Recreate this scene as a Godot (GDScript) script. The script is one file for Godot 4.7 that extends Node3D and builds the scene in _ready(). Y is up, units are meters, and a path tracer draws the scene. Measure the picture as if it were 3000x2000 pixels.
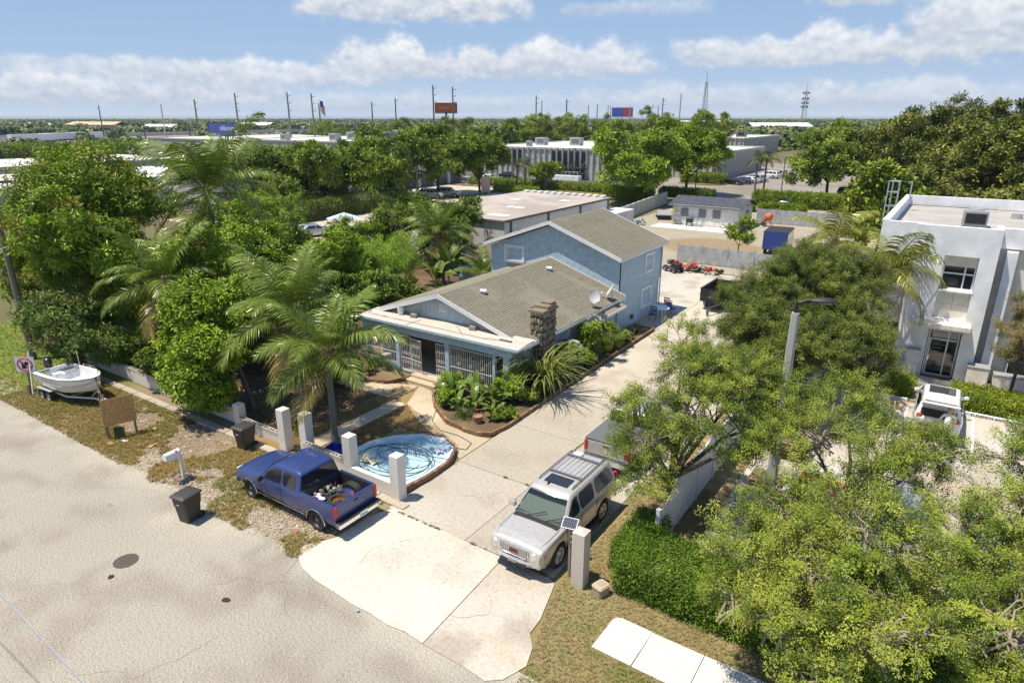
extends Node3D

# ---------------------------------------------------------------- mesh builder
class B:
	var v := PackedVector3Array()
	var c := PackedColorArray()
	var col := Color.WHITE
	var xf := Transform3D.IDENTITY
	func tri(a: Vector3, b: Vector3, d: Vector3) -> void:
		v.append(xf * a); v.append(xf * d); v.append(xf * b)
		c.append(col); c.append(col); c.append(col)
	func quad(a: Vector3, b: Vector3, d: Vector3, e: Vector3) -> void:
		tri(a, b, d); tri(a, d, e)
	func box(p: Vector3, s: Vector3) -> void:
		var h := s / 2
		var q := []
		for i in 8: q.append(p + Vector3(h.x if i & 1 else -h.x, h.y if i & 2 else -h.y, h.z if i & 4 else -h.z))
		quad(q[0], q[2], q[3], q[1]); quad(q[4], q[5], q[7], q[6])
		quad(q[0], q[4], q[6], q[2]); quad(q[1], q[3], q[7], q[5])
		quad(q[2], q[6], q[7], q[3]); quad(q[0], q[1], q[5], q[4])
	# box with chamfered vertical and top edges
	func cbox(p: Vector3, s: Vector3, r := 0.02) -> void:
		var a := s.x / 2; var d := s.z / 2; var y0 := p.y - s.y / 2; var y1 := p.y + s.y / 2
		r = minf(r, minf(a, d) * 0.9)
		var o := [Vector2(a - r, -d), Vector2(a, -d + r), Vector2(a, d - r), Vector2(a - r, d), Vector2(-a + r, d), Vector2(-a, d - r), Vector2(-a, -d + r), Vector2(-a + r, -d)]
		for ring in [[y0, 1.0, y1 - r, 1.0], [y1 - r, 1.0, y1, 0.0]]:
			for i in 8:
				var u: Vector2 = o[i]; var w: Vector2 = o[(i + 1) % 8]
				var k: float = ring[3]
				var u2 := u; var w2 := w
				if k == 0.0:
					u2 = Vector2(u.x - signf(u.x) * r * .7, u.y - signf(u.y) * r * .7); w2 = Vector2(w.x - signf(w.x) * r * .7, w.y - signf(w.y) * r * .7)
				quad(Vector3(p.x + w.x, ring[0], p.z + w.y), Vector3(p.x + u.x, ring[0], p.z + u.y), Vector3(p.x + u2.x, ring[2], p.z + u2.y), Vector3(p.x + w2.x, ring[2], p.z + w2.y))
		for i in 8:
			var u: Vector2 = o[i]; var w: Vector2 = o[(i + 1) % 8]
			var f := Vector2(r * .7, r * .7)
			tri(Vector3(p.x, y1, p.z), Vector3(p.x + w.x - signf(w.x) * f.x, y1, p.z + w.y - signf(w.y) * f.y), Vector3(p.x + u.x - signf(u.x) * f.x, y1, p.z + u.y - signf(u.y) * f.y))
			tri(Vector3(p.x, y0, p.z), Vector3(p.x + u.x, y0, p.z + u.y), Vector3(p.x + w.x, y0, p.z + w.y))
	func tube(path: Array, rad: Array, n := 8, cap := true) -> void:
		var rings := []
		var up := Vector3(0.13, 0.97, 0.21).normalized()
		for i in path.size():
			var t: Vector3 = (path[mini(i + 1, path.size() - 1)] - path[maxi(i - 1, 0)]).normalized()
			if absf(t.dot(up)) > 0.9: up = Vector3(0.95, 0.1, 0.3).normalized()
			var s := t.cross(up).normalized(); var u := s.cross(t).normalized(); up = u
			var ring := []
			var r: float = rad[mini(i, rad.size() - 1)]
			for k in n:
				var a := TAU * k / n
				ring.append(path[i] + (s * cos(a) + u * sin(a)) * r)
			rings.append(ring)
		for i in rings.size() - 1:
			for k in n:
				var k2 := (k + 1) % n
				quad(rings[i][k], rings[i][k2], rings[i + 1][k2], rings[i + 1][k])
		if cap:
			for k in range(1, n - 1):
				tri(rings[0][0], rings[0][k + 1], rings[0][k])
				tri(rings[-1][0], rings[-1][k], rings[-1][k + 1])
	func lathe(prof: Array, n := 16, at := Vector3.ZERO) -> void:
		for i in prof.size() - 1:
			var p: Vector2 = prof[i]; var q: Vector2 = prof[i + 1]
			for k in n:
				var a := TAU * k / n; var b := TAU * (k + 1) / n
				var p0 := at + Vector3(cos(a) * p.x, p.y, sin(a) * p.x); var p1 := at + Vector3(cos(b) * p.x, p.y, sin(b) * p.x)
				var q0 := at + Vector3(cos(a) * q.x, q.y, sin(a) * q.x); var q1 := at + Vector3(cos(b) * q.x, q.y, sin(b) * q.x)
				if p.x > 1e-5: tri(p0, q1, p1)
				if q.x > 1e-5: tri(p0, q0, q1)
	# flat polygon in x,z (any winding) between heights y0 and y1; sides when y0 < y1
	func prism(poly: PackedVector2Array, y0: float, y1: float) -> void:
		var p := poly
		if Geometry2D.is_polygon_clockwise(p): p.reverse()
		var ix := Geometry2D.triangulate_polygon(p)
		for i in range(0, ix.size(), 3):
			var a := p[ix[i]]; var b := p[ix[i + 1]]; var d := p[ix[i + 2]]
			if (b - a).cross(d - a) > 0: var s := b; b = d; d = s
			tri(Vector3(a.x, y1, a.y), Vector3(b.x, y1, b.y), Vector3(d.x, y1, d.y))
		if y1 > y0:
			for i in p.size():
				var a := p[i]; var b := p[(i + 1) % p.size()]
				var m := Vector3(b.y - a.y, 0, a.x - b.x)
				quad(Vector3(b.x, y0, b.y), Vector3(a.x, y0, a.y), Vector3(a.x, y1, a.y), Vector3(b.x, y1, b.y))
	func grid(rows: Array, close := false) -> void:
		for i in rows.size() - 1:
			var m: int = rows[i].size()
			for k in (m if close else m - 1):
				var k2 := (k + 1) % m
				quad(rows[i][k], rows[i][k2], rows[i + 1][k2], rows[i + 1][k])
	func mesh(deg := 0.0, flip := false) -> ArrayMesh:
		var n := PackedVector3Array(); n.resize(v.size())
		var fn := PackedVector3Array(); fn.resize(v.size() / 3)
		for f in fn.size():
			# stored clockwise: outward normal is (v2-v0)x(v1-v0)
			fn[f] = (v[f * 3 + 2] - v[f * 3]).cross(v[f * 3 + 1] - v[f * 3])
		if deg <= 0.0:
			for f in fn.size():
				var q := fn[f].normalized()
				n[f * 3] = q; n[f * 3 + 1] = q; n[f * 3 + 2] = q
		else:
			var at := {}
			for i in v.size():
				var k := Vector3i((v[i] * 2000.0).round())
				if at.has(k): at[k].append(i / 3)
				else: at[k] = [i / 3]
			var cs := cos(deg_to_rad(deg))
			for i in v.size():
				var me := fn[i / 3].normalized(); var s := Vector3.ZERO
				for f in at[Vector3i((v[i] * 2000.0).round())]:
					var q: Vector3 = fn[f]
					if q.normalized().dot(me) >= cs: s += q
				n[i] = s.normalized() if s.length_squared() > 0 else me
		var a := []; a.resize(Mesh.ARRAY_MAX)
		a[Mesh.ARRAY_VERTEX] = v; a[Mesh.ARRAY_NORMAL] = n; a[Mesh.ARRAY_COLOR] = c
		var m := ArrayMesh.new()
		m.add_surface_from_arrays(Mesh.PRIMITIVE_TRIANGLES, a)
		return m

# ---------------------------------------------------------------- scene helpers
var taken := {}
var M := {}
var rng := RandomNumberGenerator.new()

func numbered(called: String) -> String:
	var k: int = taken.get(called, -1) + 1
	taken[called] = k
	return called if k == 0 else "%s_%03d" % [called, k]
func tag(o: Node, label: String, category: String, group := "", kind := "") -> void:
	if label: o.set_meta("label", label)
	if category: o.set_meta("category", category)
	if group: o.set_meta("group", group)
	if kind: o.set_meta("kind", kind)
func thing(called: String, label: String, category: String, at := Vector3.ZERO, turn := 0.0, group := "") -> Node3D:
	var o := Node3D.new(); o.name = numbered(called); add_child(o)
	o.position = at; o.rotation.y = turn
	tag(o, label, category, group)
	return o
func part(parent: Node, called: String, m: Mesh, mt: Material, at := Vector3.ZERO) -> MeshInstance3D:
	var o := MeshInstance3D.new(); o.name = called; o.mesh = m; o.material_override = mt
	parent.add_child(o, true); o.position = at
	return o
func solo(called: String, m: Mesh, mt: Material, label: String, category: String, group := "", at := Vector3.ZERO, turn := 0.0) -> MeshInstance3D:
	var o := MeshInstance3D.new(); o.name = numbered(called); o.mesh = m; o.material_override = mt
	add_child(o); o.position = at; o.rotation.y = turn
	tag(o, label, category, group)
	return o
func struct(called: String, m: Mesh, mt: Material) -> MeshInstance3D:
	var o := MeshInstance3D.new(); o.name = numbered(called); o.mesh = m; o.material_override = mt
	add_child(o); o.set_meta("kind", "structure")
	return o
func boxmesh(s: Vector3, p := Vector3.ZERO) -> ArrayMesh:
	var b := B.new(); b.box(p, s); return b.mesh()
func cboxmesh(s: Vector3, p := Vector3.ZERO, r := 0.02) -> ArrayMesh:
	var b := B.new(); b.cbox(p, s, r); return b.mesh()
func tubemesh(path: Array, rad: Array, n := 8) -> ArrayMesh:
	var b := B.new(); b.tube(path, rad, n); return b.mesh(50)
func R(a: float, b: float) -> float: return rng.randf_range(a, b)

# ---------------------------------------------------------------- textures and materials
func ramp_tex(seed_: int, freq: float, oct: int, stops: Array, size := 256, warp := 0.0, kind := FastNoiseLite.TYPE_SIMPLEX_SMOOTH) -> ImageTexture:
	var f := FastNoiseLite.new(); f.seed = seed_; f.frequency = freq; f.fractal_octaves = oct; f.noise_type = kind
	if warp > 0: f.domain_warp_enabled = true; f.domain_warp_amplitude = warp
	var g := f.get_seamless_image(size, size)
	var o := Image.create(size, size, false, Image.FORMAT_RGB8)
	var lut := []
	for i in 256:
		var t := i / 255.0; var q: Color = stops[-1][1]
		for k in stops.size() - 1:
			if t <= stops[k + 1][0]:
				var a: float = stops[k][0]; var b: float = stops[k + 1][0]
				q = (stops[k][1] as Color).lerp(stops[k + 1][1], clampf((t - a) / maxf(b - a, 1e-4), 0, 1)); break
		lut.append(q)
	for y in size:
		for x in size:
			o.set_pixel(x, y, lut[int(clampf(g.get_pixel(x, y).r, 0, 1) * 255)])
	return ImageTexture.create_from_image(o)
func gray_tex(seed_: int, freq: float, oct: int, lo: float, hi: float, size := 256, kind := FastNoiseLite.TYPE_SIMPLEX_SMOOTH) -> ImageTexture:
	return ramp_tex(seed_, freq, oct, [[0.15, Color(lo, lo, lo)], [0.85, Color(hi, hi, hi)]], size, 0, kind)
func normal_tex(seed_: int, freq: float, oct: int, strength: float, size := 256) -> ImageTexture:
	var f := FastNoiseLite.new(); f.seed = seed_; f.frequency = freq; f.fractal_octaves = oct
	var g := f.get_seamless_image(size, size); g.convert(Image.FORMAT_RGBA8)
	g.bump_map_to_normal_map(strength)
	return ImageTexture.create_from_image(g)
func lin(r: float, g: float, b: float) -> Color: return Color(r, g, b).linear_to_srgb()
# plain material from a linear base colour
func mat(called: String, c: Color, rough := 0.8, metal := 0.0, tex: Texture2D = null, scale := 1.0, nrm: Texture2D = null, nscale := 1.0, vcol := false) -> StandardMaterial3D:
	var m := StandardMaterial3D.new(); m.resource_name = called
	m.albedo_color = lin(c.r, c.g, c.b); m.roughness = rough; m.metallic = metal
	m.vertex_color_use_as_albedo = vcol
	if tex: m.albedo_texture = tex
	if nrm: m.normal_enabled = true; m.normal_texture = nrm; m.normal_scale = nscale
	if tex or nrm:
		m.uv1_triplanar = true; m.uv1_world_triplanar = true; m.uv1_scale = Vector3.ONE * scale
	M[called] = m
	return m
func glass(called: String, c: Color, alpha: float) -> StandardMaterial3D:
	var m := mat(called, c, 0.02); m.transparency = BaseMaterial3D.TRANSPARENCY_ALPHA
	m.albedo_color.a = alpha; m.metallic_specular = 0.6
	return m
func paint(called: String, c: Color, rough := 0.3, metal := 0.2, coat := 1.0) -> StandardMaterial3D:
	var m := mat(called, c, rough, metal, M_tex.dust, 0.7)
	m.clearcoat_enabled = true; m.clearcoat = coat; m.clearcoat_roughness = 0.08
	return m
func leafmat(called: String, back := 0.5, rough := 0.42) -> StandardMaterial3D:
	var m := mat(called, Color(1, 1, 1), rough, 0, null, 1, null, 1, true)
	m.backlight_enabled = true; m.backlight = Color(back * .95, back, back * .3)
	m.metallic_specular = 0.35
	return m
var M_tex := {}

func make_materials() -> void:
	var t := M_tex
	t.dust = gray_tex(3, 0.02, 4, 0.93, 1.0, 256)
	t.grain = gray_tex(5, 0.35, 3, 0.72, 1.0, 256)
	t.blotch = gray_tex(9, 0.012, 5, 0.9, 1.0, 512)
	t.gravel = ramp_tex(11, 0.16, 5, [[0.1, Color(.62, .60, .57)], [0.4, Color(.86, .85, .83)], [0.6, Color(.95, .94, .93)], [0.9, Color(1, 1, 1)]], 1024)
	t.n_fine = normal_tex(13, 0.25, 4, 3.0)
	t.n_stucco = normal_tex(15, 0.09, 4, 5.0)
	t.n_rough = normal_tex(17, 0.05, 5, 8.0)
	t.concrete = ramp_tex(21, 0.05, 6, [[0.12, Color(.90, .885, .865)], [0.38, Color(.96, .955, .945)], [0.6, Color(.985, .98, .975)], [0.9, Color(1, 1, 1)]], 512)
	t.grass = ramp_tex(23, 0.11, 4, [[0.15, Color(.55, .56, .45)], [0.5, Color(.85, .84, .8)], [0.85, Color(1, 1, 1)]], 512)
	t.wood = gray_tex(27, 0.04, 3, 0.7, 1.0)
	t.bark = gray_tex(29, 0.07, 5, 0.5, 1.0)
	mat("asphalt", Color(1, 1, 1), 0.93, 0, t.gravel, 0.13, t.n_fine, 0.5, true)
	mat("concrete", Color(1, 1, 1), 0.9, 0, t.concrete, 0.21, t.n_fine, 0.35, true)
	mat("soil", Color(1, 1, 1), 0.97, 0, t.grass, 0.6, t.n_rough, 0.6, true)
	mat("ground", Color(1, 1, 1), 0.97, 0, t.grass, 0.25, null, 1, true)
	mat("wall_blue", Color(.46, .61, .72), 0.85, 0, t.blotch, 0.35, t.n_fine, 0.6)
	mat("siding_blue", Color(.46, .60, .70), 0.7, 0, t.blotch, 0.5)
	mat("trim_white", Color(.80, .82, .84), 0.55, 0, t.dust, 0.8)
	mat("white_metal", Color(.78, .78, .76), 0.45, 0, t.dust, 1.5)
	mat("stucco_white", Color(.74, .72, .68), 0.9, 0, t.concrete, 0.7, t.n_fine, 0.5)
	mat("stucco_side", Color(.62, .57, .51), 0.9, 0, t.concrete, 0.6, t.n_fine, .6)
	mat("wall_white", Color(.76, .75, .72), 0.85, 0, t.blotch, 0.3, t.n_fine, 0.3)
	mat("office_white", Color(.87, .89, .925), 0.8, 0, t.blotch, 0.12)
	mat("office_cream", Color(.78, .74, .65), 0.8, 0, t.blotch, 0.2)
	mat("panel_grey", Color(.52, .51, .47), 0.85, 0, t.blotch, 0.08)
	mat("roof_white", Color(.78, .77, .74), 0.7, 0, t.blotch, 0.03)
	mat("roof_grey", Color(.42, .40, .37), 0.85, 0, t.blotch, 0.06, null)
	mat("roof_flat", Color(.55, .52, .48), 0.9, 0, t.concrete, 0.16)
	mat("shingle", Color(1, 1, 1), 0.95, 0, t.grain, 1.4, t.n_fine, 0.6, true)
	mat("brick", Color(1, 1, 1), 0.9, 0, t.grain, 2.2, t.n_rough, 0.7, true)
	mat("stone", Color(1, 1, 1), 0.9, 0, t.bark, 1.6, t.n_rough, 1.0, true)
	mat("vcolor", Color(1, 1, 1), 0.6, 0, t.dust, 2.0, null, 1, true)
	mat("vmatte", Color(1, 1, 1), 0.9, 0, t.dust, 2.0, null, 1, true)
	mat("dark", Color(.02, .02, .022), 0.9)
	mat("black", Color(.022, .022, .024), 0.55)
	mat("rubber", Color(.028, .027, .026), 0.85, 0, t.dust, 4.0)
	mat("chrome", Color(.75, .76, .78), 0.12, 1.0)
	mat("alloy", Color(.62, .61, .59), 0.28, 0.85)
	mat("galv", Color(.55, .57, .60), 0.45, 0.6, t.dust, 2)
	mat("steel_dark", Color(.09, .09, .09), 0.5, 0.4)
	mat("win_dark", Color(.018, .022, .026), 0.04); M.win_dark.metallic_specular = 0.8
	mat("rust", Color(.22, .10, .05), 0.9, 0, t.bark, 3)
	mat("plywood", Color(.66, .38, .15), 0.75, 0, t.wood, .8)
	mat("timber", Color(.36, .25, .15), 0.85, 0, t.wood, 3)
	mat("timber_grey", Color(.33, .30, .26), 0.9, 0, t.bark, 1.2)
	mat("bark", Color(.20, .165, .13), 0.95, 0, t.bark, 1.8, t.n_rough, 1.0)
	mat("twig", Color(.34, .29, .22), .9)
	mat("palm_bark", Color(.30, .27, .235), 0.95, 0, t.bark, 2.0, t.n_rough, 1.0)
	mat("pool_blue", Color(1, 1, 1), 0.9, 0, t.blotch, 0.9, null, 1, true)
	mat("hose", Color(.03, .06, .05), 0.5)
	mat("bin_plastic", Color(.045, .045, .035), 0.5, 0, t.dust, 2)
	mat("red_plastic", Color(.45, .02, .03), 0.4)
	mat("tail_red", Color(.5, .015, .02), 0.15)
	mat("blue_plastic", Color(.02, .05, .42), 0.4)
	mat("lamp_clear", Color(.72, .72, .62), 0.12); M.lamp_clear.clearcoat_enabled = true; M.lamp_clear.clearcoat = 1.0
	mat("tarp", Color(.44, .46, .48), 0.6, 0, t.blotch, 0.4)
	mat("dish", Color(.62, .61, .58), 0.5, 0, t.dust, 3)
	mat("vinyl", Color(.80, .82, .86), 0.4, 0, t.dust, 0.7)
	mat("dark_grey", Color(.13, .135, .14), 0.6, 0, t.dust, 1)
	mat("mid_grey", Color(.32, .33, .34), 0.6, 0, t.dust, 1)
	mat("cardboard", Color(.40, .24, .12), 0.9)
	mat("orange", Color(.55, .13, .03), 0.6, 0, t.dust, 2)
	mat("solar", Color(.02, .03, .07), 0.1)
	mat("fabric_blue", Color(.03, .06, .25), 0.9)
	mat("skin", Color(.50, .30, .20), 0.6)
	mat("white_cloth", Color(.78, .77, .80), 0.9)
	mat("hair", Color(.40, .27, .12), 0.7)
	paint("paint_blue", Color(.03, .055, .19), 0.38, 0.1, .7)
	paint("paint_champagne", Color(.60, .575, .53), 0.3, 0.35)
	paint("paint_white", Color(.80, .81, .82), 0.3, 0.0)
	paint("paint_grey", Color(.42, .41, .39), 0.35, 0.3)
	paint("paint_red", Color(.5, .012, .02), 0.3, 0.0)
	paint("paint_black", Color(.015, .016, .018), 0.25, 0.0)
	paint("paint_navy", Color(.03, .06, .16), 0.3, 0.2)
	paint("paint_silver", Color(.5, .52, .54), 0.3, 0.5)
	paint("gel_white", Color(.74, .71, .66), 0.3, 0.0)
	glass("glass", Color(.03, .05, .045), 0.45)
	leafmat("leaf", 0.42, 0.42); leafmat("grass_blade", 0.4, 0.7)
func V3(x: float, y: float, z: float) -> Vector3: return Vector3(x, y, z)

# ---------------------------------------------------------------- sky, sun, camera
const CAM_H := 13.2
func sky_image() -> Image:
	var W := 2048; var Hh := 1024
	var dens := PackedFloat32Array(); dens.resize(W * 560)
	var shade := PackedFloat32Array(); shade.resize(W * 560)
	var f := FastNoiseLite.new(); f.seed = 41; f.frequency = 0.22; f.fractal_octaves = 5; f.noise_type = FastNoiseLite.TYPE_SIMPLEX_SMOOTH
	var f2 := FastNoiseLite.new(); f2.seed = 77; f2.frequency = 0.5; f2.fractal_octaves = 4
	# clouds: azimuth from the photograph's centre, base elevation, half width, height (degrees), density
	var cl := [[-34, 1.1, 17, 3.0, .95], [-20, 2.4, 11, 2.2, .9], [-29, 3.0, 9, 1.4, .6], [-2.2, 3.2, 13.5, 3.6, 1.0], [-8, 3.3, 6, 2.6, .8], [3, 3.6, 6, 3.0, .9], [9, 3.4, 3.2, 1.8, .7], [-7.6, 7.3, 9.5, 3.4, 1.0], [28, 3.9, 11.5, 3.4, 1.0], [19, 3.8, 6, 2.2, .8], [36, 5.0, 8, 4.5, 1.0], [29, 7.7, 7.5, 3.0, .9], [15.5, 4.4, 3.4, 1.8, .6], [20, .9, 15, 2.6, .55], [33, .6, 12, 2.6, .55], [2, .5, 22, 1.9, .3], [-14, .5, 16, 1.6, .35], [-34, 7.8, 3.0, 1.0, .3], [9.5, 7.5, 6, 1.4, .4]]
	var rr := RandomNumberGenerator.new(); rr.seed = 5
	for i in 46:
		var az := rr.randf_range(50, 310)
		var el := rr.randf_range(1, 9) if i < 30 else rr.randf_range(9, 40)
		cl.append([az, el, rr.randf_range(7, 18), rr.randf_range(1.5, 4.0) * (1.0 + el / 18.0), rr.randf_range(.5, 1.0)])
	for q in cl:
		var azc: float = q[0]; var el0: float = q[1]; var hw: float = q[2]; var ht: float = q[3]; var amt: float = q[4]
		var r0 := int((90 - el0 - ht * 1.25) / 180.0 * Hh); var r1 := int((90 - el0 + ht * .3) / 180.0 * Hh)
		for row in range(maxi(r0, 0), mini(r1, 540)):
			var el := 90.0 - (row + .5) * 180.0 / Hh
			var ny := (el - el0) / ht
			for k in range(int(-hw / 360 * W), int(hw / 360 * W) + 1):
				var az := azc + k * 360.0 / W
				var nx := (az - azc) / hw
				var tw := f.get_noise_2d(az * .9, azc * 3.0 + 40.0)
				var e := f.get_noise_2d(az * 1.9, el * 5.0 + azc)
				var e2 := f2.get_noise_2d(az * 3.0, el * 9.0)
				var cov := sqrt(maxf(0.0, 1.0 - nx * nx)) * smoothstep(-.2, .14, ny + e * .12) * (1.0 - smoothstep(.28 + .45 * tw, .85 + .5 * tw, ny + e * .25))
				var d := cov * (1.0 + e * .9 + e2 * .55) - .1
				if d <= 0: continue
				var a := smoothstep(0.0, .5, d) * amt
				var col := posmod(int(round(((azc - 34.0) / 360.0) * W)) + k, W)
				var ix := row * W + col
				var s := clampf(.1 + ny * 1.0 + e * .55 + e2 * .4, 0, 1)
				var old := dens[ix]
				shade[ix] = lerpf(shade[ix], s, a) if old > 0 else s
				dens[ix] = old + (1 - old) * a
	var img := Image.create(W, Hh, false, Image.FORMAT_RGBF)
	for row in Hh:
		var el := 90.0 - (row + .5) * 180.0 / Hh
		var t := clampf(el / 90.0, 0, 1)
		var h := exp(-maxf(el, 0) / 5.5)
		var base := Color(.12, .25, .53).lerp(Color(.66, .725, .81), clampf(h * .95 + .08 * (1 - t), 0, 1))
		base = base.lerp(Color(.37, .565, .79), clampf((1 - h) * exp(-maxf(el, 0) / 11.0) * 1.25, 0, 1))
		if el < -1: base = Color(.40, .42, .38)
		for colx in W:
			var o := base
			if row < 540:
				var d := dens[row * W + colx]
				if d > 0:
					o = base.lerp(Color(.50, .55, .64).lerp(Color(.96, .955, .955), shade[row * W + colx]), d * .92)
			img.set_pixel(colx, row, o)
	return img

func stage() -> void:
	var cam := Camera3D.new(); cam.name = "camera"; add_child(cam)
	cam.position = V3(0, CAM_H, 0)
	cam.rotation = V3(-deg_to_rad(18.80), deg_to_rad(34.0), 0)
	cam.fov = 2 * rad_to_deg(atan(1000.0 / 1930.0))
	cam.near = 0.1; cam.far = 9000; cam.current = true
	var we := WorldEnvironment.new(); we.name = "world_environment"
	var e := Environment.new(); we.environment = e
	e.background_mode = Environment.BG_SKY
	var pm := PanoramaSkyMaterial.new(); pm.panorama = ImageTexture.create_from_image(sky_image()); pm.energy_multiplier = 0.84
	var sk := Sky.new(); sk.sky_material = pm; e.sky = sk
	e.ambient_light_source = Environment.AMBIENT_SOURCE_SKY
	e.tonemap_mode = Environment.TONE_MAPPER_LINEAR
	e.tonemap_exposure = 1.3
	e.sdfgi_enabled = true; e.ssao_enabled = true; e.ssil_enabled = true
	e.fog_enabled = true; e.fog_density = 0.0001; e.fog_light_color = Color(.72, .82, .95)
	add_child(we)
	var sun := DirectionalLight3D.new(); sun.name = "sun"; add_child(sun)
	var to := V3(-0.274, 1.0, 0.24).normalized()
	sun.look_at_from_position(to * 100, Vector3.ZERO, V3(0, 0, 1))
	sun.light_energy = 1.6; sun.light_angular_distance = 0.53; sun.light_color = Color(1.0, .955, .88)
	sun.shadow_enabled = true; sun.directional_shadow_max_distance = 400

# ---------------------------------------------------------------- ground
var nz := FastNoiseLite.new()
var nz2 := FastNoiseLite.new()
func fb(x: float, z: float, k := 1.0, o := 0.0) -> float: return clampf(.5 + .75 * nz.get_noise_2d(x * k * 10 + o * 137.0, z * k * 10 - o * 71.0), 0, 1)
func mixc(a: Color, b: Color, t: float) -> Color: return a.lerp(b, clampf(t, 0, 1))
func yard_color(x: float, z: float) -> Color:
	var n := fb(x, z, .06); var n2 := fb(x, z, .25, 3); var n3 := fb(x, z, 1.0, 5)
	var dirt := Color(.37, .295, .20); var dry := Color(.38, .26, .115); var green := Color(.20, .20, .05); var litter := Color(.15, .105, .06); var pale := Color(.50, .45, .37)
	if z > -11.6 - n2 * .8 and x < -15.2: # sand washed along the road edge
		return mixc(pale, mixc(dry, green, n3), smoothstep(.5, .75, n2 + n3 * .3))
	if z > -15.4 and x < -15.0: # verge
		var g := smoothstep(-33.0, -37.5, x)
		var o := mixc(dirt, dry, smoothstep(.42, .62, n2))
		if x > -22.5: o = mixc(o, pale, smoothstep(.5, .75, n3 * .6 + n * .5))
		o = mixc(o, Color(.31, .255, .2), smoothstep(-24.0, -26.0, x) * smoothstep(-33.0, -30.0, x) * .8)
		o = mixc(o, green, smoothstep(.58, .74, n) * .7)
		return mixc(o, mixc(Color(.19, .29, .035), Color(.25, .29, .06), n2), g)
	if x < -37.0 and z > -34.0: return mixc(Color(.25, .34, .03), Color(.33, .33, .06), n2 * .6)
	if x > -8.6 and x < 8 and z > -36: # lawn beside the drive
		var o := mixc(Color(.42, .345, .185), Color(.35, .27, .13), n2)
		o = mixc(o, Color(.49, .40, .23), smoothstep(.6, .8, n3))
		o = mixc(o, Color(.19, .22, .05), smoothstep(.3, .55, n + (n3 - .5) * .25) * smoothstep(-15.5, -12.6, z))
		return o
	if x > -22.5 and z > -24.5: # front lawn
		var o := mixc(Color(.43, .31, .145), Color(.35, .245, .11), n2)
		return mixc(o, Color(.20, .205, .055), smoothstep(.5, .7, n + (n3 - .5) * .3) * .6)
	if z > -46 and x < -22: return mixc(litter, Color(.24, .165, .09), smoothstep(.5, .75, n2))
	if x > -37.0 and z < -58 and z > -104: # back lot: pale sand, brown fill spread out in the middle
		var o := mixc(Color(.55, .50, .42), Color(.48, .435, .36), n2)
		var d := Vector2((x + 21.5) / 6.0, (z + 70.5) / 4.6).length() + (n - .5) * .5
		return mixc(o, mixc(Color(.39, .29, .19), Color(.45, .35, .24), n3), 1.0 - smoothstep(.8, 1.08, d))
	return mixc(Color(.20, .18, .075), Color(.30, .26, .16), n)
func sheet(x0: float, x1: float, z0: float, z1: float, y: float, step: float, f: Callable) -> ArrayMesh:
	var nx := maxi(1, int(ceil((x1 - x0) / step))); var nzz := maxi(1, int(ceil((z1 - z0) / step)))
	var vs := PackedVector3Array(); var cs := PackedColorArray(); var ns := PackedVector3Array(); var ix := PackedInt32Array()
	for j in nzz + 1:
		for i in nx + 1:
			var x := x0 + (x1 - x0) * i / nx; var z := z0 + (z1 - z0) * j / nzz
			vs.append(V3(x, y, z)); ns.append(Vector3.UP); cs.append(f.call(x, z))
	for j in nzz:
		for i in nx:
			var a := j * (nx + 1) + i; var b := a + 1; var d := a + nx + 1; var e := d + 1
			ix.append_array([a, b, e, a, e, d])
	var ar := []; ar.resize(Mesh.ARRAY_MAX); ar[Mesh.ARRAY_VERTEX] = vs; ar[Mesh.ARRAY_NORMAL] = ns; ar[Mesh.ARRAY_COLOR] = cs; ar[Mesh.ARRAY_INDEX] = ix
	var m := ArrayMesh.new(); m.add_surface_from_arrays(Mesh.PRIMITIVE_TRIANGLES, ar); return m
func conc_color(x: float, z: float, base: Color, stain: float) -> Color:
	var n := fb(x, z, .07, 11); var n2 := fb(x, z, .3, 13); var n3 := fb(x * .35, z * 1.2, .3, 17)
	var o := mixc(base, base * Color(.78, .75, .71), smoothstep(.4, .75, n) * stain)
	o = mixc(o, base * Color(.70, .665, .62), smoothstep(.55, .8, n2) * stain * .8)
	o = mixc(o, Color(.46, .36, .2), smoothstep(.74, .92, n3) * .35 * stain)
	return o
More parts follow.
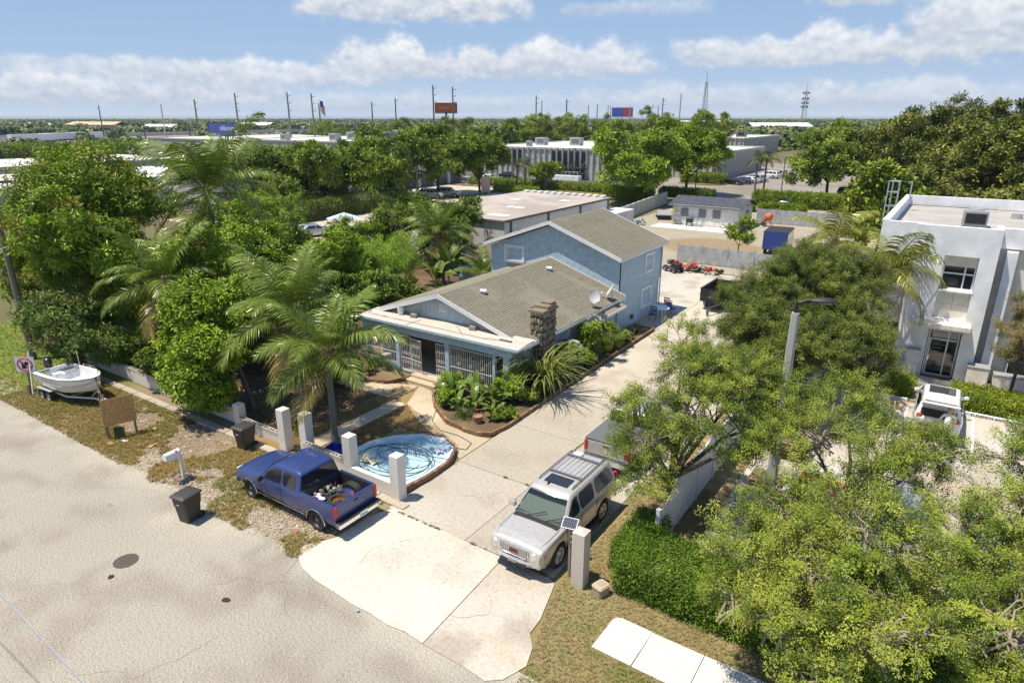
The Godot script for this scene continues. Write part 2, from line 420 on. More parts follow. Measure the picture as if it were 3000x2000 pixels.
# concrete slab with given outline, vertex coloured with its stains
func slab_mesh(poly: PackedVector2Array, y0: float, y1: float, base: Color, stain := 1.0, cell := 0.3) -> ArrayMesh:
	var b := B.new()
	var r := Rect2(poly[0], Vector2.ZERO)
	for p in poly: r = r.expand(p)
	var nx := maxi(1, int(ceil(r.size.x / cell))); var ny := maxi(1, int(ceil(r.size.y / cell)))
	for i in nx:
		for j in ny:
			var a := r.position + Vector2(r.size.x * i / nx, r.size.y * j / ny); var s := Vector2(r.size.x / nx, r.size.y / ny)
			var sq := PackedVector2Array([a, a + Vector2(s.x, 0), a + s, a + Vector2(0, s.y)])
			for pc in Geometry2D.intersect_polygons(sq, poly):
				if Geometry2D.is_polygon_clockwise(pc): pc.reverse()
				for k in range(1, pc.size() - 1):
					for q in [pc[0], pc[k], pc[k + 1]]:
						b.v.append(V3(q.x, y1, q.y)); b.c.append(conc_color(q.x, q.y, base, stain))
	# Godot wants clockwise seen from above
	for i in range(0, b.v.size(), 3):
		if (b.v[i + 2] - b.v[i]).cross(b.v[i + 1] - b.v[i]).y < 0:
			var t := b.v[i + 1]; b.v[i + 1] = b.v[i + 2]; b.v[i + 2] = t
			var tc := b.c[i + 1]; b.c[i + 1] = b.c[i + 2]; b.c[i + 2] = tc
	b.col = base * Color(.6, .56, .5)
	var p2 := poly
	if Geometry2D.is_polygon_clockwise(p2): p2.reverse()
	for i in p2.size():
		var a := p2[i]; var d := p2[(i + 1) % p2.size()]
		b.quad(V3(d.x, y0, d.y), V3(a.x, y0, a.y), V3(a.x, y1, a.y), V3(d.x, y1, d.y))
	return b.mesh()
func pv(a: Array) -> PackedVector2Array:
	var o := PackedVector2Array()
	for i in range(0, a.size(), 2): o.append(Vector2(a[i], a[i + 1]))
	return o
func rect(x0: float, x1: float, z0: float, z1: float) -> PackedVector2Array: return pv([x0, z0, x1, z0, x1, z1, x0, z1])
func road_color(x: float, z: float) -> Color:
	var n := fb(x, z, .045, 21); var n2 := fb(x, z, .2, 23); var n3 := fb(x * .5 + z * .3, z * 1.3, .35, 25)
	var o := mixc(Color(.455, .43, .37), Color(.40, .378, .328), n)
	o = mixc(o, Color(.52, .495, .42), smoothstep(-9.3, -10.8, z + (n2 - .5) * 2.4) * .8)
	o = mixc(o, Color(.33, .295, .245), smoothstep(.5, .78, n3) * .65)
	return mixc(o, Color(.28, .25, .21), smoothstep(.72, .9, n2) * .5)

func crack(parent: Node, at: Vector2, dir: Vector2, n: int, y: float, c: Color) -> void:
	var b := B.new(); b.col = c; var p := at; var w := .006; var d := dir.normalized(); var a := 0.0
	for i in n:
		a = clampf(a + R(-.7, .7), -1.0, 1.0); var q := p + d.rotated(a) * R(.1, .22); var t := (q - p).normalized().orthogonal(); var w2 := R(.002, .009) if i < n - 1 else .001
		b.quad(V3(p.x - t.x * w, y, p.y - t.y * w), V3(p.x + t.x * w, y, p.y + t.y * w), V3(q.x + t.x * w2, y, q.y + t.y * w2), V3(q.x - t.x * w2, y, q.y - t.y * w2)); p = q; w = w2
	part(parent, "crack", b.mesh(), M.vmatte)
func build_ground() -> void:
	nz.seed = 7; nz.frequency = 0.1; nz.fractal_octaves = 4
	# one sheet to the horizon, rings growing with distance
	var b := B.new()
	var prev := []
	for k in 29:
		var r := 60.0 * pow(1.155, k) if k > 0 else 0.0
		var row := []
		for i in 65:
			var a := TAU * i / 64
			row.append(V3(-25 + cos(a) * r, 0, -40 + sin(a) * r))
		if k > 0:
			for i in 64:
				var m: Vector3 = (row[i] + prev[i + 1]) / 2
				b.col = mixc(Color(.13, .135, .05), Color(.22, .19, .10), fb(m.x * .02, m.z * .02, .5, 2))
				b.quad(prev[i], prev[i + 1], row[i + 1], row[i])
		prev = row
	var g := b.mesh()
	struct("ground", g, M.ground)
	struct("yard_ground", sheet(-52, 9, -108, -9.9, 0.008, 0.3, yard_color), M.soil)
	# road with a ragged edge
	b = B.new()
	var xs := []
	var x := -230.0
	while x < 60:
		xs.append(x); x += (0.22 if x > -48 and x < 0 else 3.0)
	var rows := []
	for zi in 40:
		var row := []
		for xx in xs:
			var ez: float = -10.86 + (nz.get_noise_2d(xx * 14, 5) * .28 + nz.get_noise_2d(xx * 60, 9) * .12 if xx < -15.6 else (0.0 if xx < -6.0 else .7))
			row.append(V3(xx, 0.02, lerpf(ez, 9.0, pow(zi / 39.0, 1.15))))
		rows.append(row)
	for j in rows.size() - 1:
		for i in xs.size() - 1:
			for q in [rows[j][i], rows[j][i + 1], rows[j + 1][i + 1], rows[j][i], rows[j + 1][i + 1], rows[j + 1][i]]:
				b.v.append(q); b.c.append(road_color(q.x, q.z))
	struct("road", b.mesh(), M.asphalt)
	var road := get_node("road")
	crack(road, Vector2(-13.3, -8.9), Vector2(-.9, -.2), 22, .0235, Color(.2, .175, .145)); crack(road, Vector2(-21, -5.2), Vector2(.5, -.6), 26, .0235, Color(.3, .275, .235)); crack(road, Vector2(-26.5, -9.6), Vector2(.9, .25), 30, .0235, Color(.3, .275, .235)); crack(road, Vector2(-16.2, -4.6), Vector2(.8, -.5), 24, .0235, Color(.22, .19, .16)); crack(road, Vector2(-32, -8.0), Vector2(.9, -.1), 30, .0235, Color(.3, .275, .235)); crack(road, Vector2(-14.6, -9.9), Vector2(-.3, .9), 16, .0235, Color(.2, .175, .14))
	# old trench patch and oil spots in the asphalt
	for q in [[-11.2, -6.2, 2.6, .5, .35], [-22.6, -3.8, 1.6, .4, .2], [-23.4, -8.9, .3, .16, 0.0]]:
		var pl := PackedVector2Array()
		for i in 18: pl.append(Vector2(cos(TAU * i / 18) * q[2] * R(.75, 1.1), sin(TAU * i / 18) * q[3] * R(.75, 1.15)).rotated(q[4]) * .6 + Vector2(q[0], q[1]))
		var pb := B.new(); pb.col = mixc(Color(.36, .335, .29), Color(.32, .295, .255), rng.randf()); pb.prism(pl, .0225, .0225); part(road, "patch", pb.mesh(), M.asphalt)
	# driveway of separate slabs
	var dw := Node3D.new(); dw.name = "driveway"; add_child(dw); dw.set_meta("kind", "structure")
	var ap := Color(.60, .57, .505); var cc := Color(.52, .492, .43); var cg := Color(.485, .455, .395)
	part(dw, "slab", slab_mesh(pv([-14.85, -14.42, -15.17, -13.6, -15.2, -12.1, -15.75, -11.2, -15.4, -10.75, -14.93, -10.47, -14.1, -10.3, -13.2, -10.26, -12.4, -10.2, -11.7, -10.23, -11.0, -10.17, -10.44, -10.26, -9.74, -10.2, -10.01, -14.33]), 0.0, 0.045, ap, .45), M.concrete)
	part(dw, "slab", slab_mesh(pv([-9.985, -14.33, -9.715, -10.2, -8.4, -10.2, -7.66, -10.13, -7.3, -10.42, -7.05, -11.1, -7.25, -11.72, -7.58, -12.1, -7.62, -12.7, -7.84, -13.5, -8.02, -14.15, -8.3, -14.33]), 0.0, 0.043, Color(.53, .49, .43), 1.0), M.concrete)
	var zs := [-14.36, -18.4, -22.5, -26.7, -30.9, -35.0, -39.2, -43.3, -47.5, -52.2, -57.6]
	for i in zs.size() - 1:
		var gp := .012
		var rough := R(.7, 1.1)
		var y: float = .04 + R(-.004, .004)
		part(dw, "slab", slab_mesh(rect(-15.05 if i > 0 else -15.0, -11.56 - gp, zs[i + 1] + gp, zs[i] - gp), 0.0, y, cc if i < 3 else mixc(cc, Color(.58, .52, .43), .5), rough), M.concrete)
		part(dw, "slab", slab_mesh(rect(-11.56 + gp, -8.2 if i < 2 else -7.6, zs[i + 1] + gp, zs[i] - gp), 0.0, y + .003, cg if i < 2 else cc, rough), M.concrete)
	part(dw, "slab", slab_mesh(rect(-21.6, -15.075, -57.6, -52.212), 0, .041, cc, 1.0), M.concrete)
	part(dw, "slab", slab_mesh(rect(-21.6, -15.075, -52.188, -44.9), 0, .039, cc, 1.0), M.concrete)
	part(dw, "slab", slab_mesh(rect(-17.1, -15.075, -44.876, -39.2), 0, .04, cc, 1.0), M.concrete)
	for q in [[-13.6, -11.6, .6, -.8, 14], [-12.2, -17.6, .4, .9, 14], [-13.9, -16.9, .9, .2, 12], [-9.2, -12.6, -.3, .9, 12], [-13.2, -24.4, .8, .4, 16], [-10.2, -20.2, .5, -.8, 14], [-13.0, -32.6, .9, -.3, 14], [-10.8, -29.0, -.6, .6, 14], [-14.2, -41.2, .9, .2, 14]]: crack(dw, Vector2(q[0], q[1]), Vector2(q[2], q[3]), q[4], .052, Color(.38, .34, .28))
	# garden walk to the porch
	var wk := Node3D.new(); wk.name = "garden_path"; add_child(wk); wk.set_meta("kind", "structure")
	var wc := Color(.55, .47, .35)
	part(wk, "slab", slab_mesh(pv([-21.5, -15.4, -20.65, -15.4, -20.62, -21.35, -21.5, -21.48]), 0, .035, wc, .8), M.concrete)
	part(wk, "slab", slab_mesh(pv([-20.6, -21.4, -19.7, -20.82, -18.4, -20.05, -16.9, -19.5, -15.1, -18.6, -15.1, -20.7, -15.7, -20.6, -17.6, -20.72, -18.95, -21.6, -20.1, -22.7, -20.66, -23.3, -21.6, -23.45]), 0, .038, wc, .7), M.concrete)
	part(wk, "slab", slab_mesh(pv([-21.52, -21.5, -25.6, -21.4, -27.6, -21.6, -28.0, -22.6, -26.6, -22.2, -24.5, -22.3, -23.2, -22.8, -22.0, -23.4, -21.64, -23.42]), 0, .037, wc, .7), M.concrete)
	# public sidewalk
	var sw := Node3D.new(); sw.name = "sidewalk"; add_child(sw); sw.set_meta("kind", "structure")
	part(sw, "slab", slab_mesh(pv([-5.98, -12.6, -4.87, -12.58, -4.85, -13.98, -5.72, -14.0, -5.88, -13.95, -5.95, -13.8]), 0, .05, Color(.68, .655, .61), .25), M.concrete)
	for i in 5:
		var x0 := -4.84 + i * 1.44
		part(sw, "slab", slab_mesh(rect(x0, x0 + 1.42, -13.96, -12.57), 0, .05, Color(.68, .655, .61), .3), M.concrete)
	# neighbour's parking court
	struct("parking_court", sheet(-5.2, 9, -35.3, -17.2, .022, .5, func(px, pz): return conc_color(px, pz, Color(.52, .485, .43), 1.0)), M.concrete)
	struct("paved_path", sheet(-5.0, 9, -39.6, -35.6, .05, .5, func(px, pz): return conc_color(px, pz, Color(.56, .52, .46), .5)), M.concrete)
	# streets and lots behind
	var gry := func(px, pz): return conc_color(px, pz, Color(.36, .335, .30), 1.0)
	struct("rear_lot", sheet(-58, -2, -215, -112, .03, 2.0, gry), M.asphalt)
	struct("side_street", sheet(-75, 30, -107.2, -103.0, .034, 2.0, func(px, pz): return conc_color(px, pz, Color(.52, .47, .40), .6)), M.asphalt)
	struct("warehouse_lot", sheet(-150, -58.02, -131.5, -112.5, .03, 2.0, func(px, pz): return conc_color(px, pz, Color(.105, .105, .112), .5)), M.asphalt)
	struct("garage_yard", sheet(-89.5, -73.6, -112, -48, .03, 1.0, func(px, pz): return conc_color(px, pz, Color(.60, .53, .42), .5)), M.concrete)
	struct("middle_lot", sheet(-72, -50, -106, -46, .028, 1.0, func(px, pz): return conc_color(px, pz, Color(.50, .46, .38), .7)), M.concrete)
	struct("lawn_strip", sheet(-100, 8, -111.9, -107.4, .03, 1.0, func(px, pz): return mixc(Color(.20, .22, .04), Color(.30, .25, .08), fb(px, pz, .2, 4))), M.soil)
	struct("highway", sheet(-520, -310, -720, -90, .02, 10.0, func(px, pz): return mixc(Color(.30, .28, .24), Color(.40, .33, .24), fb(px * .2, pz * .2, .3, 9))), M.asphalt)

# ---------------------------------------------------------------- house
# shingle courses on one slope: from eave up to ridge, along z
func shingle_slope(parent: Node, xe: float, ye: float, xr: float, yr: float, z0: float, z1: float, seed_: int) -> void:
	var rr := RandomNumberGenerator.new(); rr.seed = seed_
	var run := Vector2(xr - xe, yr - ye); var n := int(run.length() / 0.145)
	var d := run / n
	var nrm := Vector2(-d.y, d.x).normalized()
	if nrm.y < 0: nrm = -nrm
	for k in n:
		var b := B.new()
		var p0 := Vector2(xe, ye) + d * k; var p1 := p0 + d * 1.12
		var z := z0 - rr.randf_range(0, .3)
		var tone := rr.randf_range(.94, 1.05)
		while z < z1:
			var za := maxf(z, z0); var zb := minf(z + .31 + rr.randf_range(-.02, .02), z1)
			z += .31
			if zb - za < .02: continue
			var n2 := fb(p0.x, za, .12, 31)
			var q := mixc(Color(.335, .308, .232), Color(.255, .236, .178), rr.randf() * .55 + n2 * .45) * tone
			q = mixc(q, Color(.41, .38, .285), smoothstep(.66, .85, fb(p0.x * .4, za, .35, 33)) * .5)
			b.col = Color(q.r, q.g, q.b)
			var lift := .022 + rr.randf_range(0, .008)
			var a := p0 + nrm * lift; var c := p1 + nrm * .002
			var A := V3(a.x, a.y, za); var A2 := V3(a.x, a.y, zb); var C := V3(c.x, c.y, za); var C2 := V3(c.x, c.y, zb)
			var D := V3(p0.x, p0.y - .002, za); var D2 := V3(p0.x, p0.y - .002, zb)
			if d.x < 0: b.quad(A2, A, C, C2); b.quad(D2, D, A, A2)
			else: b.quad(A, A2, C2, C); b.quad(D, D2, A2, A)
			if d.x < 0: b.quad(V3(p0.x, p0.y, zb), A2, C2, C2)
		part(parent, "shingle_course", b.mesh(), M.shingle)

func gable_roof(parent: Node, xl: float, xr: float, ye: float, xm: float, ym: float, z0: float, z1: float, seed_: int) -> Node3D:
	var roof := Node3D.new(); roof.name = "roof"; parent.add_child(roof, true)
	var b := B.new()
	var th := .16
	# decking below the shingles with white eave and rake boards
	b.quad(V3(xr, ye, z1), V3(xr, ye, z0), V3(xm, ym, z0), V3(xm, ym, z1))
	b.quad(V3(xl, ye, z0), V3(xl, ye, z1), V3(xm, ym, z1), V3(xm, ym, z0))
	b.quad(V3(xr, ye - th, z0), V3(xr, ye - th, z1), V3(xm, ym - th, z1), V3(xm, ym - th, z0))
	b.quad(V3(xl, ye - th, z1), V3(xl, ye - th, z0), V3(xm, ym - th, z0), V3(xm, ym - th, z1))
	part(roof, "deck", b.mesh(), M.timber_grey)
	for s in [[xr, 1], [xl, -1]]:
		var e: float = s[0]; var sg: float = s[1]
		part(roof, "eave_board", boxmesh(V3(.03, .19, z1 - z0 + .06), V3(e + sg * .016, ye - .085, (z0 + z1) / 2)), M.trim_white)
		for z in [z0 - .018, z1 + .018]:
			b = B.new()
			var hh := .12
			var A := V3(e + sg * .03, ye - .06 - hh, z); var C := V3(xm, ym - .05 - hh, z)
			var u := V3(0, hh * 2, 0); var w := V3(0, 0, .017)
			b.quad(A - w, C - w, C + u - w, A + u - w); b.quad(C + w, A + w, A + u + w, C + u + w)
			b.quad(A + u - w, C + u - w, C + u + w, A + u + w); b.quad(A + w, C + w, C - w, A - w); b.quad(A - w, A + u - w, A + u + w, A + w)
			part(roof, "rake_board", b.mesh(), M.trim_white)
	shingle_slope(roof, xr + .03, ye + .012, xm, ym + .012, z0 - .03, z1 + .03, seed_)
	shingle_slope(roof, xl - .03, ye + .012, xm, ym + .012, z0 - .03, z1 + .03, seed_ + 1)
	# ridge caps
	b = B.new(); var z := z0 - .03
	while z < z1:
		b.col = mixc(Color(.34, .31, .22), Color(.28, .25, .18), rng.randf())
		var zb := minf(z + .25, z1 + .02)
		for s in [1, -1]:
			var sl: float = (ym - ye) / absf(xr - xm)
			var p := V3(xm + s * .14, ym - .14 * sl + .045, z); var q := V3(xm, ym + .05, z); var l := V3(0, -.012, zb - z + .02)
			if s > 0: b.quad(p + l, p, q, q + l)
			else: b.quad(p, p + l, q + l, q)
		z += .25
	part(roof, "ridge_cap", b.mesh(), M.shingle)
	return roof

# wall of a closed outline in the plane z=const (points x,y), thickness t towards -z
func wall_z(poly: PackedVector2Array, z: float, t: float) -> ArrayMesh:
	var b := B.new(); var p := poly
	if not Geometry2D.is_polygon_clockwise(p): p.reverse()
	var ix := Geometry2D.triangulate_polygon(p)
	for i in range(0, ix.size(), 3):
		var a := p[ix[i]]; var c := p[ix[i + 1]]; var d := p[ix[i + 2]]
		if (c - a).cross(d - a) < 0: var s := c; c = d; d = s
		b.tri(V3(a.x, a.y, z), V3(c.x, c.y, z), V3(d.x, d.y, z)); b.tri(V3(a.x, a.y, z - t), V3(d.x, d.y, z - t), V3(c.x, c.y, z - t))
	for i in p.size():
		var a := p[i]; var c := p[(i + 1) % p.size()]
		b.quad(V3(a.x, a.y, z), V3(c.x, c.y, z), V3(c.x, c.y, z - t), V3(a.x, a.y, z - t))
	return b.mesh()
# framed window in wall plane; o: centre on the outer face, w x h, facing +x or +z
func window(parent: Node, o: Vector3, w: float, h: float, face_x: bool, trim := .16, sash := true, gl: Material = null) -> Node3D:
	var n := Node3D.new(); n.name = "window"; parent.add_child(n, true); n.position = o
	if face_x: n.rotation.y = PI / 2
	var b := B.new()
	b.box(V3(0, h / 2 + trim / 2, .03), V3(w + trim * 2, trim, .09)); b.box(V3(0, -h / 2 - trim / 2, .04), V3(w + trim * 2, trim, .11))
	b.box(V3(-w / 2 - trim / 2, 0, .028), V3(trim, h, .085)); b.box(V3(w / 2 + trim / 2, 0, .028), V3(trim, h, .085))
	part(n, "frame", b.mesh(), M.trim_white)
	b = B.new(); b.box(V3(0, 0, -.02), V3(w, h, .02)); part(n, "pane", b.mesh(), gl if gl else M.win_dark)
	if sash:
		b = B.new(); b.box(V3(0, 0, .005), V3(w, .05, .03)); b.box(V3(0, h / 2 - .03, .005), V3(w, .05, .025)); b.box(V3(0, -h / 2 + .03, .005), V3(w, .05, .025))
		b.box(V3(-w / 2 + .025, 0, .004), V3(.05, h, .025)); b.box(V3(w / 2 - .025, 0, .004), V3(.05, h, .025))
		part(n, "sash", b.mesh(), M.white_metal)
		b = B.new(); b.box(V3(0, h * .25, -.006), V3(w - .1, h * .46, .006)); part(n, "blind", b.mesh(), M.mid_grey)
	return n
# white iron grille of single bars between x0..x1, y0..y1 at plane z (or x when turned)
func grille(parent: Node, o: Vector3, w: float, h: float, turn: float, scroll := true) -> Node3D:
	var n := Node3D.new(); n.name = "grille"; parent.add_child(n, true); n.position = o; n.rotation.y = turn
	var k := int(w / .115); var bm := boxmesh(V3(.018, h, .018))
	for i in k + 1: part(n, "bar", bm, M.white_metal, V3(-w / 2 + w * i / k, h / 2, 0))
	for y in [.04, h * .36, h - .04]: part(n, "rail", boxmesh(V3(w, .03, .026)), M.white_metal, V3(0, y, 0))
	if scroll:
		var b := B.new()
		for sx in [-w * .27, 0.0, w * .27]:
			for yy in [h * .25, h * .5, h * .78]:
				for sg in [-1, 1]:
					var path := []
					for t in 9: path.append(V3(sx + sg * (.05 - .045 * cos(t * .7)), yy + (t - 4) * .02, .014 + 0.0))
					b.tube(path, [.009], 5)
		part(n, "scrollwork", b.mesh(40), M.white_metal)
	return n

func build_house() -> void:
	var h := thing("blue_house", "blue two storey house with grey shingle gable roofs and white trim", "house")
	var XR := -17.0; var XL := -26.7; var ZU := -37.0; var ZB := -44.0
	# two storey block: front gable wall, right, rear, left
	part(h, "wall", wall_z(pv([XL, 0, XR + .12, 0, XR + .12, 4.72, -21.85, 6.6, XL, 4.8]), ZU, .2), M.wall_blue)
	part(h, "wall", wall_z(pv([XL, 0, XR, 0, XR, 4.8, -21.85, 6.6, XL, 4.8]), ZB + .2, .2), M.wall_blue)
	var b := B.new(); b.box(V3(XR - .1, 1.22, -40.5), V3(.2, 2.44, 6.6)); part(h, "wall", b.mesh(), M.wall_blue)
	b = B.new(); b.cbox(V3(XR + .02, 3.66, -40.5), V3(.2, 2.44, 6.99), .03); part(h, "wall", b.mesh(), M.wall_blue)
	b = B.new(); b.box(V3(XL + .1, 2.4, -40.5), V3(.2, 4.78, 6.6)); part(h, "wall", b.mesh(), M.wall_blue)
	gable_roof(h, -27.05, -16.65, 4.95, -21.85, 6.83, -44.4, -36.6, 101)
	window(h, V3(XR + .12, 3.92, -41.65), 1.2, 1.05, true)
	var wl := window(h, V3(XR, 1.5, -41.7), 1.45, 1.1, true, .16, false)
	b = B.new(); b.box(V3(0, -.3, -.006), V3(1.4, .5, .01)); part(wl, "curtain", b.mesh(), mat("curtain", Color(.55, .22, .20), .8))
	b = B.new(); b.box(V3(0, .25, -.006), V3(1.4, .5, .01)); part(wl, "blind", b.mesh(), M.timber)
	window(h, V3(-24.75, 4.4, ZU), 1.3, .85, false)
	b = B.new(); b.tube([V3(XR + .17, 4.7, -43.8), V3(XR + .17, .2, -43.8), V3(XR + .4, .1, -43.8)], [.045], 8); part(h, "downpipe", b.mesh(50), M.siding_blue)
	b = B.new(); b.box(V3(XR + .1, .62, -39.4), V3(.12, .3, .22)); part(h, "meter_box", b.mesh(), M.dark_grey)
	# one storey block
	b = B.new(); b.box(V3(XR - .1, 1.3, -31.5), V3(.2, 2.6, 11.0)); part(h, "wall", b.mesh(), M.wall_blue)
	b = B.new(); b.box(V3(XL + .1, 1.3, -31.5), V3(.2, 2.6, 11.0)); part(h, "wall", b.mesh(), M.wall_blue)
	var lower := gable_roof(h, -27.3, -16.4, 2.62, -21.85, 4.42, -36.98, -25.4, 201)
	# front gable of upright boards above the porch roof
	var gab := Node3D.new(); gab.name = "gable_front"; h.add_child(gab, true)
	part(gab, "backing", wall_z(pv([-26.2, 2.5, -17.5, 2.5, -17.5, 2.8, -21.85, 4.2, -26.2, 2.8]), -25.83, .1), M.siding_blue)
	var x := -26.0
	while x < -17.7:
		var yt := 4.21 - absf(x + .09 + 21.85) * .33
		part(gab, "board", boxmesh(V3(.172, yt - 2.7, .025), V3(x + .09, (yt + 2.7) / 2, -25.815)), M.siding_blue)
		x += .185
	var lv := Node3D.new(); lv.name = "louvre"; gab.add_child(lv, true)
	part(lv, "frame", boxmesh(V3(.5, .52, .05), V3(-21.8, 3.68, -25.79)), M.trim_white)
	for i in 7: part(lv, "slat", boxmesh(V3(.4, .03, .04), V3(-21.8, 3.48 + i * .065, -25.76)), M.trim_white)
	# string of fairy lights under the rakes
	b = B.new()
	for s in [-1, 1]:
		for i in 46:
			var u := i / 45.0; var px: float = -21.85 + s * (.2 + u * 4.2)
			var py := 4.12 - absf(px + 21.85) * .33
			var l := R(.06, .26)
			b.tube([V3(px, py, -25.5), V3(px + R(-.02, .02), py - l, -25.5 + R(-.02, .02))], [.006], 3, false)
			for q in 2: b.box(V3(px, py - l * (q + 1) / 2.0, -25.5), V3(.022, .03, .022))
	part(h, "light_string", b.mesh(), mat("wire_white", Color(.62, .60, .52), .5))
	# porch
	var po := Node3D.new(); po.name = "porch"; h.add_child(po, true)
	var Z := -24.5
	part(po, "floor", boxmesh(V3(9.9, .2, 2.4), V3(-21.4, .1, -25.7)), M.concrete)
	var fl := B.new(); fl.col = Color(.42, .37, .31); fl.box(V3(-21.4, .212, -25.7), V3(9.7, .02, 2.3)); part(po, "tiling", fl.mesh(), M.concrete)
	for st in [[-21.75, -24.16, .14, 1.9, .36], [-21.7, -23.78, .075, 2.0, .42]]:
		var sb := B.new(); sb.col = Color(.5, .42, .32); sb.cbox(V3(st[0], st[2], st[1]), V3(st[3], st[2] * 2 - .01, st[4]), .02); part(po, "step", sb.mesh(), M.concrete)
	# posts, beam, low walls
	for px in [-26.35, -23.95, -20.5, -16.85]: part(po, "post", boxmesh(V3(.26, 2.1, .2), V3(px, 1.26, Z)), M.wall_blue)
	part(po, "post", boxmesh(V3(.12, 2.1, .16), V3(-17.55, 1.26, Z + .001)), M.wall_blue)
	part(po, "beam", boxmesh(V3(10.0, .44, .24), V3(-21.6, 2.5, Z)), M.wall_blue)
	part(po, "beam", boxmesh(V3(.24, .44, 2.2), V3(-16.86, 2.5, -25.73)), M.wall_blue)
	part(po, "sill_wall", boxmesh(V3(2.8, .28, .16), V3(-18.9, .35, Z)), M.wall_blue)
	part(po, "sill_wall", boxmesh(V3(2.1, .28, .16), V3(-25.15, .35, Z)), M.wall_blue)
	grille(po, V3(-19.0, .5, Z + .06), 2.7, 1.7, 0)
	grille(po, V3(-25.15, .5, Z + .06), 2.1, 1.7, 0)
	grille(po, V3(-20.95, .22, Z + .05), .6, 1.95, 0)
	grille(po, V3(-23.35, .22, Z + .05), .75, 1.95, 0)
	# open gate leaf swung outwards
	grille(po, V3(-22.6, .24, Z + .12), .85, 1.9, -.14)
	grille(po, V3(-16.78, .22, -25.35), 1.25, 2.0, PI / 2)
	part(po, "side_wall", boxmesh(V3(.16, 2.1, .9), V3(-16.9, 1.25, -26.45)), M.wall_blue)
	# dark hall behind the open gate: stone faced inner wall
	part(po, "inner_wall", boxmesh(V3(9.6, 2.3, .15), V3(-21.6, 1.35, -26.9)), mat("inner_wall", Color(.33, .24, .15), .9, 0, M_tex.bark, .9))
	part(po, "inner_door", boxmesh(V3(.95, 2.0, .05), V3(-21.6, 1.23, -26.79)), M.timber)
	part(po, "inner_window", boxmesh(V3(1.6, 1.1, .05), V3(-18.8, 1.5, -26.79)), M.win_dark)
	# flat roof of the porch with cracked coating
	var fr := B.new()
	var rows := []
	for i in 15:
		var row := []
		for k in 5:
			var xx := -26.65 + i * (10.6 / 14.0); var zz := -24.22 - k * .4
			row.append(V3(xx, 2.86 + k * .02 + (nz.get_noise_2d(xx * 30, zz * 30)) * .012, zz))
		rows.append(row)
	for i in 14:
		for k in 4:
			fr.col = mixc(Color(.50, .46, .41), Color(.58, .53, .47), fb(i * .7, k * .8, .8, 44))
			fr.quad(rows[i][k], rows[i + 1][k], rows[i + 1][k + 1], rows[i][k + 1])
	var pr := part(po, "porch_roof", fr.mesh(), M.concrete)
	part(po, "roof_slab", boxmesh(V3(10.6, .1, 1.7), V3(-21.35, 2.795, -25.08)), M.roof_flat)
	part(po, "fascia", boxmesh(V3(10.64, .13, .03), V3(-21.35, 2.80, -24.205)), M.siding_blue)
	part(po, "fascia", boxmesh(V3(.03, .13, 1.7), V3(-16.035, 2.80, -25.07)), M.trim_white)
	# torn seams and curled scraps in the coating
	fr = B.new()
	for sg in [[-26.2, -24.72, -18.2, -24.66], [-23.1, -24.25, -22.9, -25.3], [-18.3, -24.7, -17.2, -24.9], [-20.6, -25.4, -19.7, -24.68]]:
		var path := []
		for t in 22:
			var u := t / 21.0
			path.append(V3(lerpf(sg[0], sg[2], u), 2.893 + absf(lerpf(sg[1], sg[3], u) + 24.22) * .05, lerpf(sg[1], sg[3], u) + R(-.025, .025)))
		fr.tube(path, [.008, .015, .01, .02, .008, .012], 4)
	part(pr, "seam", fr.mesh(), M.dark_grey)
	part(pr, "scrap", boxmesh(V3(.7, .02, .14), V3(-17.2, 2.945, -24.95)), M.timber_grey)
	# eave beyond the porch and torn corner by the dishes: little lower roof on the side
	var sr := Node3D.new(); sr.name = "side_awning"; h.add_child(sr, true)
	fr = B.new(); fr.col = Color(.32, .29, .2); fr.quad(V3(-15.95, 2.28, -36.2), V3(-16.95, 2.55, -36.2), V3(-16.95, 2.55, -33.6), V3(-15.95, 2.28, -33.6)); part(sr, "roofing", fr.mesh(), M.shingle)
	part(sr, "eave_board", boxmesh(V3(.03, .15, 2.6), V3(-15.93, 2.2, -34.9)), M.trim_white)
	# side windows with bars
	for wz in [-31.2, -33.5]:
		var w2 := window(h, V3(XR, 1.45, wz), .9, 1.0, true, .1, false)
		for i in 7: part(w2, "bar", boxmesh(V3(.016, 1.05, .016), V3(-.45 + i * .15, 0, .1)), M.white_metal)
	# dark box stands in for the shaded gap between lower roof and tall wall
	part(lower, "dark_gap_box", boxmesh(V3(2.0, .3, .5), V3(-24.0, 3.72, -36.7)), M.dark_grey)
	# chimney of rough stones
	var ch := Node3D.new(); ch.name = "chimney"; h.add_child(ch, true)
	part(ch, "core", boxmesh(V3(.72, 4.0, 1.25), V3(-16.6, 2.0, -27.45)), mat("mortar", Color(.17, .15, .125), .95, 0, M_tex.bark, 2))
	var stones := []
	for k in 6:
		var sb := B.new(); var sr2 := RandomNumberGenerator.new(); sr2.seed = 900 + k
		var tone := mixc(Color(.44, .33, .22), Color(.60, .51, .39), sr2.randf())
		if k == 2: tone = Color(.34, .30, .25)
		sb.col = tone
		var n := 7; var ring := []; var ring2 := []
		for i in n:
			var a := TAU * i / n + sr2.randf_range(-.25, .25); var r := sr2.randf_range(.4, .54)
			ring.append(V3(cos(a) * r, sin(a) * r, 0)); ring2.append(V3(cos(a) * r * .78, sin(a) * r * .78, sr2.randf_range(.2, .32)))
		for i in n:
			var j := (i + 1) % n
			sb.quad(ring[i], ring[j], ring2[j], ring2[i]); sb.tri(V3(0, 0, .33), ring2[i], ring2[j])
		stones.append(sb.mesh(25))
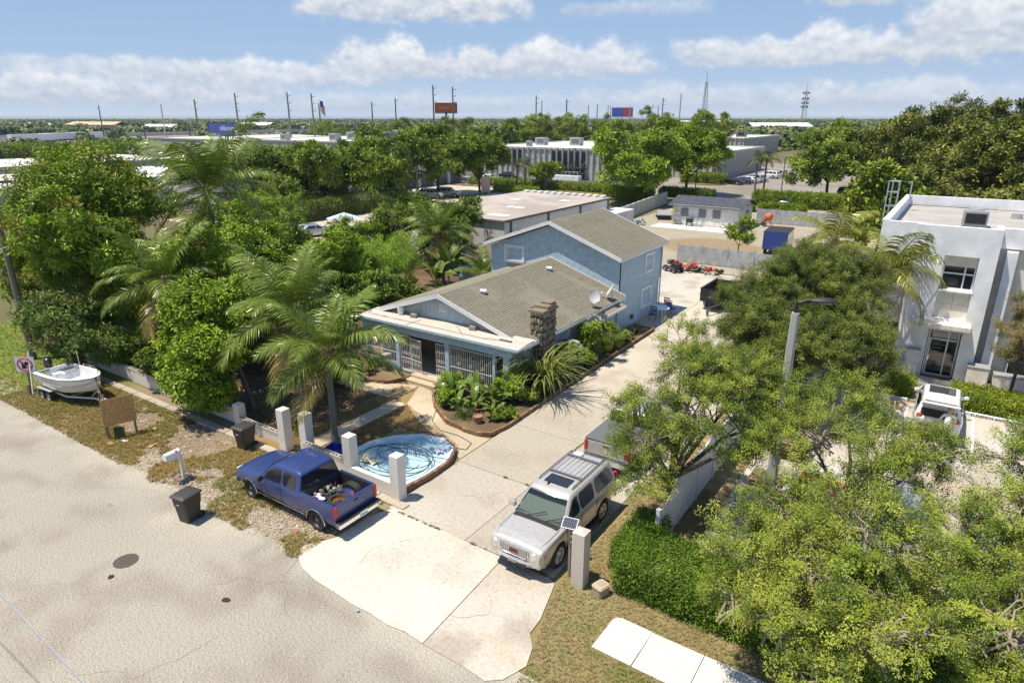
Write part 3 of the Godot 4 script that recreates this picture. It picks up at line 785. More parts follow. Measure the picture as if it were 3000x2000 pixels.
	# faces: +z front, +x side, and the two hidden ones above the roof
	for f in [[V3(-16.6, 0, -26.82), .72, 0.0, 4.0], [V3(-16.23, 0, -27.45), 1.25, PI / 2, 4.0], [V3(-16.97, 0, -27.45), 1.25, -PI / 2, 4.0], [V3(-16.6, 0, -28.08), .72, PI, 4.0]]:
		var y := .1
		while y < 3.95:
			var rowh := R(.22, .42); var u: float = -f[1] / 2
			while u < f[1] / 2 - .04:
				var sw := minf(R(.14, .32), f[1] / 2 - u)
				if sw > .07:
					var o := part(ch, "stone", stones[rng.randi() % 6], M.stone)
					var bs := Basis(Vector3.UP, f[2])
					o.transform = Transform3D(bs * Basis(V3(0, 0, 1), R(-.35, .35)) * Basis.from_scale(V3(sw * 1.12, rowh * R(.9, 1.15), R(.2, .4))), (f[0] as Vector3) + bs * V3(u + sw / 2, y + rowh / 2 + R(-.06, .06), 0))
				u += sw
			y += rowh
	for c in [[-16.6, 4.06, -27.45, .95, .14, 1.5], [-16.55, 4.2, -27.6, .8, .16, .9], [-16.5, 4.34, -27.75, .62, .14, .5]]:
		var cb := B.new(); cb.col = Color(.46, .37, .27); cb.cbox(V3(c[0], c[1], c[2]), V3(c[3], c[4], c[5]), .03); part(ch, "cap_stone", cb.mesh(), M.stone)
	# roof vents
	for p in [V3(-20.8, 4.08, -35.0), V3(-20.8, 4.08, -28.05)]:
		var vn := Node3D.new(); vn.name = "roof_vent"; lower.add_child(vn, true); vn.position = p
		var vb := B.new(); vb.lathe([Vector2(.1, -.05), Vector2(.1, .12)], 12); part(vn, "collar", vb.mesh(50), M.galv)
		vb = B.new()
		for t in 7:
			var a0 := PI * t / 7.0; var a1 := PI * (t + 1) / 7.0
			vb.quad(V3(.17, .1 + sin(a0) * .17, cos(a0) * .16), V3(.17, .1 + sin(a1) * .17, cos(a1) * .16), V3(-.17, .1 + sin(a1) * .17, cos(a1) * .16), V3(-.17, .1 + sin(a0) * .17, cos(a0) * .16))
			vb.tri(V3(.17, .1, 0), V3(.17, .1 + sin(a1) * .17, cos(a1) * .16), V3(.17, .1 + sin(a0) * .17, cos(a0) * .16)); vb.tri(V3(-.17, .1, 0), V3(-.17, .1 + sin(a0) * .17, cos(a0) * .16), V3(-.17, .1 + sin(a1) * .17, cos(a1) * .16))
		part(vn, "hood", vb.mesh(40), M.galv); vn.rotation.y = .5
	# satellite dishes
	for d in [[V3(-16.75, 2.72, -33.3), "white satellite dish nearer the stone chimney on the roof eave", .95], [V3(-16.6, 2.68, -35.3), "white satellite dish beside the tall blue wall on the roof eave", -1.1]]:
		var ds := thing("satellite_dish", d[1], "satellite dish", d[0], d[2], "satellite dishes on the lower roof")
		var db := B.new(); var rws := []
		for i in 5:
			var r := i / 4.0; var row := []
			for k in 20: row.append(V3(cos(TAU * k / 20) * .36 * r, sin(TAU * k / 20) * .44 * r, r * r * .1))
			rws.append(row)
		db.grid(rws, true)
		var rim := []
		for row in rws: rim.append([])
		for i in 5:
			for k in 20: rim[i].append(rws[i][k] - V3(0, 0, .012))
		rim.reverse(); db.grid(rim, true); db.grid([rws[4], rim[0]], true)
		var re := part(ds, "reflector", db.mesh(40), M.dish, V3(0, .62, 0)); re.rotation = V3(-.5, 0, 0)
		part(ds, "mast", tubemesh([V3(0, 0, -.05), V3(0, .5, -.05), V3(0, .62, -.02)], [.03], 8), M.galv)
		part(ds, "arm", tubemesh([V3(0, .3, 0), V3(0, .42, .5)], [.018], 6), M.galv)
		part(ds, "receiver", cboxmesh(V3(.16, .1, .14), V3(0, .46, .54), .02), M.dish)
		part(ds, "foot", boxmesh(V3(.3, .04, .3), V3(0, .02, -.03)), M.dark_grey)
	# loose things on the porch roof
	var bk := B.new(); bk.lathe([Vector2(.001, 0), Vector2(.15, 0), Vector2(.18, .4), Vector2(.165, .4), Vector2(.14, .04), Vector2(.001, .04)], 16)
	solo("bucket", bk.mesh(40), M.trim_white, "white plastic bucket standing on the flat porch roof", "bucket", "", V3(-24.55, 2.94, -25.45))
	for q in [[-23.55, "grey concrete block on porch roof near the white bucket"], [-19.55, "grey concrete block on porch roof near the right rake end"]]:
		var cb2 := B.new(); cb2.col = Color(.3, .28, .25); cb2.cbox(V3(0, .1, 0), V3(.36, .2, .2), .01); solo("concrete_block", cb2.mesh(), M.concrete, q[1], "concrete block", "blocks on the porch roof", V3(q[0], 2.93, -25.4), .2)

# ---------------------------------------------------------------- walls, pillars, pool, planters
func pillar_mesh(w: float, h: float, seed_: int) -> ArrayMesh:
	var rr := RandomNumberGenerator.new(); rr.seed = seed_
	var b := B.new(); var rows := []
	for i in 22:
		var y := h * i / 21.0; var row := []
		for k in 24:
			var s := k / 6; var u := (k % 6) / 6.0 - .5
			var p: Vector2 = [Vector2(u, -.5), Vector2(.5, u), Vector2(-u, .5), Vector2(-.5, -u)][s] * w
			var j := 1.0 + rr.randf_range(-.012, .012)
			row.append(V3(p.x * j, y, p.y * j))
		rows.append(row)
	for r in rows: r.reverse()
	b.grid(rows, true)
	var top: Array = rows[-1]
	for k in 24: b.tri(V3(0, h + .1, 0), top[k], top[(k + 1) % 24])
	return b.mesh(30)
func build_fences() -> void:
	var spots := [[-15.1, -15.02, 1.82, "white stucco gate pillar at the driveway corner of the pool", ""], [-17.68, -15.15, 1.82, "white stucco pillar in the middle of the low pool wall", ""],
		[-20.68, -15.52, 1.80, "white stucco pillar right of the garden path entrance", ""], [-21.66, -15.22, 1.86, "white stucco pillar left of the garden path entrance", ""], [-7.43, -14.62, 1.86, "pale stucco gate pillar beside the silver SUV", ""]]
	var i := 0
	for s in spots:
		var o := thing("gate_pillar", s[3], "pillar", V3(s[0], 0, s[1]), R(-.03, .03), "stucco gate pillars")
		part(o, "shaft", pillar_mesh(.40, s[2], 50 + i), M.stucco_white if i < 4 else M.stucco_side); i += 1
	var o2 := thing("wall_pillar", "short white pillar rising from the low garden wall by the black bin", "pillar", V3(-25.3, 0, -15.55))
	part(o2, "shaft", pillar_mesh(.38, 1.05, 77), M.stucco_white)
	# hollow concrete block seen from above
	var bb := B.new(); bb.col = Color(.56, .53, .48)
	for q in [[-.185, .03, .2], [0.0, .03, .2], [.185, .03, .2]]: bb.box(V3(q[0], .1, 0), V3(q[1], .2, q[2] - .06))
	for z in [-.085, .085]: bb.box(V3(0, .1, z), V3(.4, .2, .03))
	var block := bb.mesh()
	var segs := [[-20.45, -17.9, -15.22, .5, true, "low white block wall with open block cores beside the pool"], [-17.45, -15.3, -15.02, .62, false, "low white rendered wall between the two pool pillars"], [-25.08, -21.9, -15.45, .3, true, "low white wall behind the black bin with open block cores"],
		[-39.5, -25.5, -15.62, .55, true, "long white garden wall under the dense shrubs"]]
	for s in segs:
		var w := thing("garden_wall", s[5], "wall", Vector3.ZERO)
		part(w, "body", cboxmesh(V3(s[1] - s[0], s[3], .2), V3((s[0] + s[1]) / 2, s[3] / 2, s[2]), .015), M.stucco_white)
		if s[4]:
			var x: float = s[0] + .2
			while x < s[1] - .15:
				part(w, "block", block, M.concrete, V3(x, s[3], s[2] + R(-.004, .004))); x += .405
	# kerb strip in front of the wall
	var kb := thing("concrete_footing", "weathered concrete strip along the foot of the garden wall", "footing")
	var k := 0
	var x0 := -38.0
	while x0 < -15.6:
		var bs := B.new(); bs.col = mixc(Color(.36, .31, .25), Color(.48, .43, .36), rng.randf()); var l := R(1.1, 1.9)
		bs.cbox(V3(x0 + l / 2, .05, -14.72), V3(l - .04, .09, .36), .02); part(kb, "length", bs.mesh(), M.concrete); x0 += l

func curve_pts(a: Array, n: int, closed := false) -> Array:
	var c := Curve2D.new()
	var m := a.size() / 2
	for i in m:
		var p := Vector2(a[i * 2], a[i * 2 + 1])
		var q := Vector2(a[((i - 1 + m) % m) * 2], a[((i - 1 + m) % m) * 2 + 1]) if closed or i > 0 else p
		var r := Vector2(a[((i + 1) % m) * 2], a[((i + 1) % m) * 2 + 1]) if closed or i < m - 1 else p
		var t := (r - q) / 6.0
		c.add_point(p, -t, t)
	if closed: c.add_point(Vector2(a[0], a[1]), -(Vector2(a[2], a[3]) - Vector2(a[m * 2 - 2], a[m * 2 - 1])) / 6.0)
	var o := []
	for i in n: o.append(c.sample_baked(c.get_baked_length() * i / (n if closed else n - 1)))
	return o
var brick_meshes := []
# a brick edging of single bricks along a path (x,z pairs)
func brick_border(parent: Node, pts: Array, courses: int, y0 := .03) -> void:
	if brick_meshes.is_empty():
		for c in [Color(.34, .17, .09), Color(.40, .22, .12), Color(.30, .20, .13), Color(.42, .30, .19), Color(.25, .14, .09)]:
			var b := B.new(); b.col = c; b.cbox(V3(0, .031, 0), V3(.195, .062, .1), .008); brick_meshes.append(b.mesh())
	var cv := Curve2D.new()
	for p in pts: cv.add_point(p)
	var L := cv.get_baked_length()
	for k in courses:
		var d := .1 if k % 2 == 0 else .205
		while d < L - .08:
			var p := cv.sample_baked(d); var q := cv.sample_baked(minf(d + .05, L)); var t := (q - p).normalized()
			var o := part(parent, "brick", brick_meshes[rng.randi() % 5], M.brick)
			o.transform = Transform3D(Basis(Vector3.UP, -t.angle() + R(-.05, .05)), V3(p.x + R(-.006, .006), y0 + k * .068, p.y + R(-.006, .006)))
			d += .208

func build_pool() -> void:
	var o := thing("shell_pool", "empty blue painted garden pool with a low brick rim", "pool")
	var rim := curve_pts([-15.25, -15.4, -15.1, -16.6, -15.15, -17.9, -15.6, -18.85, -16.5, -19.25, -17.5, -19.05, -18.4, -18.3, -18.85, -17.4, -18.95, -16.4, -18.7, -15.5, -17.2, -15.38], 72, true)
	var ctr := Vector2(-16.9, -17.1)
	var b := B.new(); var rows := []
	var prof := [[1.0, .30], [.955, .29], [.90, .2], [.8, .15], [.68, .17], [.6, .09], [.4, .07], [.2, .065], [.02, .06]]
	var n := 72
	for j in prof.size():
		var row := []
		for i in n:
			var p: Vector2 = ctr.lerp(rim[i], prof[j][0])
			var wv: float = sin(i * .9) * .035 + nz.get_noise_2d(i * 9, j * 9) * .05
			row.append(V3(p.x, prof[j][1] + (wv if j > 1 and j < 6 else 0.0), p.y))
		rows.append(row)
	for j in rows.size() - 1:
		for i in n:
			var q: Vector3 = rows[j][i]
			b.col = mixc(Color(.50, .67, .74), Color(.39, .57, .66), fb(q.x, q.z, .4, 61))
			if j >= 6: b.col = mixc(b.col, Color(.20, .30, .29), smoothstep(.5, .8, fb(q.x, q.z, .5, 62)))
			elif j < 2: b.col = Color(.68, .77, .79)
			b.quad(rows[j][i], rows[j][(i + 1) % n], rows[j + 1][(i + 1) % n], rows[j + 1][i])
	for i in range(b.v.size() / 3): # wind upwards
		var f := i * 3
		if (b.v[f + 2] - b.v[f]).cross(b.v[f + 1] - b.v[f]).y < 0: var t := b.v[f + 1]; b.v[f + 1] = b.v[f + 2]; b.v[f + 2] = t
	part(o, "basin", b.mesh(60), M.pool_blue)
	# brick rim, three courses, outside the basin
	var pts := []
	for i in n + 1: pts.append(ctr + ((rim[i % n] as Vector2) - ctr) * 1.03)
	brick_border(o, pts, 4, .02)
	# painted fish on the shallow floor
	var f := B.new()
	var fp := [[-18.62, -15.95], [-18.45, -15.75], [-18.1, -15.72], [-17.75, -15.9], [-17.45, -15.75], [-17.5, -16.05], [-17.45, -16.3], [-17.75, -16.1], [-18.1, -16.25], [-18.35, -16.35], [-18.45, -16.15]]
	var pl := PackedVector2Array()
	for p in fp: pl.append(Vector2(p[0], p[1] - .25))
	f.prism(pl, .19, .2); part(o, "fish_motif", f.mesh(), mat("fish_yellow", Color(.55, .52, .33), .8))
	f = B.new(); pl = PackedVector2Array()
	for i in 10: pl.append(Vector2(-16.0 + cos(TAU * i / 10) * (.3 if i % 2 == 0 else .11), -18.35 + sin(TAU * i / 10) * (.3 if i % 2 == 0 else .11)))
	f.prism(pl, .235, .245); part(o, "star_motif", f.mesh(), mat("star_pink", Color(.60, .52, .58), .8))
	# hoses lying across it
	var hz := []
	var c := Vector2(-16.9, -16.9)
	for i in 150:
		var a := i * .19; var r := .9 + .35 * sin(i * .11) + .2 * sin(i * .037)
		hz.append(V3(c.x + cos(a) * r * (1.25) + sin(i * .05) * .35, .34 + .05 * sin(i * .13) * .5, c.y + sin(a) * r * .95 + sin(i * .031) * .3))
	hz.append_array([V3(-15.2, .36, -17.8), V3(-14.98, .33, -18.1)])
	solo("garden_hose", tubemesh(hz, [.016], 6), M.hose, "dark green garden hose coiled over the empty blue pool", "hose")
	hz = []
	for p in curve_pts([-18.9, -21.55, -18.3, -20.6, -17.4, -20.1, -16.4, -20.15, -15.5, -19.9, -15.35, -19.3, -16.0, -19.15, -16.5, -19.35], 50): hz.append(V3(p.x, .06, p.y))
	solo("garden_hose", tubemesh(hz, [.013], 6), M.hose, "dark hose winding from planter over the concrete walk", "hose")
	var cr := thing("blue_crate", "blue plastic tub behind the low pool wall", "tub", V3(-19.5, 0, -16.0), .2)
	var cb := B.new()
	for q in [[0, -.3, .84, .02], [0, .3, .84, .02]]: cb.box(V3(q[0], .2, q[1]), V3(q[2], .4, q[3]))
	for q in [[-.42, 0, .02, .6], [.42, 0, .02, .6]]: cb.box(V3(q[0], .2, q[1]), V3(q[2], .4, q[3]))
	cb.box(V3(0, .02, 0), V3(.8, .03, .58)); part(cr, "tub", cb.mesh(), M.blue_plastic)
	part(cr, "rim", boxmesh(V3(.9, .03, .05), V3(0, .4, .31)), M.blue_plastic); part(cr, "rim", boxmesh(V3(.9, .03, .05), V3(0, .4, -.31)), M.blue_plastic)
	var ball := B.new(); ball.lathe([Vector2(.001, 0), Vector2(.09, .03), Vector2(.15, .1), Vector2(.16, .16), Vector2(.13, .25), Vector2(.07, .3), Vector2(.001, .31)], 14)
	solo("rubber_ball", ball.mesh(60), mat("ball", Color(.42, .25, .19), .8, 0, M_tex.bark, 3), "faded pink ball beside the garden path entrance pillar", "ball", "", V3(-21.35, 0.01, -15.95))

func build_planters() -> void:
	var o := thing("planter_bed", "raised brick edged bed between house and driveway full of plants", "planter")
	var pts := []
	for p in curve_pts([-20.3, -23.3, -20.1, -22.75, -19.2, -21.85, -17.7, -20.9, -16.4, -20.6], 20): pts.append(p)
	for q in [[-15.7, -20.62], [-15.2, -20.95], [-15.05, -22.0], [-15.1, -25.0], [-15.18, -28.0], [-15.2, -31.0], [-15.2, -35.0], [-15.2, -39.0], [-16.7, -39.1]]: pts.append(Vector2(q[0], q[1]))
	brick_border(o, pts, 3, .035)
	var poly := PackedVector2Array()
	for p in pts: poly.append(p)
	poly.append_array(pv([-16.9, -39.1, -16.9, -24.9, -20.3, -24.2]))
	part(o, "soil", slab_mesh(poly, .0, .12, Color(.24, .175, .11), 1.0, .5), M.soil)
	var o2 := thing("planter_bed", "curved brick edged bed left of the porch steps", "planter")
	pts = curve_pts([-27.3, -23.6, -26.8, -23.0, -25.9, -22.5, -24.5, -22.35, -23.2, -22.7, -22.8, -23.6], 22)
	brick_border(o2, pts, 3, .03)
	poly = PackedVector2Array()
	for p in pts: poly.append(p)
	poly.append_array(pv([-22.9, -24.3, -27.2, -24.3]))
	part(o2, "soil", slab_mesh(poly, .0, .12, Color(.28, .2, .12), 1.0, .5), M.soil)

# ---------------------------------------------------------------- street side things
func wheelie_bin(at: Vector3, turn: float, label: String) -> void:
	var o := thing("wheeled_bin", label, "trash bin", at, turn, "wheeled trash bins")
	var b := B.new(); var rows := []
	for s in [[.0, .23, .25], [.05, .25, .27], [.6, .285, .32], [.62, .305, .34], [.78, .31, .35], [.97, .315, .37]]:
		var y: float = s[0]; var a: float = s[1]; var d: float = s[2]; var r := .05; var row := []
		for q in [[a - r, -d], [a, -d + r], [a, d - r], [a - r, d], [-a + r, d], [-a, d - r], [-a, -d + r], [-a + r, -d]]: row.append(V3(q[0], y, q[1]))
		row.reverse(); rows.append(row)
	b.grid(rows, true)
	for k in range(1, 7): b.tri(rows[0][0], rows[0][k], rows[0][k + 1])
	part(o, "body", b.mesh(30), M.bin_plastic)
	b = B.new(); rows = []
	for s in [[.97, .34, .40], [1.01, .34, .40], [1.05, .29, .34], [1.065, .2, .24], [1.07, .01, .01]]:
		var row := []
		for q in [[1, -.9], [1, .9], [.9, 1], [-.9, 1], [-1, .9], [-1, -.9], [-.9, -1], [.9, -1]]: row.append(V3(q[0] * s[1], s[0], q[1] * s[2] + .01))
		row.reverse(); rows.append(row)
	b.grid(rows, true); part(o, "lid", b.mesh(30), mat("bin_lid", Color(.05, .05, .045), .45, 0, M_tex.dust, 2) if not M.has("bin_lid") else M.bin_lid)
	part(o, "handle", tubemesh([V3(-.24, .93, -.36), V3(-.24, .95, -.45), V3(.24, .95, -.45), V3(.24, .93, -.36)], [.018], 6), M.bin_plastic)
	for s in [-1, 1]:
		var w := B.new(); w.xf = Transform3D(Basis(V3(0, 0, 1), PI / 2), V3(s * .27, .13, -.27)); w.lathe([Vector2(.001, -.035), Vector2(.12, -.035), Vector2(.13, -.02), Vector2(.13, .02), Vector2(.12, .035), Vector2(.001, .035)], 16)
		part(o, "wheel", w.mesh(35), M.rubber)
	# pale emblem on the front: a leaping animal over a stroke
	var e := B.new()
	e.tube([V3(-.1, .72, .368), V3(-.05, .745, .37), V3(0, .735, .37), V3(.05, .76, .372), V3(.1, .77, .372)], [.012, .02, .014, .022, .006], 5); e.tube([V3(-.09, .69, .366), V3(.06, .70, .367)], [.006], 4)
	e.tube([V3(-.06, .735, .37), V3(-.1, .70, .367)], [.007], 4); e.tube([V3(.05, .75, .371), V3(.09, .725, .37)], [.007], 4)
	part(o, "emblem", e.mesh(), M.mid_grey)

func build_street_things() -> void:
	wheelie_bin(V3(-20.25, .02, -10.05), .15, "dark wheeled trash bin standing at the road edge near mailbox")
	wheelie_bin(V3(-23.2, .02, -14.35), .1, "dark wheeled trash bin in the shade against the low wall")
	# mailbox
	var o := thing("mailbox", "white mailbox on a white post at the road edge", "mailbox", V3(-23.0, .01, -11.45), .1)
	part(o, "post", boxmesh(V3(.1, 1.15, .1), V3(0, .57, 0)), M.stucco_white)
	part(o, "arm", boxmesh(V3(.09, .09, .6), V3(0, 1.0, .18)), M.stucco_white)
	var b := B.new(); var rows := []
	for z in [.02, .62]:
		var row := []
		for q in [[-.12, 1.05], [.12, 1.05]]: row.append(V3(q[0], q[1], z))
		for t in 9: row.append(V3(.12 * cos(PI * t / 8), 1.2 + .12 * sin(PI * t / 8), z))
		rows.append(row)
	b.grid(rows, true)
	for k in range(1, 10): b.tri(rows[1][0], rows[1][k], rows[1][k + 1]); b.tri(rows[0][0], rows[0][k + 1], rows[0][k])
	part(o, "box", b.mesh(30), M.trim_white)
	part(o, "flag", boxmesh(V3(.012, .12, .05), V3(.13, 1.3, .2)), M.red_plastic)
	for k in 9:
		var rb := B.new(); rb.col = mixc(Color(.55, .5, .45), Color(.4, .28, .22), rng.randf()); rb.cbox(Vector3.ZERO, V3(R(.12, .25), R(.06, .12), R(.1, .2)), .02)
		var st := part(o, "stone", rb.mesh(), M.stone, V3(cos(k * .7) * .25, .05, sin(k * .7) * .22)); st.rotation.y = k
	# plywood board on posts (two hinged panels)
	o = thing("plywood_board", "plywood notice board on timber legs beside the boat trailer", "board", V3(-28.6, 0, -12.0))
	var dirv := V3(.33, 0, -.98).normalized()
	var ang := atan2(-dirv.z, dirv.x)
	var pn := part(o, "panel", boxmesh(V3(1.25, .62, .02), V3(0, .95, .06)), M.plywood); pn.rotation.y = ang
	pn = part(o, "panel", boxmesh(V3(1.25, .60, .02), V3(0, 1.565, .06)), M.plywood); pn.rotation.y = ang
	for s in [-.52, .52]:
		var lg := part(o, "leg", boxmesh(V3(.09, 1.85, .09), V3(s, .925, 0)), M.timber); lg.rotation.y = ang
	# second board folded back
	var d2 := V3(-.85, 0, -.35).normalized(); var an2 := atan2(-d2.z, d2.x)
	pn = part(o, "rear_panel", boxmesh(V3(1.25, 1.2, .02), V3(.64, 1.25, 0)), mat("ply_red", Color(.30, .11, .05), .8, 0, M_tex.wood, 1.5)); pn.rotation.y = an2; pn.position = -dirv * .52
	for s in [.1, 1.2]:
		var lg := part(o, "rear_leg", boxmesh(V3(.08, 1.8, .08), V3(s, .9, -.06)), M.timber); lg.rotation.y = an2; lg.position = -dirv * .52
	# no dumping sign
	o = thing("dumping_sign", "white no dumping sign with red ring beside the boat", "sign", V3(-37.4, 0, -11.9), -.95 + PI / 2)
	part(o, "post", boxmesh(V3(.09, 1.3, .09), V3(0, .65, -.06)), M.timber)
	part(o, "panel", boxmesh(V3(1.0, .8, .02), V3(0, 1.5, 0)), M.trim_white)
	b = B.new()
	for q in [[0, .395, 1.0, .012], [0, -.395, 1.0, .012]]: b.box(V3(q[0], 1.5 + q[1], .012), V3(q[2], q[3], .006))
	for q in [-.495, .495]: b.box(V3(q, 1.5, .012), V3(.012, .8, .006))
	part(o, "border", b.mesh(), M.dark)
	b = B.new(); var ring := []
	for i in 33: ring.append(V3(cos(TAU * i / 32) * .36, 1.5 + sin(TAU * i / 32) * .32, .016))
	b.tube(ring, [.035], 5, false); b.tube([V3(-.24, 1.73, .018), V3(.24, 1.27, .018)], [.032], 5)
	part(o, "ring", b.mesh(), M.tail_red)
	b = B.new(); b.box(V3(-.05, 1.44, .013), V3(.22, .3, .006)); b.box(V3(.1, 1.56, .0135), V3(.16, .18, .005)); part(o, "pictogram", b.mesh(), M.dark)
	o = solo("leaning_pole", tubemesh([V3(-36.85, .1, -11.75), V3(-37.35, 2.15, -12.15)], [.035], 8), M.trim_white, "white pole leaning across the no dumping sign", "pole")
	solo("timber_post", boxmesh(V3(.12, .6, .12), V3(0, .28, 0)), M.timber, "short raw timber stub below the no dumping sign", "post", "", V3(-37.05, 0, -11.7), .4)
	# wooden utility pole at the far left
	o = thing("utility_pole", "tall weathered timber utility pole rising past the left edge", "utility pole", V3(-42.8, 0, -14.1))
	part(o, "shaft", tubemesh([V3(0, 0, 0), V3(-.15, 6.4, 0), V3(-.3, 10.5, 0)], [.19, .15, .12], 12), M.timber_grey)
	part(o, "crossarm", boxmesh(V3(.12, .14, 2.2), V3(-.3, 9.9, 0)), M.timber_grey)
	for y in [5.3, 4.6, 7.9]: solo("overhead_wire", tubemesh([V3(-42.9, y, -14.1), V3(-60, y - .7, -9.0), V3(-80, y, -4.0)], [.014], 4), M.black, "overhead wire leaving the left utility pole " + {5.3: "at middle height", 4.6: "lowest of the three", 7.9: "highest of the three"}[y], "wire", "wires on the left pole")
	solo("overhead_cable", tubemesh([V3(-45, 7.6, -2.4), V3(-25, 7.1, -2.3), V3(-9.99, 7.0, -2.24), V3(-7.45, 7.0, -2.15), V3(3, 7.2, -2.0)], [.011], 5), M.galv, "thin pale overhead cable crossing the bottom left corner", "cable")
	# manhole
	o = thing("manhole_cover", "round brown iron manhole cover set in the road", "manhole cover", V3(-19.75, .021, -7.6))
	b = B.new(); b.lathe([Vector2(.36, .0), Vector2(.36, .012), Vector2(.31, .012), Vector2(.31, .004)], 32); part(o, "frame", b.mesh(30), mat("iron", Color(.14, .115, .09), .7, 0, M_tex.bark, 3))
	b = B.new(); b.lathe([Vector2(.305, .0), Vector2(.305, .01), Vector2(.001, .01)], 32); part(o, "lid", b.mesh(30), mat("iron_lid", Color(.17, .135, .105), .75, 0, M_tex.bark, 6))
	b = B.new()
	for i in range(-4, 5):
		for j in range(-4, 5):
			if i * i + j * j < 18: b.box(V3(i * .062, .012, j * .062), V3(.035, .006, .035))
	part(o, "stud", b.mesh(), M.iron)
	# scraps lying on the road
	for s in [[-15.55, -8.3, .16, .09, "small torn black scrap on the road near the apron"], [-19.35, -6.95, .1, .1, "small black stone on the road below the manhole"], [-12.05, -10.1, .07, .05, "crumpled blue and white wrapper at the apron edge"]]:
		b = B.new(); b.col = Color(.03, .028, .025) if s[0] < -13 else Color(.35, .4, .6)
		var pl := PackedVector2Array()
		for i in 7: pl.append(Vector2(cos(TAU * i / 7) * s[2] * R(.6, 1.1), sin(TAU * i / 7) * s[3] * R(.6, 1.2)))
		b.prism(pl, 0, .025); solo("litter", b.mesh(), M.vmatte, s[4], "litter", "litter on the road", V3(s[0], .022 if s[0] < -13 else .046, s[1]), .5)
	# gate opener box and solar panel by the right pillar
	o = thing("gate_opener", "beige gate opener box on the dry grass", "gate opener", V3(-6.72, 0, -14.6), -.3)
	part(o, "base", cboxmesh(V3(.36, .3, .42), V3(0, .15, 0), .04), mat("beige", Color(.40, .33, .24), .55, 0, M_tex.dust, 2))
	part(o, "lid", cboxmesh(V3(.40, .08, .46), V3(0, .32, 0), .05), mat("beige_lid", Color(.50, .41, .29), .5, 0, M_tex.dust, 2))
	b = B.new(); b.box(V3(0, .363, -.03), V3(.2, .012, .24)); part(o, "hatch", b.mesh(), M.beige)
	o = thing("solar_panel", "small solar panel on a post beside the silver SUV", "solar panel", V3(-7.86, 0, -14.75))
	part(o, "post", boxmesh(V3(.07, 1.85, .07), V3(0, .92, 0)), mat("post_brown", Color(.26, .21, .17), .7))
	var sp := Node3D.new(); sp.name = "panel"; o.add_child(sp); sp.position = V3(0, 1.92, .05); sp.rotation = V3(.5, .2, 0)
	part(sp, "frame", boxmesh(V3(.46, .025, .36)), M.trim_white); part(sp, "cells", boxmesh(V3(.42, .008, .32), V3(0, .016, 0)), M.solar)
	b = B.new()
	for i in 7: b.box(V3(-.18 + i * .06, .021, 0), V3(.004, .002, .32))
	for i in 4: b.box(V3(0, .0212, -.12 + i * .08), V3(.42, .002, .004))
	part(sp, "grid_line", b.mesh(), M.mid_grey)
	o = thing("fence_bracket", "white metal bracket rail joining solar post and gate pillar", "bracket", V3(-7.8, 0, -14.7)); part(o, "rail", boxmesh(V3(.3, .04, .04), V3(.12, 1.5, 0)), M.trim_white); part(o, "rail", boxmesh(V3(.3, .04, .04), V3(.12, 1.3, 0)), M.trim_white)
	# white vinyl fence, panels between posts, stepping down to the front
	o = thing("vinyl_fence", "white vinyl privacy fence beside the oak trunk", "fence")
	var zp := [-17.35, -19.2, -21.05, -22.9, -24.8, -26.7, -28.6, -30.5, -32.4]
	for i in zp.size():
		part(o, "post", cboxmesh(V3(.13, 1.62 if i == 0 else 1.95, .13), V3(-6.15, .8 if i == 0 else .975, zp[i]), .015), M.vinyl)
		if i < zp.size() - 1:
			var l: float = zp[i] - zp[i + 1]; var nb := 12
			for k in nb:
				var z: float = zp[i] - .065 - (l - .13) * (k + .5) / nb
				var ht: float = 1.75 if i > 0 else 1.36 + .38 * (.5 - .5 * cos(PI * (k + .5) / nb))
				part(o, "board", boxmesh(V3(.035, ht, (l - .13) / nb - .003), V3(-6.15 + (.004 if k % 2 else 0.0), ht / 2 + .08, z)), M.vinyl)
			part(o, "rail", boxmesh(V3(.06, .12, l - .13), V3(-6.15, .12, zp[i] - l / 2)), M.vinyl)
			if i > 0: part(o, "rail", boxmesh(V3(.06, .09, l - .13), V3(-6.15, 1.86, zp[i] - l / 2)), M.vinyl)
	# street lamp
	o = thing("street_lamp", "tall square concrete lamp post with dark cobra head lamp", "street lamp", V3(-3.97, 0, -22.9))
	b = B.new(); rows = []
	for s in [[0, .19], [7.0, .115]]:
		var row := []; var r: float = s[1]
		for q in [[r, -r * .7], [r, r * .7], [r * .7, r], [-r * .7, r], [-r, r * .7], [-r, -r * .7], [-r * .7, -r], [r * .7, -r]]: row.append(V3(q[0], s[0], q[1]))
		row.reverse(); rows.append(row)
	b.grid(rows, true)
	for k in range(1, 7): b.tri(rows[1][0], rows[1][k], rows[1][k + 1])
	part(o, "shaft", b.mesh(20), mat("pole_concrete", Color(.50, .50, .49), .85, 0, M_tex.concrete, .9, M_tex.n_fine, .5))
	var hd := Node3D.new(); hd.name = "lamp_head"; o.add_child(hd); hd.position = V3(0, 7.0, 0); hd.rotation.y = .35
	part(hd, "bracket", tubemesh([V3(0, 0, 0), V3(0, .2, 0), V3(.02, .38, 0)], [.075, .07, .06], 10), M.black)
	part(hd, "arm", tubemesh([V3(0, .3, 0), V3(.25, .42, 0), V3(.5, .45, 0)], [.06, .06, .08], 8), M.black)
	b = B.new(); rows = []
	for s in [[.35, .04, .05, .05], [.5, .12, .09, .06], [.75, .2, .14, .07], [1.0, .19, .13, .06], [1.15, .12, .08, .04], [1.2, .02, .02, .02]]:
		var row := []
		for t in 12:
			var a := TAU * t / 12; row.append(V3(s[0], .44 + sin(a) * (s[2] if sin(a) > 0 else s[3]), cos(a) * s[1]))
		rows.append(row)
	b.grid(rows, true); part(hd, "housing", b.mesh(40), M.black)
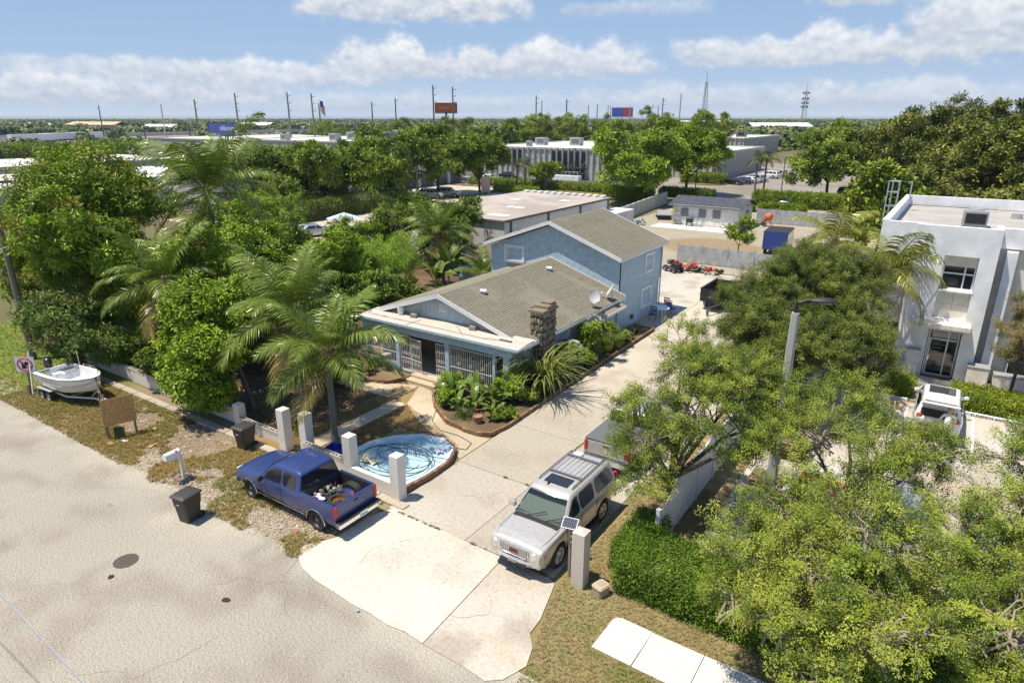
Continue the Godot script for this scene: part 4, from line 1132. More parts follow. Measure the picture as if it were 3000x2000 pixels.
	b = B.new(); b.box(V3(.85, .385, 0), V3(.4, .02, .24)); part(hd, "lens", b.mesh(), M.lamp_clear)
	# boat on trailer
	build_boat()
func build_boat() -> void:
	var o := thing("motorboat", "white open motorboat with centre console on its trailer", "boat", V3(-34.7, 0, -12.85), deg_to_rad(4)); o.scale = Vector3.ONE * .87
	# hull lofted along +x (bow)
	var st := [[-2.2, .92, 1.02, .62, 1.45], [-1.4, .98, 1.04, .58, 1.46], [-.4, 1.0, 1.05, .56, 1.5], [.6, .93, 1.0, .58, 1.56], [1.3, .75, .82, .66, 1.63], [1.9, .46, .55, .82, 1.7], [2.3, .16, .24, 1.05, 1.76], [2.42, .02, .05, 1.3, 1.78]]
	var b := B.new(); var d := B.new(); var rows := []; var inn := []; var rub := [[], []]
	for s in st:
		var x: float = s[0]; var chine: float = s[1]; var beam: float = s[2]; var keel: float = s[3]; var shr: float = s[4]
		var row := [V3(x, shr, beam), V3(x, (shr + keel) * .5 + .1, lerpf(chine, beam, .55)), V3(x, keel + .22, chine * .93), V3(x, keel, 0), V3(x, keel + .22, -chine * .93), V3(x, (shr + keel) * .5 + .1, -lerpf(chine, beam, .55)), V3(x, shr, -beam)]
		rows.append(row)
		var iw := maxf(beam - .2, .01); var fy := keel + .38
		var bowdeck := x > 1.5
		inn.append([V3(x, shr, -beam), V3(x, shr + .02, -iw), V3(x, (shr - .02) if bowdeck else fy, -maxf(iw - .08, .008)), V3(x, (shr - .02) if bowdeck else fy, maxf(iw - .08, .008)), V3(x, shr + .02, iw), V3(x, shr, beam)])
		rub[0].append(V3(x, shr - .03, beam + .012)); rub[1].append(V3(x, shr - .03, -beam - .012))
	b.grid(rows); b.grid([rows[0], [rows[0][0], rows[0][0], rows[0][0], rows[0][0], rows[0][6], rows[0][6], rows[0][6]]])
	part(o, "hull", b.mesh(50), M.gel_white)
	d.grid(inn); part(o, "deck", d.mesh(25), M.trim_white)
	part(o, "transom", boxmesh(V3(.1, .6, 1.9), V3(-2.17, 1.15, 0)), M.gel_white)
	b = B.new()
	for r in rub: b.tube(r, [.03], 6)
	part(o, "rub_rail", b.mesh(50), M.dark_grey)
	b = B.new()
	for s in [1, -1]:
		var path := []
		for q in st: path.append(V3(q[0], (q[4] + q[3]) * .5 + .08, s * (lerpf(q[1], q[2], .56) + .008)))
		b.tube(path, [.018], 4)
	part(o, "stripe", b.mesh(), M.mid_grey)
	var cs := Node3D.new(); cs.name = "console"; o.add_child(cs)
	b = B.new(); b.cbox(V3(-.25, 1.3, 0), V3(.7, .75, .8), .06); part(cs, "body", b.mesh(30), M.trim_white)
	b = B.new(); b.box(V3(-.5, 1.72, 0), V3(.3, .12, .66)); part(cs, "dash", b.mesh(), M.dark_grey)
	var ws := part(cs, "windscreen", boxmesh(V3(.02, .3, .8), V3(.05, 1.82, 0)), M.glass); ws.rotation.z = 0.0
	part(cs, "wheel", tubemesh([V3(-.7, 1.62, -.15), V3(-.72, 1.76, 0), V3(-.7, 1.62, .15), V3(-.68, 1.5, 0), V3(-.7, 1.62, -.15)], [.015], 6), M.black)
	b = B.new(); b.cbox(V3(-1.15, 1.2, 0), V3(.5, .45, .9), .06); part(o, "seat", b.mesh(30), M.trim_white)
	b = B.new(); b.cbox(V3(-1.38, 1.55, 0), V3(.12, .35, .9), .05); part(o, "backrest", b.mesh(30), M.trim_white)
	b = B.new(); b.cbox(V3(.75, 1.2, 0), V3(.7, .35, .8), .06); part(o, "cooler_seat", b.mesh(30), M.trim_white)
	for s in [1, -1]:
		b = B.new(); b.tube([V3(-.6, 1.5, s * .97), V3(-.5, 1.72, s * .93), V3(.9, 1.82, s * .82), V3(1.8, 1.92, s * .5), V3(2.2, 1.78, s * .2)], [.016], 6)
		for q in [[.2, .96, 1.52, 1.77, .89], [1.2, .8, 1.6, 1.85, .73]]: b.tube([V3(q[0], q[2], s * q[1]), V3(q[0], q[3], s * q[4])], [.014], 5)
		part(o, "rail", b.mesh(40), M.chrome)
	part(o, "antenna", tubemesh([V3(-.9, 1.5, -.9), V3(-.95, 2.3, -.92)], [.02, .012], 6), M.trim_white)
	b = B.new(); b.box(V3(-1.9, 1.47, 0), V3(.3, .02, 1.6)); part(o, "green_trim", b.mesh(), mat("boat_green", Color(.02, .12, .09), .5))
	# outboard motor
	var ob := Node3D.new(); ob.name = "outboard_motor"; o.add_child(ob); ob.position = V3(-2.55, 0, 0)
	b = B.new(); b.lathe([Vector2(.001, 1.4), Vector2(.17, 1.4), Vector2(.24, 1.5), Vector2(.26, 1.68), Vector2(.23, 1.85), Vector2(.13, 1.95), Vector2(.001, 1.97)], 14)
	var cw := part(ob, "cowl", b.mesh(50), M.paint_black); cw.scale = V3(1.25, 1, .8)
	part(ob, "leg", cboxmesh(V3(.22, .9, .16), V3(0, .98, 0), .03), M.dark_grey); part(ob, "propeller", tubemesh([V3(-.3, .58, 0), V3(.2, .58, 0)], [.03, .07], 8), M.dark_grey)
	part(ob, "clamp", boxmesh(V3(.28, .3, .3), V3(.22, 1.3, 0)), M.dark_grey)
	# trailer
	var t := thing("boat_trailer", "galvanised tandem boat trailer with its tongue pointing to the plywood board", "trailer", V3(-34.7, 0, -12.85), deg_to_rad(4)); t.scale = Vector3.ONE * .87
	b = B.new()
	for s in [1, -1]: b.tube([V3(-2.2, .5, s * .75), V3(.6, .5, s * .75), V3(2.2, .52, s * .15), V3(3.3, .52, 0)], [.06], 6)
	part(t, "frame", b.mesh(40), M.galv)
	for x in [-1.9, -.4, .7]: part(t, "crossmember", boxmesh(V3(.08, .08, 1.5), V3(x, .5, 0)), M.galv)
	for s in [1, -1]: part(t, "bunk", boxmesh(V3(2.8, .1, .1), V3(-.7, .68, s * .5)), M.timber_grey)
	b = B.new(); b.tube([V3(2.35, .5, 0), V3(2.45, 1.2, 0)], [.05], 6); b.tube([V3(1.9, .52, .15), V3(2.42, 1.05, 0)], [.035], 6); part(t, "winch_post", b.mesh(40), M.galv)
	part(t, "jack", tubemesh([V3(3.0, .05, .12), V3(3.0, .9, .12)], [.035], 8), M.galv)
	var wm := wheel_meshes(.31, .2, 0)
	for x in [-1.55, -.85]:
		for s in [1, -1]: put_wheel(t, wm, V3(x, .31, s * 1.0), s, M.mid_grey)
	for s in [1, -1]:
		b = B.new(); b.box(V3(-1.2, .68, s * 1.0), V3(1.5, .03, .24)); part(t, "fender", b.mesh(), M.galv)

# ---------------------------------------------------------------- vehicles (front +x, width z)
func wheel_meshes(r: float, w: float, spokes: int) -> Array:
	var t := B.new(); t.xf = Transform3D(Basis(V3(1, 0, 0), PI / 2), Vector3.ZERO)
	var h := w / 2; var ri := r * .66
	t.lathe([Vector2(ri, -h * .8), Vector2(r * .9, -h), Vector2(r, -h * .7), Vector2(r, h * .7), Vector2(r * .9, h), Vector2(ri, h * .85), Vector2(ri * .97, h * .4)], 28)
	var d := B.new(); d.xf = t.xf
	d.lathe([Vector2(ri * .99, h * .8), Vector2(ri * .95, h * .5), Vector2(ri * .9, h * .1), Vector2(.001, h * .1)], 24)
	if spokes > 0:
		for k in spokes:
			var a := TAU * k / spokes
			for s in [-.1, .1]:
				var p := V3(cos(a + s * .4) * r * .1, h * .62, sin(a + s * .4) * r * .1); var q := V3(cos(a + s) * ri * .97, h * .62, sin(a + s) * ri * .97)
				d.tube([p, q], [r * .06, r * .045], 5)
		d.lathe([Vector2(r * .17, h * .4), Vector2(r * .16, h * .72), Vector2(.001, h * .75)], 12)
		d.lathe([Vector2(ri * .99, h * .84), Vector2(ri * .88, h * .8), Vector2(ri * .88, h * .5)], 24)
	else:
		d.lathe([Vector2(ri * .5, h * .1), Vector2(ri * .45, h * .55), Vector2(ri * .22, h * .6), Vector2(ri * .2, h * .8), Vector2(.001, h * .8)], 16)
	return [t.mesh(35), d.mesh(35)]
func put_wheel(o: Node, wm: Array, at: Vector3, side: float, rim: Material) -> void:
	var w := Node3D.new(); w.name = "wheel"; o.add_child(w, true); w.position = at; w.rotation.y = 0.0 if side > 0 else PI
	part(w, "tyre", wm[0], M.rubber); part(w, "rim", wm[1], rim)
func samp(st: Array, x: float, k: int) -> float:
	for i in st.size() - 1:
		if x >= st[i][0] and x <= st[i + 1][0]:
			var t: float = (x - st[i][0]) / maxf(st[i + 1][0] - st[i][0], 1e-5)
			return lerpf(st[i][k], st[i + 1][k], t * t * (3 - 2 * t) * .5 + t * .5)
	return st[0][k] if x < st[0][0] else st[-1][k]
# body shell from stations [x, y_bottom, y_top, half width, crown]; arches [x, r]; bed [x0, x1, floor]
func shell(st: Array, arches: Array, wr: float, bed := []) -> ArrayMesh:
	var b := B.new(); var rows := []; var xs := []
	var x: float = st[0][0]
	while x < st[-1][0]: xs.append(x); x += .055
	xs.append(st[-1][0])
	for s in st: xs.append(s[0])
	if bed: xs.append_array([bed[0], bed[0] + .001, bed[1], bed[1] - .001])
	xs.sort()
	var last := -99.0
	for xx in xs:
		if xx - last < .0005: continue
		last = xx
		var yb := samp(st, xx, 1); var yt := samp(st, xx, 2); var hw := samp(st, xx, 3); var cr := samp(st, xx, 4)
		var lift := 0.0
		for a in arches:
			var dx: float = absf(xx - a[0])
			if dx < a[1]: lift = maxf(lift, wr + sqrt(a[1] * a[1] - dx * dx))
		var h := yt - yb
		var q := [[.90, yb], [.985, yb + h * .22], [1.0, yb + h * .5], [.992, yb + h * .78], [.97, yt - .05], [.93, yt - .012], [.6, yt + cr * .75], [0.0, yt + cr]]
		if bed and xx > bed[0] and xx < bed[1]: q = [[.90, yb], [.985, yb + h * .22], [1.0, yb + h * .5], [.992, yb + h * .78], [.985, yt - .03], [.96, yt], [.89, yt], [.88, bed[2]]]
		var row := []
		for i in 8: row.append(V3(xx, maxf(q[i][1], lift + i * .006), q[i][0] * hw))
		for i in range(6, -1, -1): row.append(V3(xx, maxf(q[i][1], lift + i * .006), -q[i][0] * hw))
		if bed and xx > bed[0] and xx < bed[1]: row.insert(8, V3(xx, bed[2], -q[7][0] * hw))
		else: row.insert(8, row[7])
		rows.append(row)
	b.grid(rows)
	for e in [0, -1]:
		var r: Array = rows[e]; var m := V3(r[0].x, (r[0].y + r[7].y) / 2, 0)
		for k in r.size() - 1:
			if e == 0: b.tri(m, r[k + 1], r[k])
			else: b.tri(m, r[k], r[k + 1])
		if e == 0: b.tri(m, r[0], r[-1])
		else: b.tri(m, r[-1], r[0])
	return b.mesh(38)
# c: {wb, wt, rt, rb (x of windscreen base/top, rear top/base), yb, yt, hb, ht}
func cab_point(c: Dictionary, u: float, t: float, s: float, off := .0) -> Vector3:
	return V3(u, lerpf(c.yb, c.yt, t), s * (lerpf(c.hb, c.ht, t) + off))
func cab_shell(c: Dictionary, front := true) -> ArrayMesh:
	var b := B.new(); var rows := []
	for L in [[0.0, 0.0, 1.0], [.8, 0.0, 1.0], [.93, .04, .975], [1.0, .16, .9]]:
		var t: float = L[0]; var ins: float = L[1]; var sc: float = L[2]
		var xf: float = lerpf(c.wb, c.wt, minf(t, 1.0)) - ins; var xr: float = lerpf(c.rb, c.rt, minf(t, 1.0)) + ins
		var z: float = lerpf(c.hb, c.ht, t) * sc; var y: float = lerpf(c.yb, c.yt, t); var r := .09
		rows.append([V3(xf - r, y, z), V3(xf, y, z - r), V3(xf + .03, y, 0), V3(xf, y, -z + r), V3(xf - r, y, -z), V3(xr + r, y, -z), V3(xr, y, -z + r), V3(xr, y, z - r), V3(xr + r, y, z)])
	for i in 3:
		for k in 9:
			if not front and (k == 1 or k == 2) and i == 0: continue
			var k2 := (k + 1) % 9
			b.quad(rows[i][k], rows[i][k2], rows[i + 1][k2], rows[i + 1][k])
	var top: Array = rows[3]; var m := V3((c.wt + c.rt) / 2, c.yt + .03, 0)
	for k in 9: b.tri(m, top[k], top[(k + 1) % 9])
	return b.mesh(45)
func side_pane(c: Dictionary, s: float, a0: float, a1: float, b0: float, b1: float, t0 := .1, t1 := .8) -> ArrayMesh:
	var b := B.new(); var k := .18; var off := .012
	var P := [cab_point(c, lerpf(a0, a1, k * .5), t0, s, off), cab_point(c, lerpf(a1, a0, k * .5), t0, s, off), cab_point(c, lerpf(a1, b1, k), lerpf(t0, t1, k), s, off), cab_point(c, lerpf(b1, a1, k), lerpf(t1, t0, k), s, off), cab_point(c, lerpf(b1, b0, k * .5), t1, s, off), cab_point(c, lerpf(b0, b1, k * .5), t1, s, off), cab_point(c, lerpf(b0, a0, k), lerpf(t1, t0, k), s, off), cab_point(c, lerpf(a0, b0, k), lerpf(t0, t1, k), s, off)]
	for i in range(1, 7): b.tri(P[0], P[i], P[i + 1])
	return b.mesh()
func end_pane(c: Dictionary, front: bool, t0: float, t1: float, off := .02, k := .93) -> ArrayMesh:
	var b := B.new(); var q := []
	for t in [t0, t1]:
		var x: float = lerpf(c.wb, c.wt, t) + off if front else lerpf(c.rb, c.rt, t) - off
		var z: float = lerpf(c.hb, c.ht, t) * k - .04
		q.append([V3(x, lerpf(c.yb, c.yt, t), z), V3(x + (.03 if front else 0.0), lerpf(c.yb, c.yt, t), 0), V3(x, lerpf(c.yb, c.yt, t), -z)])
	b.grid(q); return b.mesh(50)
func lamp_box(p: Vector3, s: Vector3, r := .02) -> ArrayMesh: return cboxmesh(s, p, r)

var protos := {}
func car_node(kind: String, pm: Material, o: Node3D) -> Node3D:
	var K := {
		"suv": {"st": [[-2.3, .42, .95, .78, .02], [-2.22, .3, 1.02, .88, .02], [-1.6, .24, 1.05, .93, .02], [0, .22, 1.05, .94, .02], [1.0, .24, 1.02, .93, .04], [1.8, .26, .95, .9, .06], [2.2, .3, .82, .8, .05], [2.32, .4, .66, .62, .02]], "ax": [-1.32, 1.38], "r": .36, "c": {"wb": 1.05, "wt": .35, "rt": -1.95, "rb": -2.2, "yb": 1.0, "yt": 1.66, "hb": .88, "ht": .68}, "win": [[.9, .0, .28, .0], [-.08, -1.0, -.08, -1.0], [-1.1, -2.0, -1.1, -1.8]]},
		"sedan": {"st": [[-2.3, .42, .8, .72, .02], [-2.2, .3, .95, .84, .03], [-1.6, .22, .98, .89, .03], [0, .2, .94, .9, .02], [1.0, .22, .92, .9, .04], [1.8, .24, .82, .86, .06], [2.2, .3, .68, .76, .04], [2.33, .38, .55, .58, .02]], "ax": [-1.3, 1.4], "r": .32, "c": {"wb": 1.0, "wt": .2, "rt": -1.05, "rb": -1.85, "yb": .9, "yt": 1.42, "hb": .84, "ht": .62}, "win": [[.86, -.05, .16, -.05], [-.14, -1.2, -.14, -.95]]},
		"van": {"st": [[-2.7, .45, 1.1, .88, .02], [-2.6, .3, 1.2, .96, .02], [0, .26, 1.2, .98, .02], [1.3, .28, 1.15, .97, .05], [2.2, .3, 1.0, .92, .05], [2.6, .34, .8, .8, .03]], "ax": [-1.6, 1.7], "r": .36, "c": {"wb": 1.9, "wt": 1.2, "rt": -2.55, "rb": -2.65, "yb": 1.1, "yt": 2.1, "hb": .94, "ht": .82}, "win": [[1.7, .7, 1.15, .7]]}}
	var k: Dictionary = K[kind]; var L: float = k.st[-1][0]
	if not protos.has(kind):
		var c: Dictionary = k.c; var d := {}
		d.shell = shell(k.st, [[k.ax[0], k.r + .05], [k.ax[1], k.r + .05]], k.r, [])
		d.cab = cab_shell(c); d.wheel = wheel_meshes(k.r, .22, 5)
		d.side = []
		for w in k.win:
			for s in [-1, 1]: d.side.append(side_pane(c, s, w[0], w[1], w[2], w[3]))
		d.ws = end_pane(c, true, .06, .84); d.rw = end_pane(c, false, .14, .8)
		d.well = boxmesh(V3(L * 1.5, .5, k.c.hb * 1.7), V3(-.1, .5, 0))
		d.head = lamp_box(V3(L - .2, .68 if kind == "sedan" else .8, 0), V3(.3, .13, .26)); d.tail = lamp_box(V3(k.st[0][0] + .1, .85 if kind == "sedan" else 1.0, 0), V3(.16, .2, .22))
		d.grille = lamp_box(V3(L - .05, .55, 0), V3(.12, .16, .8)); d.mirror = cboxmesh(V3(.14, .14, .2), Vector3.ZERO, .04)
		d.plate = boxmesh(V3(.02, .14, .32), V3(k.st[0][0] - .015, .68, 0))
		protos[kind] = d
	var p: Dictionary = protos[kind]
	part(o, "body", p.shell, pm); part(o, "cabin", p.cab, pm); part(o, "underbody", p.well, M.dark)
	for m in p.side: part(o, "side_window", m, M.win_dark)
	part(o, "windscreen", p.ws, M.win_dark); part(o, "rear_window", p.rw, M.win_dark)
	for ax in k.ax:
		for s in [-1, 1]: put_wheel(o, p.wheel, V3(ax, k.r, s * (k.c.hb - .06)), s, M.alloy)
	for s in [-1, 1]:
		part(o, "headlight", p.head, M.lamp_clear, V3(0, 0, s * .58)); part(o, "tail_light", p.tail, M.tail_red, V3(0, 0, s * .68))
		part(o, "mirror", p.mirror, pm, V3(k.c.wb - .25, k.c.yb + .1, s * (k.c.hb + .1)))
	part(o, "grille", p.grille, M.dark_grey); part(o, "number_plate", p.plate, M.trim_white)
	return o
func car(kind: String, pm: Material, at: Vector3, turn: float, label: String, group := "") -> Node3D:
	var o := thing("parked_car" if kind != "van" else "van", label, "car" if kind != "van" else "van", at, turn, group)
	return car_node(kind, pm, o)

func build_yukon() -> void:
	var o := thing("silver_suv", "large champagne silver SUV parked nose out on the driveway", "SUV", V3(-9.3, .045, -16.45), -PI / 2)
	var pm: Material = M.paint_champagne
	var st := [[-2.56, .5, 1.0, .86, .0], [-2.48, .36, 1.12, .96, .01], [-1.8, .34, 1.22, 1.0, .01], [-.6, .34, 1.2, 1.0, .01], [.9, .34, 1.17, 1.0, .03], [1.4, .34, 1.15, 1.0, .05], [2.1, .36, 1.11, .985, .06], [2.4, .4, 1.06, .96, .05], [2.5, .44, 1.01, .93, .03], [2.55, .5, .94, .88, .01]]
	part(o, "body", shell(st, [[1.52, .47], [-1.43, .47]], .40), pm)
	part(o, "underbody", boxmesh(V3(4.2, .5, 1.5), V3(-.1, .6, 0)), M.dark)
	var c := {"wb": 1.2, "wt": .42, "rt": -2.3, "rb": -2.5, "yb": 1.17, "yt": 1.9, "hb": .965, "ht": .74}
	part(o, "cabin", cab_shell(c, false), pm)
	for s in [-1, 1]:
		for w in [[1.04, .16, .36, .16], [.06, -.85, .06, -.85], [-1.0, -2.28, -1.0, -2.1]]: part(o, "side_window", side_pane(c, s, w[0], w[1], w[2], w[3], .1, .82), M.win_dark)
		var d := Node3D.new(); d.name = "door_handle"; o.add_child(d, true)
		for hx in [.3, -.72]: part(d, "grip", cboxmesh(V3(.2, .04, .05), V3(hx, 1.02, s * 1.01), .015), M.chrome)
		var mr := Node3D.new(); mr.name = "mirror"; o.add_child(mr, true); mr.position = V3(.95, 1.28, s * 1.14)
		part(mr, "housing", cboxmesh(V3(.16, .2, .28), Vector3.ZERO, .05), pm); part(mr, "stalk", boxmesh(V3(.06, .05, .2), V3(0, -.05, -s * .18)), M.black); part(mr, "face", boxmesh(V3(.01, .15, .22), V3(-.082, 0, 0)), M.chrome)
		part(o, "roof_rail", tubemesh([V3(.15, 1.9, s * .62), V3(.05, 1.96, s * .62), V3(-2.0, 1.97, s * .62), V3(-2.15, 1.91, s * .62)], [.022], 8), M.dark_grey)
		part(o, "running_board", cboxmesh(V3(1.9, .05, .16), V3(.05, .36, s * 1.0), .015), M.black)
		part(o, "lower_moulding", boxmesh(V3(1.95, .03, .015), V3(.05, .6, s * .998)), M.chrome)
		# headlights wrap round the corner
		var hl := Node3D.new(); hl.name = "headlight"; o.add_child(hl, true); hl.position = V3(2.46, .86, s * .76); hl.rotation.y = -s * .35
		part(hl, "lens", cboxmesh(V3(.16, .27, .36), Vector3.ZERO, .06), M.lamp_clear); part(hl, "indicator", cboxmesh(V3(.1, .2, .08), V3(-.06, -.01, s * .2), .03), M.orange); part(hl, "reflector", cboxmesh(V3(.03, .15, .15), V3(.07, .0, -s * .05), .01), M.chrome)
		part(o, "tail_light", cboxmesh(V3(.14, .6, .14), V3(-2.5, 1.1, s * .88), .03), M.tail_red)
		part(o, "fog_lamp", cboxmesh(V3(.06, .08, .14), V3(2.5, .5, s * .62), .02), M.lamp_clear)
	# windscreen, sunshade and dashboard behind it
	part(o, "windscreen", end_pane(c, true, .03, .86), M.glass)
	var sh := end_pane(c, true, .05, .6, -.06, .9); part(o, "sunshade", sh, mat("sunshade", Color(.28, .36, .29), .5))
	part(o, "cabin_dark_sheet", end_pane(c, true, .02, .9, -.3, .9), M.dark); part(o, "dashboard", boxmesh(V3(.5, .06, 1.6), V3(.85, 1.2, 0)), M.dark_grey)  # flat dark sheet stands in for the shade inside the cabin
	part(o, "rear_window", end_pane(c, false, .12, .84), M.win_dark)
	for s in [-.35, .3]: part(o, "wiper", tubemesh([V3(1.24, 1.2, s + .1), V3(1.02, 1.42, s - .5)], [.014], 5), M.black)
	part(o, "cowl", boxmesh(V3(.2, .03, 1.6), V3(1.3, 1.19, 0)), M.black)
	for s in [-1, 1]:
		for x in [1.05, .1, -.92]: part(o, "door_seam", boxmesh(V3(.012, .6, .008), V3(x, .82, s * .999)), M.dark)
		part(o, "bonnet_seam", tubemesh([V3(1.3, 1.17, s * .86), V3(2.0, 1.14, s * .84), V3(2.45, 1.05, s * .74)], [.006], 4), M.dark)
	# roof: sunroof, ribs and cross bars
	part(o, "sunroof", cboxmesh(V3(.52, .012, .86), V3(-.1, 1.93, 0), .005), M.win_dark)
	for k in 6: part(o, "roof_rib", boxmesh(V3(1.45, .014, .02), V3(-1.2, 1.928, -.45 + k * .18)), M.paint_silver)
	for x in [-.5, -1.75]: part(o, "cross_bar", cboxmesh(V3(.07, .035, 1.24), V3(x, 1.975, 0), .01), M.dark_grey)
	part(o, "antenna_fin", cboxmesh(V3(.14, .07, .03), V3(.24, 1.94, .2), .01), M.black)
	var lab := B.new(); lab.cbox(V3(-2.0, 1.95, .3), V3(.22, .05, .3), .02); part(o, "leaf_litter", lab.mesh(), M.trim_white)
	# grille with chrome surround, mesh and lettering
	var g := Node3D.new(); g.name = "grille"; o.add_child(g)
	part(g, "backing", cboxmesh(V3(.08, .3, .92), V3(2.53, .84, 0), .02), M.dark_grey)
	var gb := B.new()
	for k in 12:
		for j in 5: gb.box(V3(2.575, .72 + j * .06, -.42 + k * .076), V3(.012, .042, .058))
	part(g, "mesh", gb.mesh(), M.alloy)
	part(g, "surround", tubemesh([V3(2.57, 1.0, -.5), V3(2.58, 1.0, .5), V3(2.58, .84, .5), V3(2.58, .7, .4), V3(2.58, .68, -.4), V3(2.58, .84, -.5), V3(2.57, 1.0, -.5)], [.02], 8), M.chrome)
	var tm := TextMesh.new(); tm.text = "GMC"; tm.font_size = 16; tm.pixel_size = .0088; tm.depth = .02; var sf := SystemFont.new(); sf.font_names = PackedStringArray(["Droid Sans"]); sf.font_weight = 700; tm.font = sf
	var te := part(g, "lettering", tm, mat("badge_red", Color(.22, .02, .02), .4), V3(2.6, .85, 0)); te.rotation.y = PI / 2
	var bp := B.new(); var rows := []
	for q in [[.36, 2.46, .9], [.42, 2.6, .94], [.56, 2.65, .95], [.64, 2.6, .94]]:
		var row := []
		for t in 13:
			var u := t / 6.0 - 1.0; row.append(V3(q[1] - pow(absf(u), 3.0) * .32, q[0], u * q[2]))
		rows.append(row)
	bp.grid(rows); part(o, "front_bumper", bp.mesh(50), pm)
	part(o, "lower_grille", boxmesh(V3(.06, .07, .9), V3(2.62, .47, 0)), M.black); part(o, "number_plate", boxmesh(V3(.02, .1, .3), V3(2.665, .56, 0)), M.mid_grey)
	part(o, "rear_bumper", cboxmesh(V3(.2, .25, 1.9), V3(-2.55, .55, 0), .05), pm)
	var wm := wheel_meshes(.41, .28, 6)
	for ax in [1.52, -1.43]:
		for s in [-1, 1]: put_wheel(o, wm, V3(ax, .41, s * .87), s, M.alloy)

func build_blue_truck() -> void:
	var o := thing("blue_pickup", "blue extended cab pickup truck with junk in its bed", "pickup truck", V3(-17.78, .02, -12.98), PI)
	var pm: Material = M.paint_blue
	var st := [[-2.7, .5, 1.2, .93, .0], [-2.66, .42, 1.22, .955, .0], [-1.0, .4, 1.22, .965, .0], [-.95, .4, 1.16, .965, .01], [.9, .4, 1.12, .965, .02], [1.2, .42, 1.12, .965, .05], [2.3, .44, 1.04, .945, .07], [2.58, .46, .98, .92, .05], [2.68, .5, .86, .86, .02]]
	part(o, "body", shell(st, [[1.85, .44], [-1.74, .44]], .37, [-2.62, -1.02, .72]), pm)
	part(o, "underbody", boxmesh(V3(4.8, .3, 1.4), V3(-.1, .55, 0)), M.dark)
	var c := {"wb": 1.2, "wt": .5, "rt": -.88, "rb": -.98, "yb": 1.1, "yt": 1.8, "hb": .925, "ht": .735}
	part(o, "cabin", cab_shell(c), pm)
	for s in [-1, 1]:
		part(o, "side_window", side_pane(c, s, 1.02, .05, .44, .05, .1, .8), M.win_dark); part(o, "side_window", side_pane(c, s, -.08, -.72, -.08, -.72, .1, .8), M.win_dark)
		var mr := Node3D.new(); mr.name = "mirror"; o.add_child(mr, true); mr.position = V3(.92, 1.2, s * 1.08)
		part(mr, "housing", cboxmesh(V3(.1, .17, .22), Vector3.ZERO, .03), M.black); part(mr, "arm", boxmesh(V3(.04, .04, .16), V3(0, -.04, -s * .12)), M.black)
		var mo := B.new(); mo.box(V3(.05, .46, s * .968), V3(2.6, .03, .02)); part(o, "side_moulding", mo.mesh(), M.chrome)
		for ax in [1.85, -1.74]:
			var ar := []
			for t in 13: ar.append(V3(ax + cos(PI * t / 12) * .455, .37 + sin(PI * t / 12) * .445, s * .966))
			part(o, "arch_trim", tubemesh(ar, [.016], 5), M.chrome)
		part(o, "headlight", cboxmesh(V3(.08, .18, .3), V3(2.66, .86, s * .68), .02), M.lamp_clear)
		part(o, "tail_light", cboxmesh(V3(.07, .42, .14), V3(-2.69, .98, s * .885), .015), M.tail_red)
		part(o, "door_handle", boxmesh(V3(.14, .04, .03), V3(.18, 1.0, s * .972)), M.black)
		# door shut line
		for x in [.0, 1.1]: part(o, "door_seam", boxmesh(V3(.014, .62, .006), V3(x, .78, s * .966)), M.dark)
	part(o, "windscreen", end_pane(c, true, .05, .86), M.win_dark); part(o, "rear_window", end_pane(c, false, .12, .82, .02, .96), M.win_dark)
	part(o, "grille", cboxmesh(V3(.06, .3, 1.1), V3(2.67, .82, 0), .02), M.dark_grey); part(o, "front_bumper", cboxmesh(V3(.16, .2, 1.85), V3(2.74, .52, 0), .04), M.chrome)
	var lb := B.new(); lb.box(V3(-1.82, .735, 0), V3(1.58, .02, 1.66))
	for k in 14: lb.box(V3(-1.82, .752, -.75 + k * .115), V3(1.56, .018, .05))
	part(o, "bed_liner", lb.mesh(), M.black)
	for s in [-1, 1]:
		var wb := B.new(); var rows := []
		for t in 9:
			var a := PI * t / 8; rows.append([V3(-1.74 + cos(a) * .42, .74 + sin(a) * .28, s * .83), V3(-1.74 + cos(a) * .4, .74 + sin(a) * .26, s * .6), V3(-1.74, .74, s * .6)])
		wb.grid(rows); part(o, "wheel_box", wb.mesh(40), M.black)
		part(o, "bed_wall", boxmesh(V3(1.58, .42, .02), V3(-1.82, .97, s * .838)), M.black)
	part(o, "bed_bulkhead", boxmesh(V3(.03, .44, 1.68), V3(-1.04, .96, 0)), M.black)
	part(o, "tailgate", cboxmesh(V3(.06, .5, 1.6), V3(-2.69, .96, 0), .02), pm); part(o, "tailgate_handle", boxmesh(V3(.02, .05, .18), V3(-2.727, 1.08, 0)), M.black)
	var bm := Node3D.new(); bm.name = "rear_bumper"; o.add_child(bm)
	part(bm, "bar", cboxmesh(V3(.2, .16, 1.9), V3(-2.82, .56, 0), .03), M.chrome); part(bm, "step_pad", boxmesh(V3(.2, .02, 1.86), V3(-2.82, .65, 0)), M.black)
	part(o, "number_plate", boxmesh(V3(.015, .16, .32), V3(-2.935, .56, .12)), M.trim_white)
	var tm := TextMesh.new(); tm.text = "IWW 86"; tm.font_size = 16; tm.pixel_size = .0045; tm.depth = .006
	var te := part(o, "plate_text", tm, M.fabric_blue, V3(-2.945, .55, .12)); te.rotation.y = -PI / 2
	var wm := wheel_meshes(.37, .24, 0)
	for ax in [1.85, -1.74]:
		for s in [-1, 1]: put_wheel(o, wm, V3(ax, .37, s * .83), s, M.steel_dark)
	# load in the bed (world positions; truck nose points to -x)
	var sp := thing("spare_tyre", "black spare wheel lying flat in the blue pickup bed", "tyre", V3(-15.72, .88, -12.78))
	var w2 := wheel_meshes(.37, .24, 0)
